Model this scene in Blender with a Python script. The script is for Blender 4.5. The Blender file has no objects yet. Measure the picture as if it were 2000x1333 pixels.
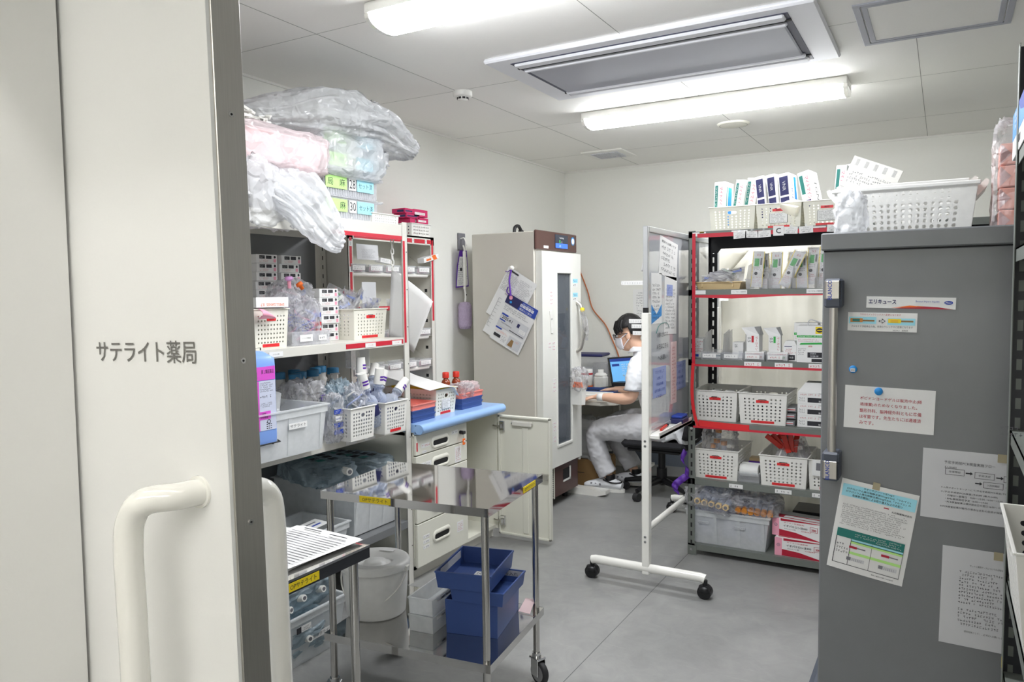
import bpy, bmesh, math, random
from mathutils import Vector, Matrix, Euler, noise
PI = math.pi
SC = bpy.context.scene
COL = SC.collection
R = math.radians

# ---------------------------------------------------------------- camera
cam_d = bpy.data.cameras.new('camera'); cam = bpy.data.objects.new('camera', cam_d); COL.objects.link(cam)
cam_d.sensor_width = 36.0; cam_d.lens = 36.0 * 1473.93 / 2000.0; cam_d.clip_start = 0.02
def cam_matrix(yaw, pitch, roll):
    f = Vector((math.sin(yaw)*math.cos(pitch), math.cos(yaw)*math.cos(pitch), math.sin(pitch)))
    r = Vector((math.cos(yaw), -math.sin(yaw), 0)); u = r.cross(f)
    c, s = math.cos(roll), math.sin(roll)
    r2 = c*r + s*u; u2 = -s*r + c*u
    return Matrix(((r2.x, u2.x, -f.x, 0), (r2.y, u2.y, -f.y, 0), (r2.z, u2.z, -f.z, 1.5), (0, 0, 0, 1)))
cam.matrix_world = cam_matrix(-0.520481, -0.0619015, -0.01198)
SC.camera = cam
# ---------------------------------------------------------------- world, exposure
w = bpy.data.worlds.new('world'); SC.world = w; w.use_nodes = True
w.node_tree.nodes['Background'].inputs[0].default_value = (0.8, 0.85, 0.9, 1)
w.node_tree.nodes['Background'].inputs[1].default_value = 0.15
SC.view_settings.view_transform = 'Standard'; SC.view_settings.look = 'None'
SC.view_settings.gamma = 1.0; SC.view_settings.use_curve_mapping = False
SC.cycles.transparent_max_bounces = 24; SC.cycles.diffuse_bounces = 6
SC.view_settings.exposure = EXPOSURE = 1.66
LED_POWER = 15.0        # emission of the two ceiling LED diffusers
HALL_POWER = 4.6        # emission of the corridor LED strip above the doorway
HALL_FILL_POWER = 9.5     # emission of the added, unseen fill strip behind the photographer

# ---------------------------------------------------------------- materials
def lin(c):
    return tuple((x/12.92 if x <= .04045 else ((x+.055)/1.055)**2.4) for x in [v/255 for v in c])
MATS = {}
def mat(name, col, rough=.5, metal=0, noise_amt=.04, scale=12, bump=0, spec=.5, emis=None, stretch=None, coat=0):
    m = bpy.data.materials.new(name); m.use_nodes = True; nt = m.node_tree
    b = nt.nodes['Principled BSDF']; c = lin(col)
    b.inputs['Roughness'].default_value = rough; b.inputs['Metallic'].default_value = metal
    b.inputs['Specular IOR Level'].default_value = spec; b.inputs['Coat Weight'].default_value = coat
    tc = nt.nodes.new('ShaderNodeTexCoord'); nz = nt.nodes.new('ShaderNodeTexNoise')
    nz.inputs['Scale'].default_value = scale; nz.inputs['Detail'].default_value = 4
    if stretch:
        mp = nt.nodes.new('ShaderNodeMapping'); mp.inputs['Scale'].default_value = stretch
        nt.links.new(tc.outputs['Object'], mp.inputs[0]); nt.links.new(mp.outputs[0], nz.inputs['Vector'])
    else:
        nt.links.new(tc.outputs['Object'], nz.inputs['Vector'])
    mx = nt.nodes.new('ShaderNodeMix'); mx.data_type = 'RGBA'
    mx.inputs[6].default_value = tuple(x*(1-noise_amt) for x in c)+(1,)
    mx.inputs[7].default_value = tuple(min(1, x*(1+noise_amt)) for x in c)+(1,)
    nt.links.new(nz.outputs['Fac'], mx.inputs[0]); nt.links.new(mx.outputs[2], b.inputs['Base Color'])
    if bump:
        bp = nt.nodes.new('ShaderNodeBump'); bp.inputs['Strength'].default_value = bump; bp.inputs['Distance'].default_value = .01
        nt.links.new(nz.outputs['Fac'], bp.inputs['Height']); nt.links.new(bp.outputs[0], b.inputs['Normal'])
    if emis:
        b.inputs['Emission Color'].default_value = lin(emis[0])+(1,); b.inputs['Emission Strength'].default_value = emis[1]
    MATS[name] = m; return m
def clothmat(name, col, t=.5):
    m = mat(name, col, .8, noise_amt=.03); nt = m.node_tree; p = nt.nodes['Principled BSDF']; o = nt.nodes['Material Output']
    tl = nt.nodes.new('ShaderNodeBsdfTranslucent'); tl.inputs[0].default_value = lin(col)+(1,)
    mx = nt.nodes.new('ShaderNodeMixShader'); mx.inputs[0].default_value = t
    nt.links.new(p.outputs[0], mx.inputs[1]); nt.links.new(tl.outputs[0], mx.inputs[2]); nt.links.new(mx.outputs[0], o.inputs[0]); return m
def film(name, col, body, rough=.15, gloss=.5, tint=(255, 255, 255), scale=30, trans=.5, crinkle=0, crscale=9):
    """thin plastic: part clear, part milky (diffuse + translucent), glossy on top; body = milkiness"""
    m = bpy.data.materials.new(name); m.use_nodes = True; nt = m.node_tree
    for n in list(nt.nodes): nt.nodes.remove(n)
    out = nt.nodes.new('ShaderNodeOutputMaterial')
    tr = nt.nodes.new('ShaderNodeBsdfTransparent'); tr.inputs[0].default_value = lin(tint)+(1,)
    p = nt.nodes.new('ShaderNodeBsdfPrincipled'); p.inputs['Base Color'].default_value = lin(col)+(1,)
    p.inputs['Roughness'].default_value = rough; p.inputs['Specular IOR Level'].default_value = gloss
    tl = nt.nodes.new('ShaderNodeBsdfTranslucent'); tl.inputs[0].default_value = lin(col)+(1,)
    mm = nt.nodes.new('ShaderNodeMixShader'); mm.inputs[0].default_value = trans
    nt.links.new(p.outputs[0], mm.inputs[1]); nt.links.new(tl.outputs[0], mm.inputs[2])
    if crinkle:
        tc0 = nt.nodes.new('ShaderNodeTexCoord'); n0 = nt.nodes.new('ShaderNodeTexNoise'); n0.inputs['Scale'].default_value = 5; n0.inputs['Detail'].default_value = 2
        nt.links.new(tc0.outputs['Object'], n0.inputs['Vector'])
        ad = nt.nodes.new('ShaderNodeVectorMath'); ad.operation = 'MULTIPLY_ADD'; ad.inputs[1].default_value = (.22, .22, .22)
        nt.links.new(n0.outputs['Color'], ad.inputs[0]); nt.links.new(tc0.outputs['Object'], ad.inputs[2])
        rg_ = nt.nodes.new('ShaderNodeTexVoronoi'); rg_.distance = 'CHEBYCHEV'; rg_.inputs['Scale'].default_value = crscale
        nt.links.new(ad.outputs[0], rg_.inputs['Vector'])
        bp = nt.nodes.new('ShaderNodeBump'); bp.inputs['Strength'].default_value = 1; bp.inputs['Distance'].default_value = crinkle
        nt.links.new(rg_.outputs[0], bp.inputs['Height']); nt.links.new(bp.outputs[0], p.inputs['Normal'])
    lw = nt.nodes.new('ShaderNodeLayerWeight'); lw.inputs[0].default_value = .35
    nz = nt.nodes.new('ShaderNodeTexNoise'); nz.inputs['Scale'].default_value = scale
    tc = nt.nodes.new('ShaderNodeTexCoord'); nt.links.new(tc.outputs['Object'], nz.inputs['Vector'])
    a = nt.nodes.new('ShaderNodeMath'); a.operation = 'MULTIPLY_ADD'; a.inputs[1].default_value = .55; a.inputs[2].default_value = body
    nt.links.new(lw.outputs['Facing'], a.inputs[0])
    b2 = nt.nodes.new('ShaderNodeMath'); b2.operation = 'MULTIPLY_ADD'; b2.inputs[1].default_value = .16; b2.use_clamp = True
    nt.links.new(nz.outputs['Fac'], b2.inputs[0]); nt.links.new(a.outputs[0], b2.inputs[2])
    fx = nt.nodes.new('ShaderNodeMixShader'); nt.links.new(b2.outputs[0], fx.inputs[0])
    nt.links.new(tr.outputs[0], fx.inputs[1]); nt.links.new(mm.outputs[0], fx.inputs[2])
    nt.links.new(fx.outputs[0], out.inputs[0]); MATS[name] = m; return m

WALL = mat('wall_paint', (232, 232, 226), .6, bump=.03, scale=60, noise_amt=.015)
CEIL = mat('ceiling_panel', (243, 242, 238), .7, bump=.05, scale=120, noise_amt=.02)
SEAM = mat('panel_seam', (150, 150, 145), .8)
DOORP = mat('door_laminate', (230, 230, 228), .38, bump=.02, scale=200, noise_amt=.01)
STEEL = mat('brushed_steel', (200, 197, 192), .33, 1, noise_amt=.12, scale=9, stretch=(60, 60, 1.2))
MIRROR = mat('polished_steel', (205, 204, 202), .045, 1, noise_amt=.03)
PIPE = mat('polished_pipe', (200, 198, 194), .12, 1, noise_amt=.03)
CHROME = mat('chrome', (215, 215, 215), .12, 1)
WPLAS = mat('white_plastic', (232, 231, 226), .35, noise_amt=.01)
CREAMP = mat('cream_plastic', (232, 230, 218), .42, noise_amt=.015)
GLOSSW = mat('white_enamel', (238, 237, 231), .12, noise_amt=.01, coat=.5)
LGREY = mat('light_grey_steel', (214, 212, 204), .4, noise_amt=.02)
PALE = mat('pale_cabinet', (222, 221, 209), .4, noise_amt=.02)
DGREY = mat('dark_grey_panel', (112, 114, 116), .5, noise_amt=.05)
SHELFG = mat('grey_green_steel', (112, 117, 112), .45, noise_amt=.05)
BLACKST = mat('black_steel', (38, 40, 46), .45, noise_amt=.05)
DARK = mat('dark_slot', (26, 26, 28), .7)
RED = mat('red_tape', (196, 30, 52), .45, noise_amt=.05)
REDL = mat('red_label', (222, 44, 48), .4, noise_amt=.03)
YEL = mat('yellow_tape', (242, 214, 30), .45, noise_amt=.03)
PAPER = mat('paper', (233, 233, 232), .7, noise_amt=.015)
PAPERG = mat('paper_grey', (206, 207, 210), .75, noise_amt=.02)
INK = mat('ink', (44, 44, 50), .7, noise_amt=.0)
INKG = mat('ink_grey', (120, 120, 126), .7, noise_amt=.0)
INKR = mat('ink_red', (190, 40, 52), .7, noise_amt=.0)
INKB = mat('ink_blue', (40, 70, 168), .6, noise_amt=.0)
GREENL = mat('green_label', (186, 236, 140), .5, noise_amt=.02)
CYANL = mat('cyan_label', (160, 224, 240), .5, noise_amt=.02)
BLUEP = mat('blue_plastic', (58, 84, 146), .38, noise_amt=.03)
BLUEPL = mat('light_blue_edge', (150, 186, 232), .28, noise_amt=.02)
PINKP = mat('salmon_plastic', (238, 140, 128), .42, noise_amt=.03)
JUGB = mat('blue_jug', (128, 164, 232), .3, noise_amt=.03)
MAG = mat('magenta_label', (214, 84, 200), .5, noise_amt=.03)
PURP = mat('purple_ribbon', (92, 42, 160), .45, noise_amt=.08)
LILAC = mat('lilac_fibre', (188, 172, 198), .9, noise_amt=.15, scale=80, bump=.6)
BROWN = mat('brown_enamel', (78, 50, 44), .35, noise_amt=.03)
FRBODY = mat('fridge_grey', (202, 198, 188), .42, noise_amt=.015)
FRDOOR = mat('fridge_door', (228, 228, 222), .32, noise_amt=.01)
FRIN = mat('fridge_liner', (150, 154, 158), .5, noise_amt=.03)
BLK = mat('black_plastic', (24, 24, 27), .4, noise_amt=.05)
FAB = mat('black_fabric', (28, 28, 32), .9, noise_amt=.2, scale=200, bump=.2)
CARTG = mat('cart_steel', (126, 128, 131), .36, .25, noise_amt=.05, scale=14)
CARTD = mat('cart_dark', (74, 80, 92), .45, noise_amt=.05)
MAGENTA = mat('crimson_print', (204, 26, 96), .45, noise_amt=.03)
NAVY = mat('navy_print', (38, 40, 92), .5, noise_amt=.03)
GREEN = mat('green_print', (44, 170, 72), .5, noise_amt=.03)
TEAL = mat('teal_print', (30, 120, 112), .55, noise_amt=.03)
SKY = mat('sky_print', (36, 140, 214), .45, noise_amt=.05)
ORANGE = mat('orange_print', (238, 112, 36), .5, noise_amt=.03)
AMBER = mat('amber_plastic', (206, 132, 46), .3, noise_amt=.05)
REDC = mat('red_cap', (206, 50, 34), .35, noise_amt=.03)
BLUEC = mat('blue_cap', (66, 140, 188), .4, noise_amt=.03)
TRAYC = mat('tan_plastic', (224, 198, 152), .45, noise_amt=.03)
ROSE = mat('rose_box', (242, 214, 214), .5, noise_amt=.03)
CRIM = mat('deep_red_print', (176, 24, 52), .45, noise_amt=.03)
ROSEP = mat('pink_print', (240, 164, 186), .5, noise_amt=.03)
LILACB = mat('lavender_print', (158, 172, 220), .6, noise_amt=.03)
CARDB = mat('cardboard', (150, 118, 76), .8, noise_amt=.08)
SLATE = mat('slate_wall', (112, 120, 132), .6, noise_amt=.03)
CURT = clothmat('cream_cloth', (244, 242, 234))
BOARD = mat('glossy_board', (194, 197, 202), .06, noise_amt=.01, coat=.8)
ALU = mat('aluminium', (206, 208, 210), .3, .6, noise_amt=.03)
CABLE = mat('orange_cable', (188, 104, 56), .5, noise_amt=.05)
CABLEB = mat('blue_cable', (40, 60, 150), .5, noise_amt=.05)
SCREEN = mat('lcd_screen', (70, 130, 190), .3, noise_amt=.05, emis=((120, 190, 240), .22))
SCRD = mat('panel_screen', (30, 34, 44), .25, noise_amt=.1, emis=((30, 40, 60), .25))
SCRB = mat('panel_blue', (40, 80, 190), .3, emis=((40, 80, 190), .7))
SCRG = mat('panel_green', (60, 220, 90), .3, emis=((60, 220, 90), 1.0))
SKIN = mat('skin', (226, 182, 156), .5, noise_amt=.05, scale=20)
HAIR = mat('black_hair', (22, 20, 22), .4, noise_amt=.3, scale=40, stretch=(3, 3, .5), bump=.3)
CLOTHW = mat('white_uniform', (236, 238, 242), .8, noise_amt=.03, scale=30, bump=.1)
CLOTHG = mat('grey_trousers', (204, 204, 208), .85, noise_amt=.04, scale=30, bump=.1)
MASKM = mat('mask_fabric', (232, 230, 238), .8, noise_amt=.03)
RUBBER = mat('rubber', (44, 44, 46), .6)
WHEELG = mat('wheel_grey', (150, 150, 152), .5)
GOLD = mat('brass', (222, 180, 60), .4, .6)
LEDM = mat('led_diffuser', (255, 255, 255), .4, emis=((250, 252, 255), LED_POWER))
HALLM = mat('hall_led', (255, 255, 255), .4, emis=((255, 252, 247), HALL_POWER))
HALLFILL = mat('hall_fill_led', (255, 255, 255), .4, emis=((255, 253, 250), HALL_FILL_POWER))
ACW = mat('ac_panel', (224, 225, 230), .45, noise_amt=.01)
ACG = mat('ac_grille', (170, 172, 182), .5, noise_amt=.02)
ACD = mat('ac_slot', (60, 62, 84), .5, noise_amt=.02)
TAPE = mat('masking_tape', (170, 160, 132), .6, noise_amt=.05)
ROSES = mat('salmon_foam', (240, 176, 160), .6, noise_amt=.05)
SALN = film('saline_bag', (196, 212, 222), .22, .24, .8, (226, 236, 240), trans=.2, crinkle=.05, crscale=8)
CLEAR = film('clear_plastic', (240, 242, 244), .08, .10, .7, (252, 252, 253), trans=.2)
WRAP = film('clear_wrap', (246, 246, 249), .14, .18, .8, (253, 253, 254), trans=.3, crinkle=.05, crscale=18)
MILK = film('milky_bag', (250, 251, 253), .44, .16, .7, (253, 254, 255), trans=.45, crinkle=.035, crscale=13)
PINKB = film('pink_bag', (248, 238, 240), .40, .18, .7, (252, 249, 250), trans=.4, crinkle=.03, crscale=11)
FROST = film('frosted_bin', (244, 246, 247), .34, .19, .5, (251, 252, 252), trans=.15)
FROSTW = film('frosted_white', (248, 248, 246), .80, .35, .4, (252, 252, 251), trans=.2)
GLASSP = film('glass_pane', (120, 126, 134), .10, .03, .9, (214, 218, 222), trans=.1)
BULB = film('drip_chamber', (220, 228, 244), .14, .1, .8, (240, 244, 252), trans=.2)

def floor_material():
    m = bpy.data.materials.new('concrete_floor'); m.use_nodes = True; nt = m.node_tree; b = nt.nodes['Principled BSDF']
    tc = nt.nodes.new('ShaderNodeTexCoord')
    def nz(sc, det, rough=.6, dist=0):
        n = nt.nodes.new('ShaderNodeTexNoise'); n.inputs['Scale'].default_value = sc; n.inputs['Detail'].default_value = det
        n.inputs['Roughness'].default_value = rough; n.inputs['Distortion'].default_value = dist
        nt.links.new(tc.outputs['Object'], n.inputs['Vector']); return n
    a = nz(1.3, 8, .65, .6); c = nz(7, 6, .7, 1.2)
    r1 = nt.nodes.new('ShaderNodeValToRGB'); r1.color_ramp.elements[0].position = .32; r1.color_ramp.elements[1].position = .7
    r1.color_ramp.elements[0].color = lin((124, 125, 124))+(1,); r1.color_ramp.elements[1].color = lin((160, 160, 158))+(1,)
    mx = nt.nodes.new('ShaderNodeMix'); mx.data_type = 'FLOAT'; mx.inputs[0].default_value = .4
    nt.links.new(a.outputs['Fac'], mx.inputs[2]); nt.links.new(c.outputs['Fac'], mx.inputs[3])
    nt.links.new(mx.outputs[0], r1.inputs[0])
    # thin trowel scratches
    mp = nt.nodes.new('ShaderNodeMapping'); mp.inputs['Rotation'].default_value = (0, 0, .9); mp.inputs['Scale'].default_value = (2, 60, 1)
    s = nt.nodes.new('ShaderNodeTexNoise'); s.inputs['Scale'].default_value = 1.5; s.inputs['Detail'].default_value = 3; s.inputs['Distortion'].default_value = .8
    nt.links.new(tc.outputs['Object'], mp.inputs[0]); nt.links.new(mp.outputs[0], s.inputs['Vector'])
    r2 = nt.nodes.new('ShaderNodeValToRGB'); r2.color_ramp.elements[0].position = .66; r2.color_ramp.elements[1].position = .76
    r2.color_ramp.elements[0].color = (0, 0, 0, 1); r2.color_ramp.elements[1].color = (.12, .12, .12, 1)
    nt.links.new(s.outputs['Fac'], r2.inputs[0])
    ad = nt.nodes.new('ShaderNodeMix'); ad.data_type = 'RGBA'; ad.blend_type = 'ADD'; ad.inputs[0].default_value = .6
    nt.links.new(r1.outputs[0], ad.inputs[6]); nt.links.new(r2.outputs[0], ad.inputs[7])
    nt.links.new(ad.outputs[2], b.inputs['Base Color'])
    rr = nt.nodes.new('ShaderNodeMapRange'); rr.inputs[3].default_value = .24; rr.inputs[4].default_value = .42
    nt.links.new(c.outputs['Fac'], rr.inputs[0]); nt.links.new(rr.outputs[0], b.inputs['Roughness'])
    return m
FLOOR = floor_material()

# ---------------------------------------------------------------- mesh builder
_TXT = {}
def text_mesh(s, bold=0.0):
    k = (s, bold)
    if k in _TXT: return _TXT[k]
    c = bpy.data.curves.new('t', 'FONT'); c.body = s; c.size = 1.0; c.resolution_u = 2; c.offset = bold
    o = bpy.data.objects.new('t', c)
    me = bpy.data.meshes.new_from_object(o)
    vs = [v.co.copy() for v in me.vertices]; fs = [tuple(p.vertices) for p in me.polygons]
    bpy.data.objects.remove(o); bpy.data.curves.remove(c); bpy.data.meshes.remove(me)
    if vs:
        x0 = min(v.x for v in vs); x1 = max(v.x for v in vs); y0 = min(v.y for v in vs); y1 = max(v.y for v in vs)
    else: x0 = y0 = 0; x1 = y1 = 1
    _TXT[k] = (vs, fs, x0, x1, y0, y1); return _TXT[k]

class MB:
    def __init__(s, T=None):
        s.v = []; s.f = []; s.m = []; s.sm = []; s.mats = []; s.T = T
    def mi(s, m):
        if m not in s.mats: s.mats.append(m)
        return s.mats.index(m)
    def add(s, vs, fs, m, T=None, smooth=False):
        n = len(s.v); i = s.mi(m)
        for v in vs:
            v = Vector(v)
            if T is not None: v = T @ v
            if s.T is not None: v = s.T @ v
            s.v.append(v)
        for f in fs: s.f.append([k+n for k in f]); s.m.append(i); s.sm.append(smooth)
        return s
    def bx(s, x0, x1, y0, y1, z0, z1, m, b=0.0, T=None):
        if x1 < x0: x0, x1 = x1, x0
        if y1 < y0: y0, y1 = y1, y0
        if z1 < z0: z0, z1 = z1, z0
        b = min(b, (x1-x0)*.45, (y1-y0)*.45, (z1-z0)*.45)
        if b <= 0:
            vs = [(x, y, z) for z in (z0, z1) for y in (y0, y1) for x in (x0, x1)]
            fs = [(0, 2, 3, 1), (4, 5, 7, 6), (0, 1, 5, 4), (2, 6, 7, 3), (0, 4, 6, 2), (1, 3, 7, 5)]
            return s.add(vs, fs, m, T)
        c = ((x0+x1)/2, (y0+y1)/2, (z0+z1)/2); h = ((x1-x0)/2, (y1-y0)/2, (z1-z0)/2)
        vs = []; ix = {}
        for sx in (-1, 1):
            for sy in (-1, 1):
                for sz in (-1, 1):
                    sg = (sx, sy, sz)
                    for a in range(3):
                        ix[sg, a] = len(vs)
                        vs.append([c[k] + sg[k]*(h[k] - (b if k != a else 0)) for k in range(3)])
        fs = []
        for a in range(3):
            p, q = (a+1) % 3, (a+2) % 3
            for sa in (-1, 1):
                def g(sp, sq, ax=a):
                    t = [0, 0, 0]; t[a] = sa; t[p] = sp; t[q] = sq; return ix[tuple(t), ax]
                f = [g(-1, -1), g(1, -1), g(1, 1), g(-1, 1)]
                fs.append(f if sa > 0 else f[::-1])
            for sp in (-1, 1):
                for sq in (-1, 1):
                    def e(sa, ax):
                        t = [0, 0, 0]; t[a] = sa; t[p] = sp; t[q] = sq; return ix[tuple(t), ax]
                    f = [e(-1, p), e(1, p), e(1, q), e(-1, q)]
                    fs.append(f if sp*sq < 0 else f[::-1])
        for sx in (-1, 1):
            for sy in (-1, 1):
                for sz in (-1, 1):
                    f = [ix[(sx, sy, sz), k] for k in range(3)]
                    fs.append(f if sx*sy*sz > 0 else f[::-1])
        return s.add(vs, fs, m, T)
    def quad(s, a, b, c, d, m, T=None): return s.add([a, b, c, d], [(0, 1, 2, 3)], m, T)
    def cyl(s, p0, p1, r0, m, r1=None, n=16, caps=True, T=None):
        p0 = Vector(p0); p1 = Vector(p1); r1 = r0 if r1 is None else r1
        d = (p1-p0).normalized(); a = d.orthogonal().normalized(); b = d.cross(a)
        vs = []
        for p, r in ((p0, r0), (p1, r1)):
            for i in range(n):
                t = 2*PI*i/n; vs.append(p + r*(math.cos(t)*a + math.sin(t)*b))
        s.add(vs, [(i, (i+1) % n, n+(i+1) % n, n+i) for i in range(n)], m, T, True)
        if caps: s.add(vs, [tuple(range(n))[::-1], tuple(range(n, 2*n))], m, T)
        return s
    def lathe(s, prof, m, n=24, T=None, sx=1, sy=1, smooth=True):
        vs = [(r*math.cos(2*PI*i/n)*sx, r*math.sin(2*PI*i/n)*sy, z) for r, z in prof for i in range(n)]
        fs = [(k*n+i, k*n+(i+1) % n, (k+1)*n+(i+1) % n, (k+1)*n+i) for k in range(len(prof)-1) for i in range(n)]
        return s.add(vs, fs, m, T, smooth)
    def tube(s, pts, r, m, n=8, T=None, sub=0, closed=False, caps=True):
        pts = [Vector(p) for p in pts]
        if sub: pts = spline(pts, sub, closed)
        rs = r if isinstance(r, (list, tuple)) else [r]*len(pts)
        if len(rs) != len(pts): rs = [rs[min(len(rs)-1, int(i*len(rs)/len(pts)))] for i in range(len(pts))]
        N = len(pts); prev = None; vs = []
        for i, p in enumerate(pts):
            if closed: d = pts[(i+1) % N]-pts[i-1]
            else: d = pts[min(i+1, N-1)]-pts[max(i-1, 0)]
            d.normalize()
            a = d.orthogonal().normalized() if prev is None else (prev - d*prev.dot(d)).normalized()
            prev = a; b = d.cross(a)
            for k in range(n):
                t = 2*PI*k/n; vs.append(p + rs[i]*(math.cos(t)*a + math.sin(t)*b))
        L = N if closed else N-1
        fs = [(i*n+k, i*n+(k+1) % n, ((i+1) % N)*n+(k+1) % n, ((i+1) % N)*n+k) for i in range(L) for k in range(n)]
        s.add(vs, fs, m, T, True)
        if caps and not closed: s.add(vs, [tuple(range(n))[::-1], tuple(range((N-1)*n, N*n))], m, T)
        return s
    def poly(s, pts, m, depth=None, T=None):
        """flat polygon, extruded along depth vector when given"""
        n = len(pts); pts = [Vector(p) for p in pts]
        if depth is None: return s.add(pts, [tuple(range(n))], m, T)
        d = Vector(depth)
        return s.add(pts+[p+d for p in pts], [tuple(range(n)), tuple(range(2*n-1, n-1, -1))] + [(i, n+i, n+(i+1) % n, (i+1) % n) for i in range(n)], m, T)
    def grid(s, fn, nu, nv, m, T=None, smooth=True, closeu=False):
        vs = [fn(i/(nu if closeu else nu), j/nv) for j in range(nv+1) for i in range(nu if closeu else nu+1)]
        W = nu if closeu else nu+1
        fs = [(j*W+i, j*W+(i+1) % W, (j+1)*W+(i+1) % W, (j+1)*W+i) for j in range(nv) for i in range(nu)]
        return s.add(vs, fs, m, T, smooth)
    def text(s, t, m, c, u=(1, 0, 0), v=(0, 0, 1), h=None, w=None, bold=0.0, align='c'):
        """text centred on c; u right, v up; h = height, w = width of the ink"""
        vs, fs, x0, x1, y0, y1 = text_mesh(t, bold)
        if not vs: return s
        u = Vector(u).normalized(); v = Vector(v).normalized(); c = Vector(c)
        ky = (h/(y1-y0)) if h else None; kx = (w/(x1-x0)) if w else None
        if ky is None: ky = kx
        if kx is None: kx = ky
        ox = {'c': (x0+x1)/2, 'l': x0, 'r': x1}[align]
        return s.add([c + u*((p.x-ox)*kx) + v*((p.y-(y0+y1)/2)*ky) for p in vs], fs, m)
    def lines(s, x0, x1, z0, z1, n, m, y, seed=0, fill=.55, th=.45, ragged=.3, gap=.12):
        """rows of small print: short dashes on the plane y"""
        rg = random.Random(seed); p = max((z1-z0)/n, 1e-4)
        for i in range(n):
            z = z1 - p*(i+.5); x = x0; xe = x1 - rg.random()*ragged*(x1-x0)
            c = p*.62; i_ = 0
            while x < xe:
                if rg.random() < .13: x += c*1.15; continue
                w0 = c*.86; h0 = min(c, p*.7)
                vs = []; fs = []
                def st(x0, x1, z0_, z1_):
                    n_ = len(vs); vs.extend([(x0, y, z0_), (x1, y, z0_), (x1, y, z1_), (x0, y, z1_)]); fs.append((n_, n_+1, n_+2, n_+3))
                zz = [rg.uniform(-.5, .5)*h0 for _ in range(2)]; t_ = h0*.13
                for q in zz: st(x+rg.uniform(0, .25)*w0, x+rg.uniform(.7, 1)*w0, z+q-t_/2, z+q+t_/2)
                q = x+rg.uniform(.2, .8)*w0; st(q-t_/2, q+t_/2, z-h0/2, z+rg.uniform(.1, .5)*h0)
                s.add(vs, fs, m); x += c
        return s
    def build(s, name, parent=None, loc=None, rot=None, solid=0.0, sub=0):
        me = bpy.data.meshes.new(name); me.from_pydata([tuple(v) for v in s.v], [], s.f)
        for m in s.mats: me.materials.append(m)
        me.polygons.foreach_set('material_index', s.m); me.polygons.foreach_set('use_smooth', s.sm); me.update()
        o = bpy.data.objects.new(name, me); COL.objects.link(o)
        if parent: o.parent = parent
        if loc is not None: o.location = loc
        if rot is not None: o.rotation_euler = rot
        if solid:
            md = o.modifiers.new('solid', 'SOLIDIFY'); md.thickness = solid; md.offset = 0
        if sub:
            md = o.modifiers.new('sub', 'SUBSURF'); md.levels = md.render_levels = sub
        return o
def spline(pts, sub, closed=False):
    out = []; N = len(pts); L = N if closed else N-1
    for i in range(L):
        p0 = pts[i-1] if (i > 0 or closed) else pts[0]*2-pts[1]
        p1 = pts[i]; p2 = pts[(i+1) % N]
        p3 = pts[(i+2) % N] if (i+2 < N or closed) else pts[-1]*2-pts[-2]
        for k in range(sub):
            t = k/sub
            out.append(.5*((2*p1)+(-p0+p2)*t+(2*p0-5*p1+4*p2-p3)*t*t+(-p0+3*p1-3*p2+p3)*t**3))
    if not closed: out.append(pts[-1].copy())
    return out
def tag(o, label, cat, group=None):
    o['label'] = label; o['category'] = cat
    if group: o['group'] = group
    return o
def thing(name, label, cat, loc=(0, 0, 0), rz=0, group=None, rot=None):
    o = bpy.data.objects.new(name, None); COL.objects.link(o); o.empty_display_size = .05
    o.location = loc; o.rotation_euler = rot if rot else (0, 0, rz)
    return tag(o, label, cat, group)
def solo(mb, name, label, cat, loc=(0, 0, 0), rz=0, group=None, rot=None, solid=0, sub=0):
    return tag(mb.build(name, None, loc, rot if rot else (0, 0, rz), solid, sub), label, cat, group)
def struct(mb, name, parent=None):
    o = mb.build(name, parent)
    if parent is None: o['kind'] = 'structure'
    return o
def dup(root, loc, rz=0, label=None, group=None, rot=None):
    r = root.copy(); COL.objects.link(r); r.location = loc; r.rotation_euler = rot if rot else (0, 0, rz)
    if label: r['label'] = label
    if group: r['group'] = group
    for ch in list(root.children):
        c = ch.copy(); COL.objects.link(c); c.parent = r
        for g in list(ch.children):
            d = g.copy(); COL.objects.link(d); d.parent = c
    return r
# ---------------------------------------------------------------- room shell
H = 2.6; XL, XR, YB = -3.02, 1.45, 6.27
struct(MB().bx(-3.4, 2.6, -2.0, 6.6, -.1, 0, FLOOR).bx(-1.2505, -1.2475, .7, 6.27, 0, .0004, mat('floor_joint', (96, 97, 97), .7)), 'floor')
struct(MB().bx(XL-.12, XL, .45, YB+.12, 0, H, WALL), 'wall_left')
b = MB().bx(XL, XR, YB, YB+.12, .30, H, WALL).bx(XL, XR, YB-.004, YB+.12, 0, .30, SLATE).bx(XL, XR, YB-.012, YB, .30, .315, WPLAS)
struct(b, 'wall_back')
struct(MB().bx(XR, XR+.12, .45, YB+.12, 0, H, WALL), 'wall_right')
b = MB().bx(XL, XR, .72, YB, H, H+.1, CEIL)
for x in (-2.31, -1.22, -.13, .96): b.bx(x-.0015, x+.0015, .72, YB, H-.0006, H+.001, SEAM)
for y in (1.36, 2.41, 3.46, 4.5, 5.55): b.bx(XL, XR, y-.001, y+.001, H-.0005, H+.001, SEAM)
struct(b, 'ceiling')
b = MB()
b.bx(XL, XL+.012, .72, YB, H-.012, H, WPLAS).bx(XL, XR, YB-.012, YB, H-.012, H, WPLAS)
struct(b, 'trim_1')
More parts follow.
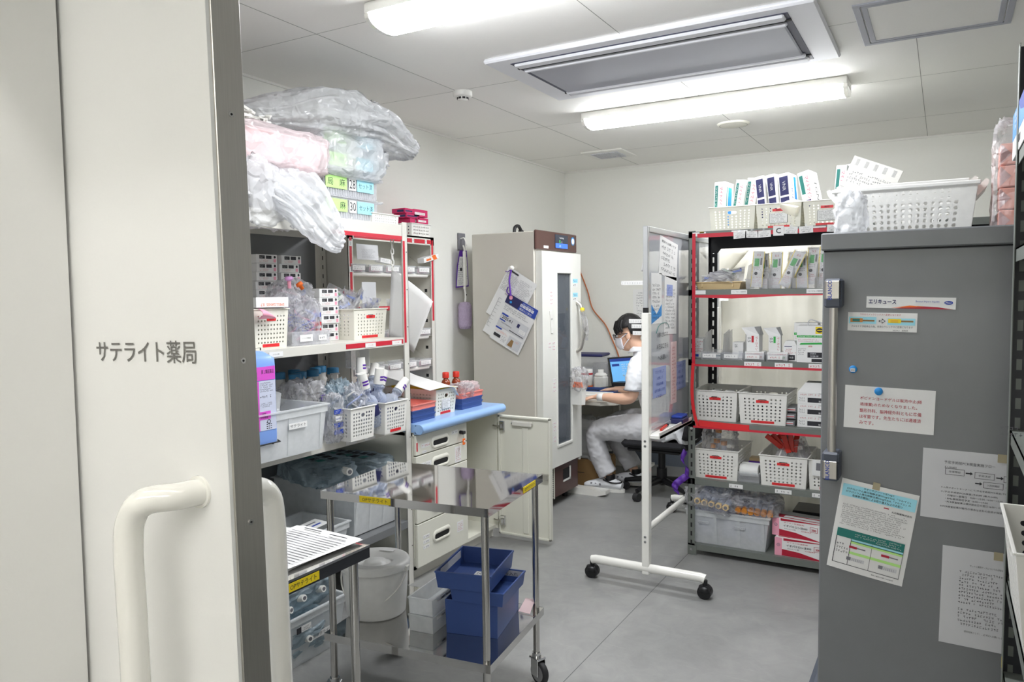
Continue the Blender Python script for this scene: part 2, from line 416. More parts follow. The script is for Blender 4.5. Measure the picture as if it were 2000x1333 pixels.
# wall between corridor and room, with the doorway the photograph is taken through
b = MB().bx(-3.4, -1.155, .45, .664, 0, H, DOORP).bx(.6, 2.6, .45, .664, 0, H, DOORP).bx(-1.155, .6, .45, .664, 2.02, H, DOORP)
struct(b, 'wall_front')
struct(MB().bx(-3.4, 2.6, -2.0, -1.9, 0, H, WALL), 'wall_corridor')
struct(MB().bx(-3.4, -3.3, -1.9, .45, 0, H, WALL), 'wall_corridor_left')
struct(MB().bx(2.5, 2.6, -1.9, .45, 0, H, WALL), 'wall_corridor_right')
struct(MB().bx(-3.4, 2.6, -2.0, .45, 2.5, 2.6, CEIL), 'ceiling_corridor')
t = thing('corridor_light', 'long white strip lamp on the corridor ceiling above the doorway', 'ceiling light', (-.5, .19, 2.5))
MB().bx(-1.3, 1.3, -.05, .05, -.03, 0, WPLAS, .004).build('housing', t)
MB().bx(-1.28, 1.28, -.035, .035, -.05, -.03, HALLM, .008).build('diffuser', t)
t = thing('corridor_light', 'added unseen fill strip lamp on the corridor ceiling behind the photographer', 'ceiling light', (-.3, -1.2, 2.5))  # added lamp out of view, brightens the cart and shelf fronts
MB().bx(-1.3, 1.3, -.05, .05, -.03, 0, WPLAS, .004).build('housing', t)
MB().bx(-1.28, 1.28, -.06, .06, -.06, -.03, HALLFILL, .008).build('diffuser', t)
# the sliding door leaf, half open on the room side of that wall
D = bpy.data.objects.new('door_1', None); COL.objects.link(D); D['kind'] = 'structure'; D.location = (-.803, .67, 1.1); D.rotation_euler = (0, R(-1.2), 0)
MB().bx(-1.2, -.004, 0, .042, -1.09, .92, DOORP).build('door_leaf', D)
MB().bx(-.004, .0, -.003, .044, -1.09, .92, STEEL, .001).bx(-.012, -.004, -.0012, 0, -1.09, .92, ALU).build('steel_edge', D)
for z in (.64, .316, .128 - .03, -.5):
    MB().cyl((0, .021, z), (.0012, .021, z), .004, CHROME, n=14).cyl((.0012, .021, z), (.0016, .021, z), .0016, DARK, n=8).build('screw', D)
hb = MB(); X, z1 = -.135, .137
hb.tube([(X+.062, -.001, z1), (X+.055, -.03, z1), (X+.028, -.058, z1-.003), (X+.008, -.066, z1-.025), (X, -.068, z1-.07), (X, -.068, z1-.2), (X, -.068, -.75)], .0185, GLOSSW, 20, sub=6)
hb.cyl((X+.062, -.004, z1), (X+.062, 0, z1), .0225, GLOSSW, n=24)
hb.build('pull_handle', D)
hb = MB(); X, z1 = -.055, .125
hb.tube([(X, .043, z1), (X, .07, z1), (X, .098, z1-.012), (X, .108, z1-.05), (X, .108, z1-.2), (X, .108, -.9)], .0185, GLOSSW, 16, sub=5)
hb.build('inner_pull_handle', D)
s = MB().text('サテライト薬局', mat('sign_letter', (112, 110, 106), .4), (-.178, -.0012, .3285), h=.0315, w=.226, bold=.006)
s.build('door_lettering', D)
MB().bx(-3.0, .6, .664, .70, 2.03, 2.13, DOORP).build('door_rail', None)['kind'] = 'structure'

# ---------------------------------------------------------------- ceiling fittings
def led(loc, L, label):
    t = thing('ceiling_lamp', label, 'ceiling light', loc, 0, 'LED lamps on the room ceiling')
    MB().bx(-L/2, L/2, -.10, .10, -.042, 0, WPLAS, .004).build('housing', t)
    b = MB(); n = 12; pr = []
    for i in range(n+1):
        a = PI*i/n; pr.append((-.098*math.cos(a), -.042-.045*math.sin(a)**.8))
    b.grid(lambda u, v: Vector((-L/2+.02+(L-.04)*v, *pr[int(round(u*n))])), n, 1, LEDM)
    b.build('diffuser', t)
    for s in (-1, 1):
        e = MB(); x = s*L/2
        e.poly([(x-s*.02, y, z) for y, z in pr]+[], GLOSSW, (s*.02, 0, 0)); e.build('end_cap', t)
    return t
led((-1.17, 2.35, H), 1.49, 'white LED batten lamp on ceiling nearest the doorway')
led((-1.2, 4.37, H), 1.49, 'white LED batten lamp on ceiling beyond the air conditioner')
t = thing('air_conditioner', 'white two-way cassette air conditioner set in the ceiling', 'air conditioner', (-1.17, 3.47, H))
MB().bx(-.73, .73, -.4, .4, -.022, 0, ACW, .008).build('panel', t)
MB().bx(-.62, .62, -.335, .345, -.024, -.018, ACD, .002).build('recess', t)
for y in (-.30, .31):
    MB().bx(-.605, .605, y-.03, y+.03, -.036, -.02, ACW, .008).build('louver', t)
MB().bx(-.59, .59, -.225, .235, -.034, -.02, ACG, .006).bx(-.6, .6, -.24, -.215, -.04, -.022, ACW, .006).bx(-.6, .6, .225, .25, -.04, -.022, ACW, .006).build('intake_grille', t)
MB().bx(-.62, .62, -.262, -.245, -.028, -.022, DARK).bx(-.62, .62, .255, .27, -.028, -.022, DARK).build('air_slot', t)
t = thing('smoke_detector', 'small round white smoke detector on the ceiling', 'smoke detector', (-2.29, 3.49, H))
MB().lathe([(0, -.03), (.045, -.03), (.052, -.024), (.052, 0)], WPLAS).build('base', t)
b = MB().lathe([(.03, -.03), (.028, -.045), (0, -.047)], WPLAS)
for i in range(8):
    a = 2*PI*i/8; b.bx(-.008, .008, .027, .031, -.042, -.032, DARK, T=Matrix.Rotation(a, 4, 'Z'))
b.build('sensor_chamber', t)
t = thing('ceiling_speaker', 'round flat white speaker cover on the ceiling beyond the far lamp', 'speaker', (-1.225, 5.09, H))
MB().lathe([(0, -.012), (.085, -.012), (.1, -.008), (.104, 0)], CREAMP, 40).build('cover', t)
MB().lathe([(.086, -.0135), (.089, -.0135)], SEAM, 40).build('ring', t)
t = thing('air_vent', 'square white air vent with grid on ceiling near back corner', 'vent', (-2.32, 5.62, H))
MB().bx(-.17, .17, -.17, .17, -.012, 0, WPLAS, .004).build('frame', t)
b = MB().bx(-.11, .11, -.11, .11, -.0135, -.011, ACD)
for i in range(11):
    q = -.11+.022*i; b.bx(q-.003, q+.003, -.11, .11, -.018, -.013, ACW).bx(-.11, .11, q-.003, q+.003, -.018, -.013, ACW)
b.build('grid', t)
t = thing('ceiling_hatch', 'square access hatch with grey metal frame in the ceiling', 'hatch', (-.06, 3.53, H))
b = MB()
for (x0, x1, y0, y1) in ((-.275, .275, -.275, -.25), (-.275, .275, .25, .275), (-.275, -.25, -.25, .25), (.25, .275, -.25, .25)):
    b.bx(x0, x1, y0, y1, -.006, 0, ACG, .001)
b.build('frame', t)
b = MB()
for (x0, x1, y0, y1) in ((-.245, .245, -.245, -.225), (-.245, .245, .225, .245), (-.245, -.225, -.225, .225), (.225, .245, -.225, .225)):
    b.bx(x0, x1, y0, y1, -.005, 0, ACG, .001)
b.bx(-.225, .225, -.225, .225, -.002, 0, CEIL).build('hatch_panel', t)
# ---------------------------------------------------------------- steel shelving along the left wall
FX = -2.38                                    # front of the left shelving
t = SHELF_A = thing('steel_shelving', 'light grey steel shelving with red tape along left wall', 'shelving', (0, 0, 0))
ya, yb = 1.58, 3.092; xa = -2.98

def lab(parent, p, w_, h_, face='x', txt=None, ink=None, rows=0, col=None, name='label', th=None, seed=0, tilt=0):
    """one stuck-on label as a part of its own: paper card with print, on a face looking +x or -y"""
    T = Matrix.Translation(p) @ Matrix.Rotation({'x': PI/2, 'y': 0}.get(face, 0), 4, 'Z') @ Matrix.Rotation(tilt, 4, 'Y')
    b = MB(T).bx(-w_/2, w_/2, -.0009, 0, -h_/2, h_/2, col or PAPER)
    if txt: b.text(txt, ink or INK, (0, -.0012, 0), h=th or h_*.5, w=None if th else min(w_*.85, h_*.5*len(txt)))
    if rows: b.lines(-w_*.42, w_*.42, -h_*.4, h_*.4, rows, ink or INK, -.0012, seed, ragged=.2)
    return b.build(name, parent)
def slotted(b, x0, x1, y0, y1, z0, z1, m, face, pitch=.05, sw=.006, sh=.022, dark=DARK):
    """punched slots on the given face of a post ('x+','y-'...)"""
    n = int((z1-z0-.06)/pitch)
    for i in range(n):
        z = z0+.05+i*pitch
        if face[0] == 'y':
            y = y0 if face[1] == '-' else y1; xm = (x0+x1)/2; d = -.0006 if face[1] == '-' else .0006
            b.bx(xm-sw/2, xm+sw/2, y, y+d, z, z+sh, dark)
        else:
            x = x0 if face[1] == '-' else x1; ym = (y0+y1)/2; d = -.0006 if face[1] == '-' else .0006
            b.bx(x, x+d, ym-sw/2, ym+sw/2, z, z+sh, dark)
for (y, fy) in ((yb-.04, 1), (ya, -1)):
    for x in (FX-.04, xa):
        p = MB().bx(x if x < -2.6 else FX-.002, (x+.002) if x < -2.6 else FX, y, y+.04, 0, 1.87, LGREY)
        yy = y+.038 if fy > 0 else y
        p.bx(x, x+.04, yy, yy+.002, 0, 1.87, LGREY)
        slotted(p, x, x+.04, yy, yy+.002, 0, 1.87, LGREY, 'y-' if fy > 0 else 'y+')
        if x > -2.6 and fy > 0:
            for k in range(9): p.cyl((FX, y+.03, .2+.19*k), (FX+.001, y+.03, .2+.19*k), .003, DARK, n=8)
        p.build('post', t)
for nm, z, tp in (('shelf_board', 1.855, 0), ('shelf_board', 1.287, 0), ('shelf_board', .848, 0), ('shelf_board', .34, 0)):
    SM_ = LGREY if z > .5 else DGREY  # lowest board is dark grey: the shade down there is put into its colour
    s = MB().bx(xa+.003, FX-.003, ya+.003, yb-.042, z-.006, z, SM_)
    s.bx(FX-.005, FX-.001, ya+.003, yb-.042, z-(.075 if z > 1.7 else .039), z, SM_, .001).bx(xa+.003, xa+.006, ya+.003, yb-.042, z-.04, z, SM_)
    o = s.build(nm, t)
    if z > 1.7: MB().bx(FX-.001, FX, 2.55, yb-.042, z-.075, z-.056, RED).build('red_tape', o)
    elif z > 1.2:
        MB().bx(FX-.001, FX+.0003, 2.62, yb-.05, z-.03, z-.008, RED).build('red_tape', o)
        for y in (2.20, 2.79, 2.99): lab(o, (FX+.0006, y, z-.022), .075, .021, txt='シリンジ用', ink=INKR if y > 2.5 else INK, th=.006)
    elif z > .8:
        for y in (2.64, 2.77): lab(o, (FX, y, z-.025), .075, .02, txt='点滴セット', th=.006)
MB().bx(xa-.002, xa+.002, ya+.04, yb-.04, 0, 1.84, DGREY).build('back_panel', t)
MB().bx(FX, FX+.001, yb-.038, yb-.022, 1.26, 1.776, RED).build('red_tape', t)

# ---------------------------------------------------------------- pick shelf standing on the counter behind it
t = UNIT_B = thing('pick_shelf', 'pale small parts shelf with tilted trays, red tape, on counter', 'shelving')
bx0, bx1, by0, by1 = -3.0, -2.79, 3.105, 3.895
MB().bx(bx0, bx1, by1-.003, by1, .835, 1.86, LGREY).bx(bx1-.003, bx1, by1-.035, by1, .835, 1.86, LGREY).build('side_panel', t)
MB().bx(bx0, bx1, by0, by0+.003, .835, 1.86, LGREY).bx(bx1-.003, bx1, by0, by0+.04, .835, 1.86, LGREY).build('side_panel', t)
MB().bx(bx0, bx0+.003, by0, by1, .835, 1.86, PALE).build('back_panel', t)
MB().bx(bx0, bx1, by0, by1, 1.85, 1.86, LGREY).bx(bx1-.004, bx1, by0, by1, 1.81, 1.86, LGREY).build('top_board', t)
MB().bx(bx1, bx1+.001, by0+.05, by1-.02, 1.818, 1.842, RED).bx(bx1, bx1+.001, by1-.028, by1-.01, 1.34, 1.842, RED).build('red_tape', t)
MB().bx(bx1, bx1+.001, by0+.012, by0+.03, 1.3, 1.82, RED).build('red_tape', t)
for y in (3.68, 3.81): lab(t, (bx1+.001, y, 1.83), .02, .024, txt='F', th=.016)
for s_, z in (('1', 1.785), ('2', 1.645)): lab(t, (bx1+.001, by0+.021, z), .026, .03, txt=s_, th=.018, name='number_label')
for k, z in enumerate((1.63, 1.435, 1.25, 1.06)):
    s = MB().bx(bx0+.01, bx1-.015, by0+.006, by1-.006, -.006, 0, LGREY, T=Matrix.Translation((0, 0, z)))
    s.tube([(bx1-.02, by0+.02, z-.008), (bx1-.02, by1-.06, z-.008)], .013, GLOSSW if k != 1 else RED, 10)
    s.build('tilted_shelf', t)
    for side in (by1-.01,):
        MB().poly([(bx0+.02, side, z), (bx1-.02, side, z), (bx0+.02, side, z+.12)], LGREY, (0, .003, 0)).build('bracket', t)
for z in (1.52, 1.33, 1.16, .98): MB().bx(bx1-.075, bx1-.055, by1-.0035, by1-.003, z, z+.02, DARK).build('punched_hole', t)

# ---------------------------------------------------------------- counter cabinet
t = CAB = thing('counter_cabinet', 'pale drawer cabinet with light blue counter top beside shelving', 'cabinet')
cx, cy0, cy1, cz = -2.36, 3.1, 3.94, .79
s = MB().bx(-3.0, -2.36, cy0, cy1, cz, cz+.04, BLUEPL)
s.build('counter_top', t)
e = MB()
n = 10
e.grid(lambda u, v: Vector((-2.335+.028*math.cos(PI*u-PI/2), cy0+v*(cy1-cy0), cz+.018+.026*math.sin(PI*u-PI/2))), n, 1, BLUEPL)
e.bx(-3.0, -2.335, cy0, cy1, cz-.008, cz-.004, BLUEPL).bx(-2.98, -2.335, cy0, cy1, cz+.04, cz+.044, BLUEPL)
e.cyl((-2.335, cy1, cz+.018), (-2.335, cy1+.004, cz+.018), .026, BLUEPL, n=20).cyl((-2.335, cy0-.002, cz+.018), (-2.335, cy0+.002, cz+.018), .026, BLUEPL, n=20)
e.build('counter_edge', t)
b = MB().bx(-2.99, cx-.02, cy0, cy0+.018, .06, cz, PALE).bx(-2.99, cx-.02, 3.585, 3.6, .06, cz, PALE).bx(-2.99, cx-.003, cy1-.018, cy1, .06, cz, PALE)
b.bx(-2.99, -2.975, cy0, cy1, .06, cz, PALE).bx(-2.99, cx-.02, cy0, cy1, .06, .08, PALE).bx(-2.99, cx-.01, cy0, cy1, cz-.02, cz-.002, PALE)
b.bx(-2.97, cx-.05, cy0, cy1, 0, .06, LGREY)
b.build('carcass', t)
tag_lbls = []
def drawer(z0, z1, hz, lab_):
    f = MB().bx(cx-.018, cx, cy0+.004, 3.583, z0+.003, z1-.003, PALE, .002).build('drawer', t)
    h = MB(); y0, y1, zc = 3.235, 3.405, hz
    # stadium shaped recessed pull
    def st(a, ry, rz, cyy, cz_): 
        c, s_ = math.cos(a), math.sin(a)
        return (cyy+(y1-y0)/2*.62*(1 if c > 0 else -1)+ry*c, cz_+rz*s_)
    N = 28; out = [st(2*PI*(i+.5)/N, .032, .034, (y0+y1)/2, zc) for i in range(N)]; inn = [st(2*PI*(i+.5)/N, .016, .014, (y0+y1)/2, zc-.003) for i in range(N)]
    vs = [(cx+.001, y, z) for y, z in out]+[(cx+.010, (y+inn[i][0])/2, (z+inn[i][1])/2) for i, (y, z) in enumerate(out)]+[(cx+.003, y, z) for y, z in inn]
    fs = [(k*N+i, k*N+(i+1) % N, (k+1)*N+(i+1) % N, (k+1)*N+i) for k in range(2) for i in range(N)]
    h.add(vs, fs, CREAMP, None, True); h.poly([(cx+.0015, y, z) for y, z in inn], DARK)
    h.build('pull', f)
    for (ly, lz, w_, h_, m_) in lab_: lab(f, (cx, ly+w_/2, lz+h_/2), w_, h_, rows=max(1, int(h_/.012)), ink=m_, name='drawer_label', seed=int(ly*999))
    return f
d1 = drawer(.665, .775, .712, [(3.15, .70, .07, .022, INKR), (3.43, .725, .06, .02, INK), (3.155, .672, .04, .012, INKG)])
MB().bx(cx, cx+.001, 3.108, 3.118, .69, .735, RED).build('red_tape', d1)
drawer(.555, .665, .602, [(3.13, .572, .05, .05, INK), (3.185, .572, .05, .05, INK), (3.46, .56, .06, .09, INKR)])
drawer(.445, .555, .492, [(3.30, .52, .16, .025, INK)])
drawer(.305, .445, .37, [(3.18, .36, .05, .02, INKG)])
drawer(.07, .305, .2, [(3.15, .215, .055, .018, INK), (3.15, .188, .055, .018, INK), (3.15, .16, .055, .018, INK), (3.47, .16, .06, .06, INKR)])
k = MB().cyl((cx, 3.515, .725), (cx+.02, 3.515, .725), .011, BLK, n=14).bx(cx+.018, cx+.03, 3.50, 3.53, .716, .734, BLK, .003).build('lock', d1)
k = solo(MB().tube([(cx+.024, 3.515, .715), (cx+.026, 3.512, .70), (cx+.024, 3.515, .69)], .0015, CHROME).bx(cx+.02, cx+.026, 3.505, 3.53, .655, .692, ORANGE, .004).lathe([(0, 0), (.006, 0), (.006, .002), (0, .002)], PAPER, 10, T=Matrix.Translation((cx+.026, 3.518, .675)) @ Matrix.Rotation(PI/2, 4, 'Y')),
     'key', 'small key with orange tag hanging from the top drawer lock', 'key')
# inside of the open compartment and the open door
lab(t, (-2.972, 3.76, .46), .2, .32, txt='棚の中', th=.028, rows=0, name='inner_notice')
d = MB(); x0, x1, yd, z0, z1 = -2.355, -1.998, 3.935, .03, .765
d.bx(x0, x1, yd-.002, yd+.016, z0, z1, PALE)
for (a0, a1, c0, c1) in ((x0, x1, z0, z0+.012), (x0, x1, z1-.012, z1), (x0, x0+.012, z0, z1), (x1-.012, x1, z0, z1)): d.bx(a0, a1, yd-.016, yd, c0, c1, PALE, .002)
d.bx(x0+.165, x0+.205, yd-.008, yd, z0+.02, z1-.065, PALE, .003)
dr = d.build('door', t)
for z in (.70, .115):
    MB().bx(x0-.035, x0-.0, yd-.012, yd-.002, z-.02, z+.02, CHROME, .003).bx(x0+.012, x0+.045, yd-.022, yd-.003, z-.03, z+.03, CHROME, .003).cyl((x0+.028, yd-.026, z-.012), (x0+.028, yd-.026, z+.012), .009, CHROME).tube([(x0-.03, yd-.02, z), (x0-.01, yd-.03, z), (x0+.02, yd-.026, z)], .006, STEEL).build('hinge', dr)
MB().bx(x0+.10, x0+.235, yd-.022, yd-.002, z1-.06, z1-.028, LGREY, .006).cyl((x0+.095, yd-.012, z1-.045), (x0+.24, yd-.012, z1-.045), .006, CHROME).build('soft_closer', dr)
MB().bx(x1-.06, x1-.012, yd-.03, yd-.01, .40, .435, STEEL, .003).build('latch', dr)

# ---------------------------------------------------------------- tall medical refrigerator
t = FRIDGE = thing('medical_refrigerator', 'tall grey glass-door medicine refrigerator with brown top panel', 'refrigerator')
fx0, fx1, fy0, fy1 = -2.845, -2.36, 4.42, 5.05
MB().bx(fx0, fx1, fy0, fy1, .29, 1.915, FRBODY, .004).build('cabinet_body', t)
MB().bx(fx0, fx1, fy0+.004, fy1-.004, .07, .29, BROWN, .002).build('lower_housing', t)
g = MB()
for i in range(16): g.bx(-2.3435, -2.341, 4.46, 4.64, .075+.0135*i, .081+.0135*i, PALE)
g.bx(-2.344, -2.3425, 4.455, 4.655, .065, .29, DARK).bx(-2.3425, -2.339, 4.648, 4.66, .065, .292, PALE).bx(-2.3425, -2.339, 4.455, 4.66, .284, .292, PALE)
g.build('vent_grille', t)
MB().bx(-2.345, -2.341, 4.80, 4.92, .165, .245, DARK).bx(-2.343, -2.338, 4.90, 4.92, .16, .25, WPLAS).bx(-2.343, -2.338, 4.80, 4.92, .155, .168, WPLAS).build('drain_tray', t)
MB().bx(-2.36, -2.343, fy0+.01, fy1, .07, .29, BROWN, .002).build('lower_front_panel', t)
MB().bx(fx1, -2.343, fy0, fy1+.005, 1.795, 1.925, BROWN, .006).build('control_panel', t)
p = MB().bx(-2.344, -2.340, 4.70, 4.90, 1.815, 1.91, SCRD).bx(-2.3405, -2.3395, 4.705, 4.895, 1.818, 1.85, SCRB)
p.text('MediFridge', PAPER, (-2.3392, 4.80, 1.887), (0, 1, 0), h=.014)
p.text('5', SCRG, (-2.3392, 4.77, 1.862), (0, 1, 0), h=.02).text('℃', PAPER, (-2.3392, 4.80, 1.858), (0, 1, 0), h=.012).text('8.0', PAPER, (-2.3392, 4.775, 1.832), (0, 1, 0), h=.014)
p.build('display', t)
MB().bx(-2.343, -2.342, 4.53, 4.60, 1.808, 1.825, PAPER).text('室温', INKG, (-2.3415, 4.565, 1.816), (0, 1, 0), h=.009).build('name_sticker', t)
# round face sticker
MB().lathe([(0, 0), (.03, 0), (.03, .001), (0, .001)], SKY, 24, T=Matrix.Translation((-2.3435, 4.99, 1.875)) @ Matrix.Rotation(PI/2, 4, 'Y')).lathe([(0, .0012), (.022, .0012)], PAPER, 24, T=Matrix.Translation((-2.3435, 4.99, 1.875)) @ Matrix.Rotation(PI/2, 4, 'Y')).build('round_sticker', t)
dx0, dx1 = -2.357, -2.31
dl = MB()
for (y0, y1, z0, z1) in ((4.44, 4.645, .30, 1.785), (4.885, 5.05, .30, 1.785), (4.645, 4.885, .30, .44), (4.645, 4.885, 1.65, 1.785)): dl.bx(dx0, dx1, y0, y1, z0, z1, FRDOOR, 0)
DR = dl.build('door', t)
fr = MB()
for (y0, y1, z0, z1) in ((4.645, 4.885, .43, .45), (4.645, 4.885, 1.64, 1.655), (4.64, 4.655, .44, 1.65), (4.875, 4.89, .44, 1.65)): fr.bx(dx1-.01, dx1+.008, y0, y1, z0, z1, FRDOOR, .004)
fr.build('window_frame', DR)
MB().bx(-2.322, -2.318, 4.65, 4.88, .445, 1.645, GLASSP).build('glass_pane', DR)
MB().tube([(-2.31, 4.975, 1.44), (-2.275, 4.98, 1.40), (-2.252, 4.985, 1.27), (-2.275, 4.98, 1.12), (-2.31, 4.975, 1.08)], .014, STEEL, 12, sub=6).build('door_handle', DR)
MB().cyl((-2.33, 5.035, .285), (-2.318, 5.035, .285), .012, WPLAS, n=12).build('hinge_cap', DR)
# inside: shelves and packets seen through the glass
ib = MB()
for z in (.62, .86, 1.10, 1.36): ib.bx(-2.356, -2.353, 4.65, 4.88, z, z+.006, PALE)
ib.bx(-2.3575, -2.357, 4.64, 4.89, .43, 1.66, FRIN).build('liner', t)
for (y, z, sy, sz) in ((4.80, .56, .12, .18), (4.72, .70, .10, .12), (4.82, .97, .10, .15), (4.71, 1.19, .08, .12)):
    fb = MB()
    fb.grid(lambda u, v: Vector((-2.345+.012*math.sin(PI*u)*math.sin(PI*v)+.006*noise.noise(Vector((u*5, v*5, y*9))), y+(u-.5)*sy, z+(v-.5)*sz*(1-.3*abs(u-.5)))), 14, 14, PAPERG)
    fb.build('stored_packet', t)
LBS = [(4.55, 1.50), (4.55, 1.475), (4.55, 1.45), (4.55, 1.425), (4.52, 1.155), (4.58, 1.155), (4.52, 1.13), (4.58, 1.13), (4.58, 1.11), (4.585, .90), (4.585, .875), (4.585, .85), (4.585, .825), (4.53, .60), (4.585, .60), (4.585, .575), (4.585, .55), (4.585, .50), (4.585, .475)]
for y, z in LBS: lab(DR, (dx1, y+.022, z+.01), .045, .019, rows=1, ink=INKR, name='door_label', seed=int(z*100))
for z in (1.545, 1.445):
    lab(DR, (dx1, 4.955, z+.045), .08, .03, rows=1, ink=INKB, col=CYANL, name='blue_label', seed=5)
    lab(DR, (dx1, 4.955, z+.015), .08, .03, rows=1, name='door_label', seed=6)
MB().bx(-.004, .006, -.014, .014, -.08, .08, WPLAS, .004).text('検温', INKG, (.0064, 0, .02), (0, 1, 0), h=.012).build('thermometer', DR, (dx1+.002, 4.565, 1.31), (R(8), 0, 0))
for y in (fy0+.06, fy1-.06):
    for x in (-2.79, -2.42): MB().cyl((x, y, 0), (x, y, .07), .022, BLK, n=14).build('foot', t)
cbl = MB().tube([(-2.62, 4.62, 1.915), (-2.62, 4.63, 1.965), (-2.62, 4.68, 1.98), (-2.62, 4.72, 1.95), (-2.63, 4.78, 1.925), (-2.74, 4.95, 1.925)], .012, BLK, 8, sub=6).bx(-2.635, -2.605, 4.70, 4.735, 1.918, 1.955, BLK, .005)
cbl.build('power_cord', t)
# hook and flyers on its side
b = MB().cyl((-2.515, 4.42, 1.675), (-2.515, 4.405, 1.675), .007, GLOSSW).lathe([(0, -.017), (.012, -.012), (.017, 0), (.012, .012), (0, .017)], GLOSSW, 16, T=Matrix.Translation((-2.515, 4.395, 1.675)))
b.build('ball_hook', FRIDGE)
def sheet(w_, h_, bow=.0, m=PAPER, curl=0.0, seg=8, t_=.0006):
    """a sheet: x right, z up, front facing -y; gently bowed"""
    b = MB()
    f = lambda u, v: (bow*math.sin(PI*u) + curl*(1-v)**3 + curl*.6*u**4*(1-v))
    def P(u, v, o=0): return Vector((w_*(u-.5), -f(u, v)-o, h_*(v-.5)))
    b.grid(lambda u, v: P(u, v, t_), seg, seg, m); b.grid(lambda u, v: P(1-u, v, 0), seg, seg, m)
    return b, P
# ================================================================ seated worker
PER = thing('person', 'person in white uniform, glasses and mask sitting at desk', 'person', (-1.80, 5.35, 0))
PO = Vector((-1.80, 5.35, 0))
def chain(b, pts, m, n=16, sx=1.0):
    """tapered round limb: pts = [(x,y,z,r[,r2])] in world coordinates"""
    P = [Vector(p[:3])-PO for p in pts]; r = [p[3] for p in pts]; q = [p[4] if len(p) > 4 else p[3] for p in pts]
    Pp = spline(P, 6); rr = [v.x for v in spline([Vector((x, 0, 0)) for x in r], 6)]; qq = [v.x for v in spline([Vector((x, 0, 0)) for x in q], 6)]
    N = len(Pp); vs = []; prev = None
    for i, p in enumerate(Pp):
        d = (Pp[min(i+1, N-1)]-Pp[max(i-1, 0)]).normalized()
        a = Vector((0, 1, 0)) if prev is None else prev
        a = (a-d*a.dot(d)).normalized(); prev = a; c = d.cross(a)
        for k in range(n):
            t = 2*PI*k/n; vs.append(p+a*(rr[i]*math.cos(t))+c*(qq[i]*math.sin(t)))
    fs = [(i*n+k, i*n+(k+1) % n, (i+1)*n+(k+1) % n, (i+1)*n+k) for i in range(N-1) for k in range(n)]+[tuple(range(n))[::-1], tuple(range((N-1)*n, N*n))]
    return b.add(vs, fs, m, None, True)
def ball(b, c, r, m, s=(1, 1, 1), rot=None, n=20, k=14):
    T = Matrix.Translation(Vector(c)-PO) @ (rot if rot else Matrix.Identity(4)) @ Matrix.Diagonal((*s, 1))
    return b.lathe([(r*math.sin(PI*j/k)+1e-5, -r*math.cos(PI*j/k)) for j in range(k+1)], m, n, T)
def fused(b, name, vox, smooth=6, m=None, parent=PER):
    """fuse overlapping pieces into one continuous skin"""
    o = b.build('tmp', None)
    md = o.modifiers.new('r', 'REMESH'); md.mode = 'VOXEL'; md.voxel_size = vox
    sm = o.modifiers.new('s', 'SMOOTH'); sm.iterations = smooth; sm.factor = .5
    dg = bpy.context.evaluated_depsgraph_get(); me = bpy.data.meshes.new_from_object(o.evaluated_get(dg))
    old = o.data; bpy.data.objects.remove(o); bpy.data.meshes.remove(old)
    me.name = name; me.materials.clear(); me.materials.append(m)
    for p in me.polygons: p.use_smooth = True; p.material_index = 0
    o = bpy.data.objects.new(name, me); COL.objects.link(o); o.parent = parent; return o
HD = Vector((-2.035, 5.33, 1.188))
RX = Matrix.Rotation(R(-14), 4, 'Y')         # face looks along -x, tipped down
def hp(x, y, z): return tuple(HD + RX.to_3x3() @ Vector((x, y, z)))
b = MB()
# torso, neck, head
chain(b, [(-1.77, 5.35, .45, .15, .11), (-1.78, 5.35, .55, .155, .115), (-1.83, 5.35, .72, .145, .105), (-1.89, 5.35, .90, .165, .11), (-1.93, 5.35, 1.0, .15, .09), (-1.95, 5.35, 1.045, .07, .06)], SKIN)
chain(b, [(-1.94, 5.345, 1.0, .056), (-1.965, 5.34, 1.08, .052), (-2.0, 5.335, 1.12, .055), (-2.02, 5.33, 1.16, .06)], SKIN)
ball(b, hp(.01, 0, .04), .094, SKIN, (1.05, .82, 1.05)); ball(b, hp(-.035, 0, -.03), .072, SKIN, (.95, .82, 1.2)); ball(b, hp(-.055, 0, -.075), .04, SKIN, (1, .95, .9))
ball(b, hp(-.103, 0, -.012), .018, SKIN, (1.1, .75, 1.5)); ball(b, hp(-.09, .0, .02), .012, SKIN, (1, .8, 2)); ball(b, hp(-.095, 0, -.05), .016, SKIN, (.8, 1.5, .6))
for s in (-1, 1):
    ball(b, hp(.012, s*.079, -.012), .026, SKIN, (.8, .34, 1.25)); ball(b, hp(-.082, s*.03, .012), .013, SKIN, (.6, 1.1, .8))
# arms
def hand(b, w0, d, side, up):
    d = Vector(d).normalized(); up = Vector(up); s = d.cross(up).normalized()*side; nn = s.cross(d)*side
    w0 = Vector(w0)
    for i in range(5):
        f = w0+d*.045+s*(-.03+.015*i); chain(b, [(*w0, .022, .016), (*(w0+d*.03+s*(-.012+.006*i)), .020, .015), (*f, .015, .012), (*(f+d*.035), .012, .010)], SKIN, 10)
    for i, (L, o) in enumerate(((.062, -.030), (.074, -.011), (.070, .009), (.054, .027))):
        k0 = w0+d*.085+s*o; k1 = k0+d*L*.42-nn*.010; k2 = k1+d*L*.28-nn*.022; k3 = k2+d*L*.12-nn*.022
        chain(b, [(*k0, .0098), (*k1, .0092), (*k2, .0086), (*k3, .0075)], SKIN, 10)
    t0 = w0+d*.03-s*.028; chain(b, [(*t0, .013), (*(t0+d*.03-s*.022-nn*.008), .0115), (*(t0+d*.06-s*.026-nn*.02), .009)], SKIN, 10)
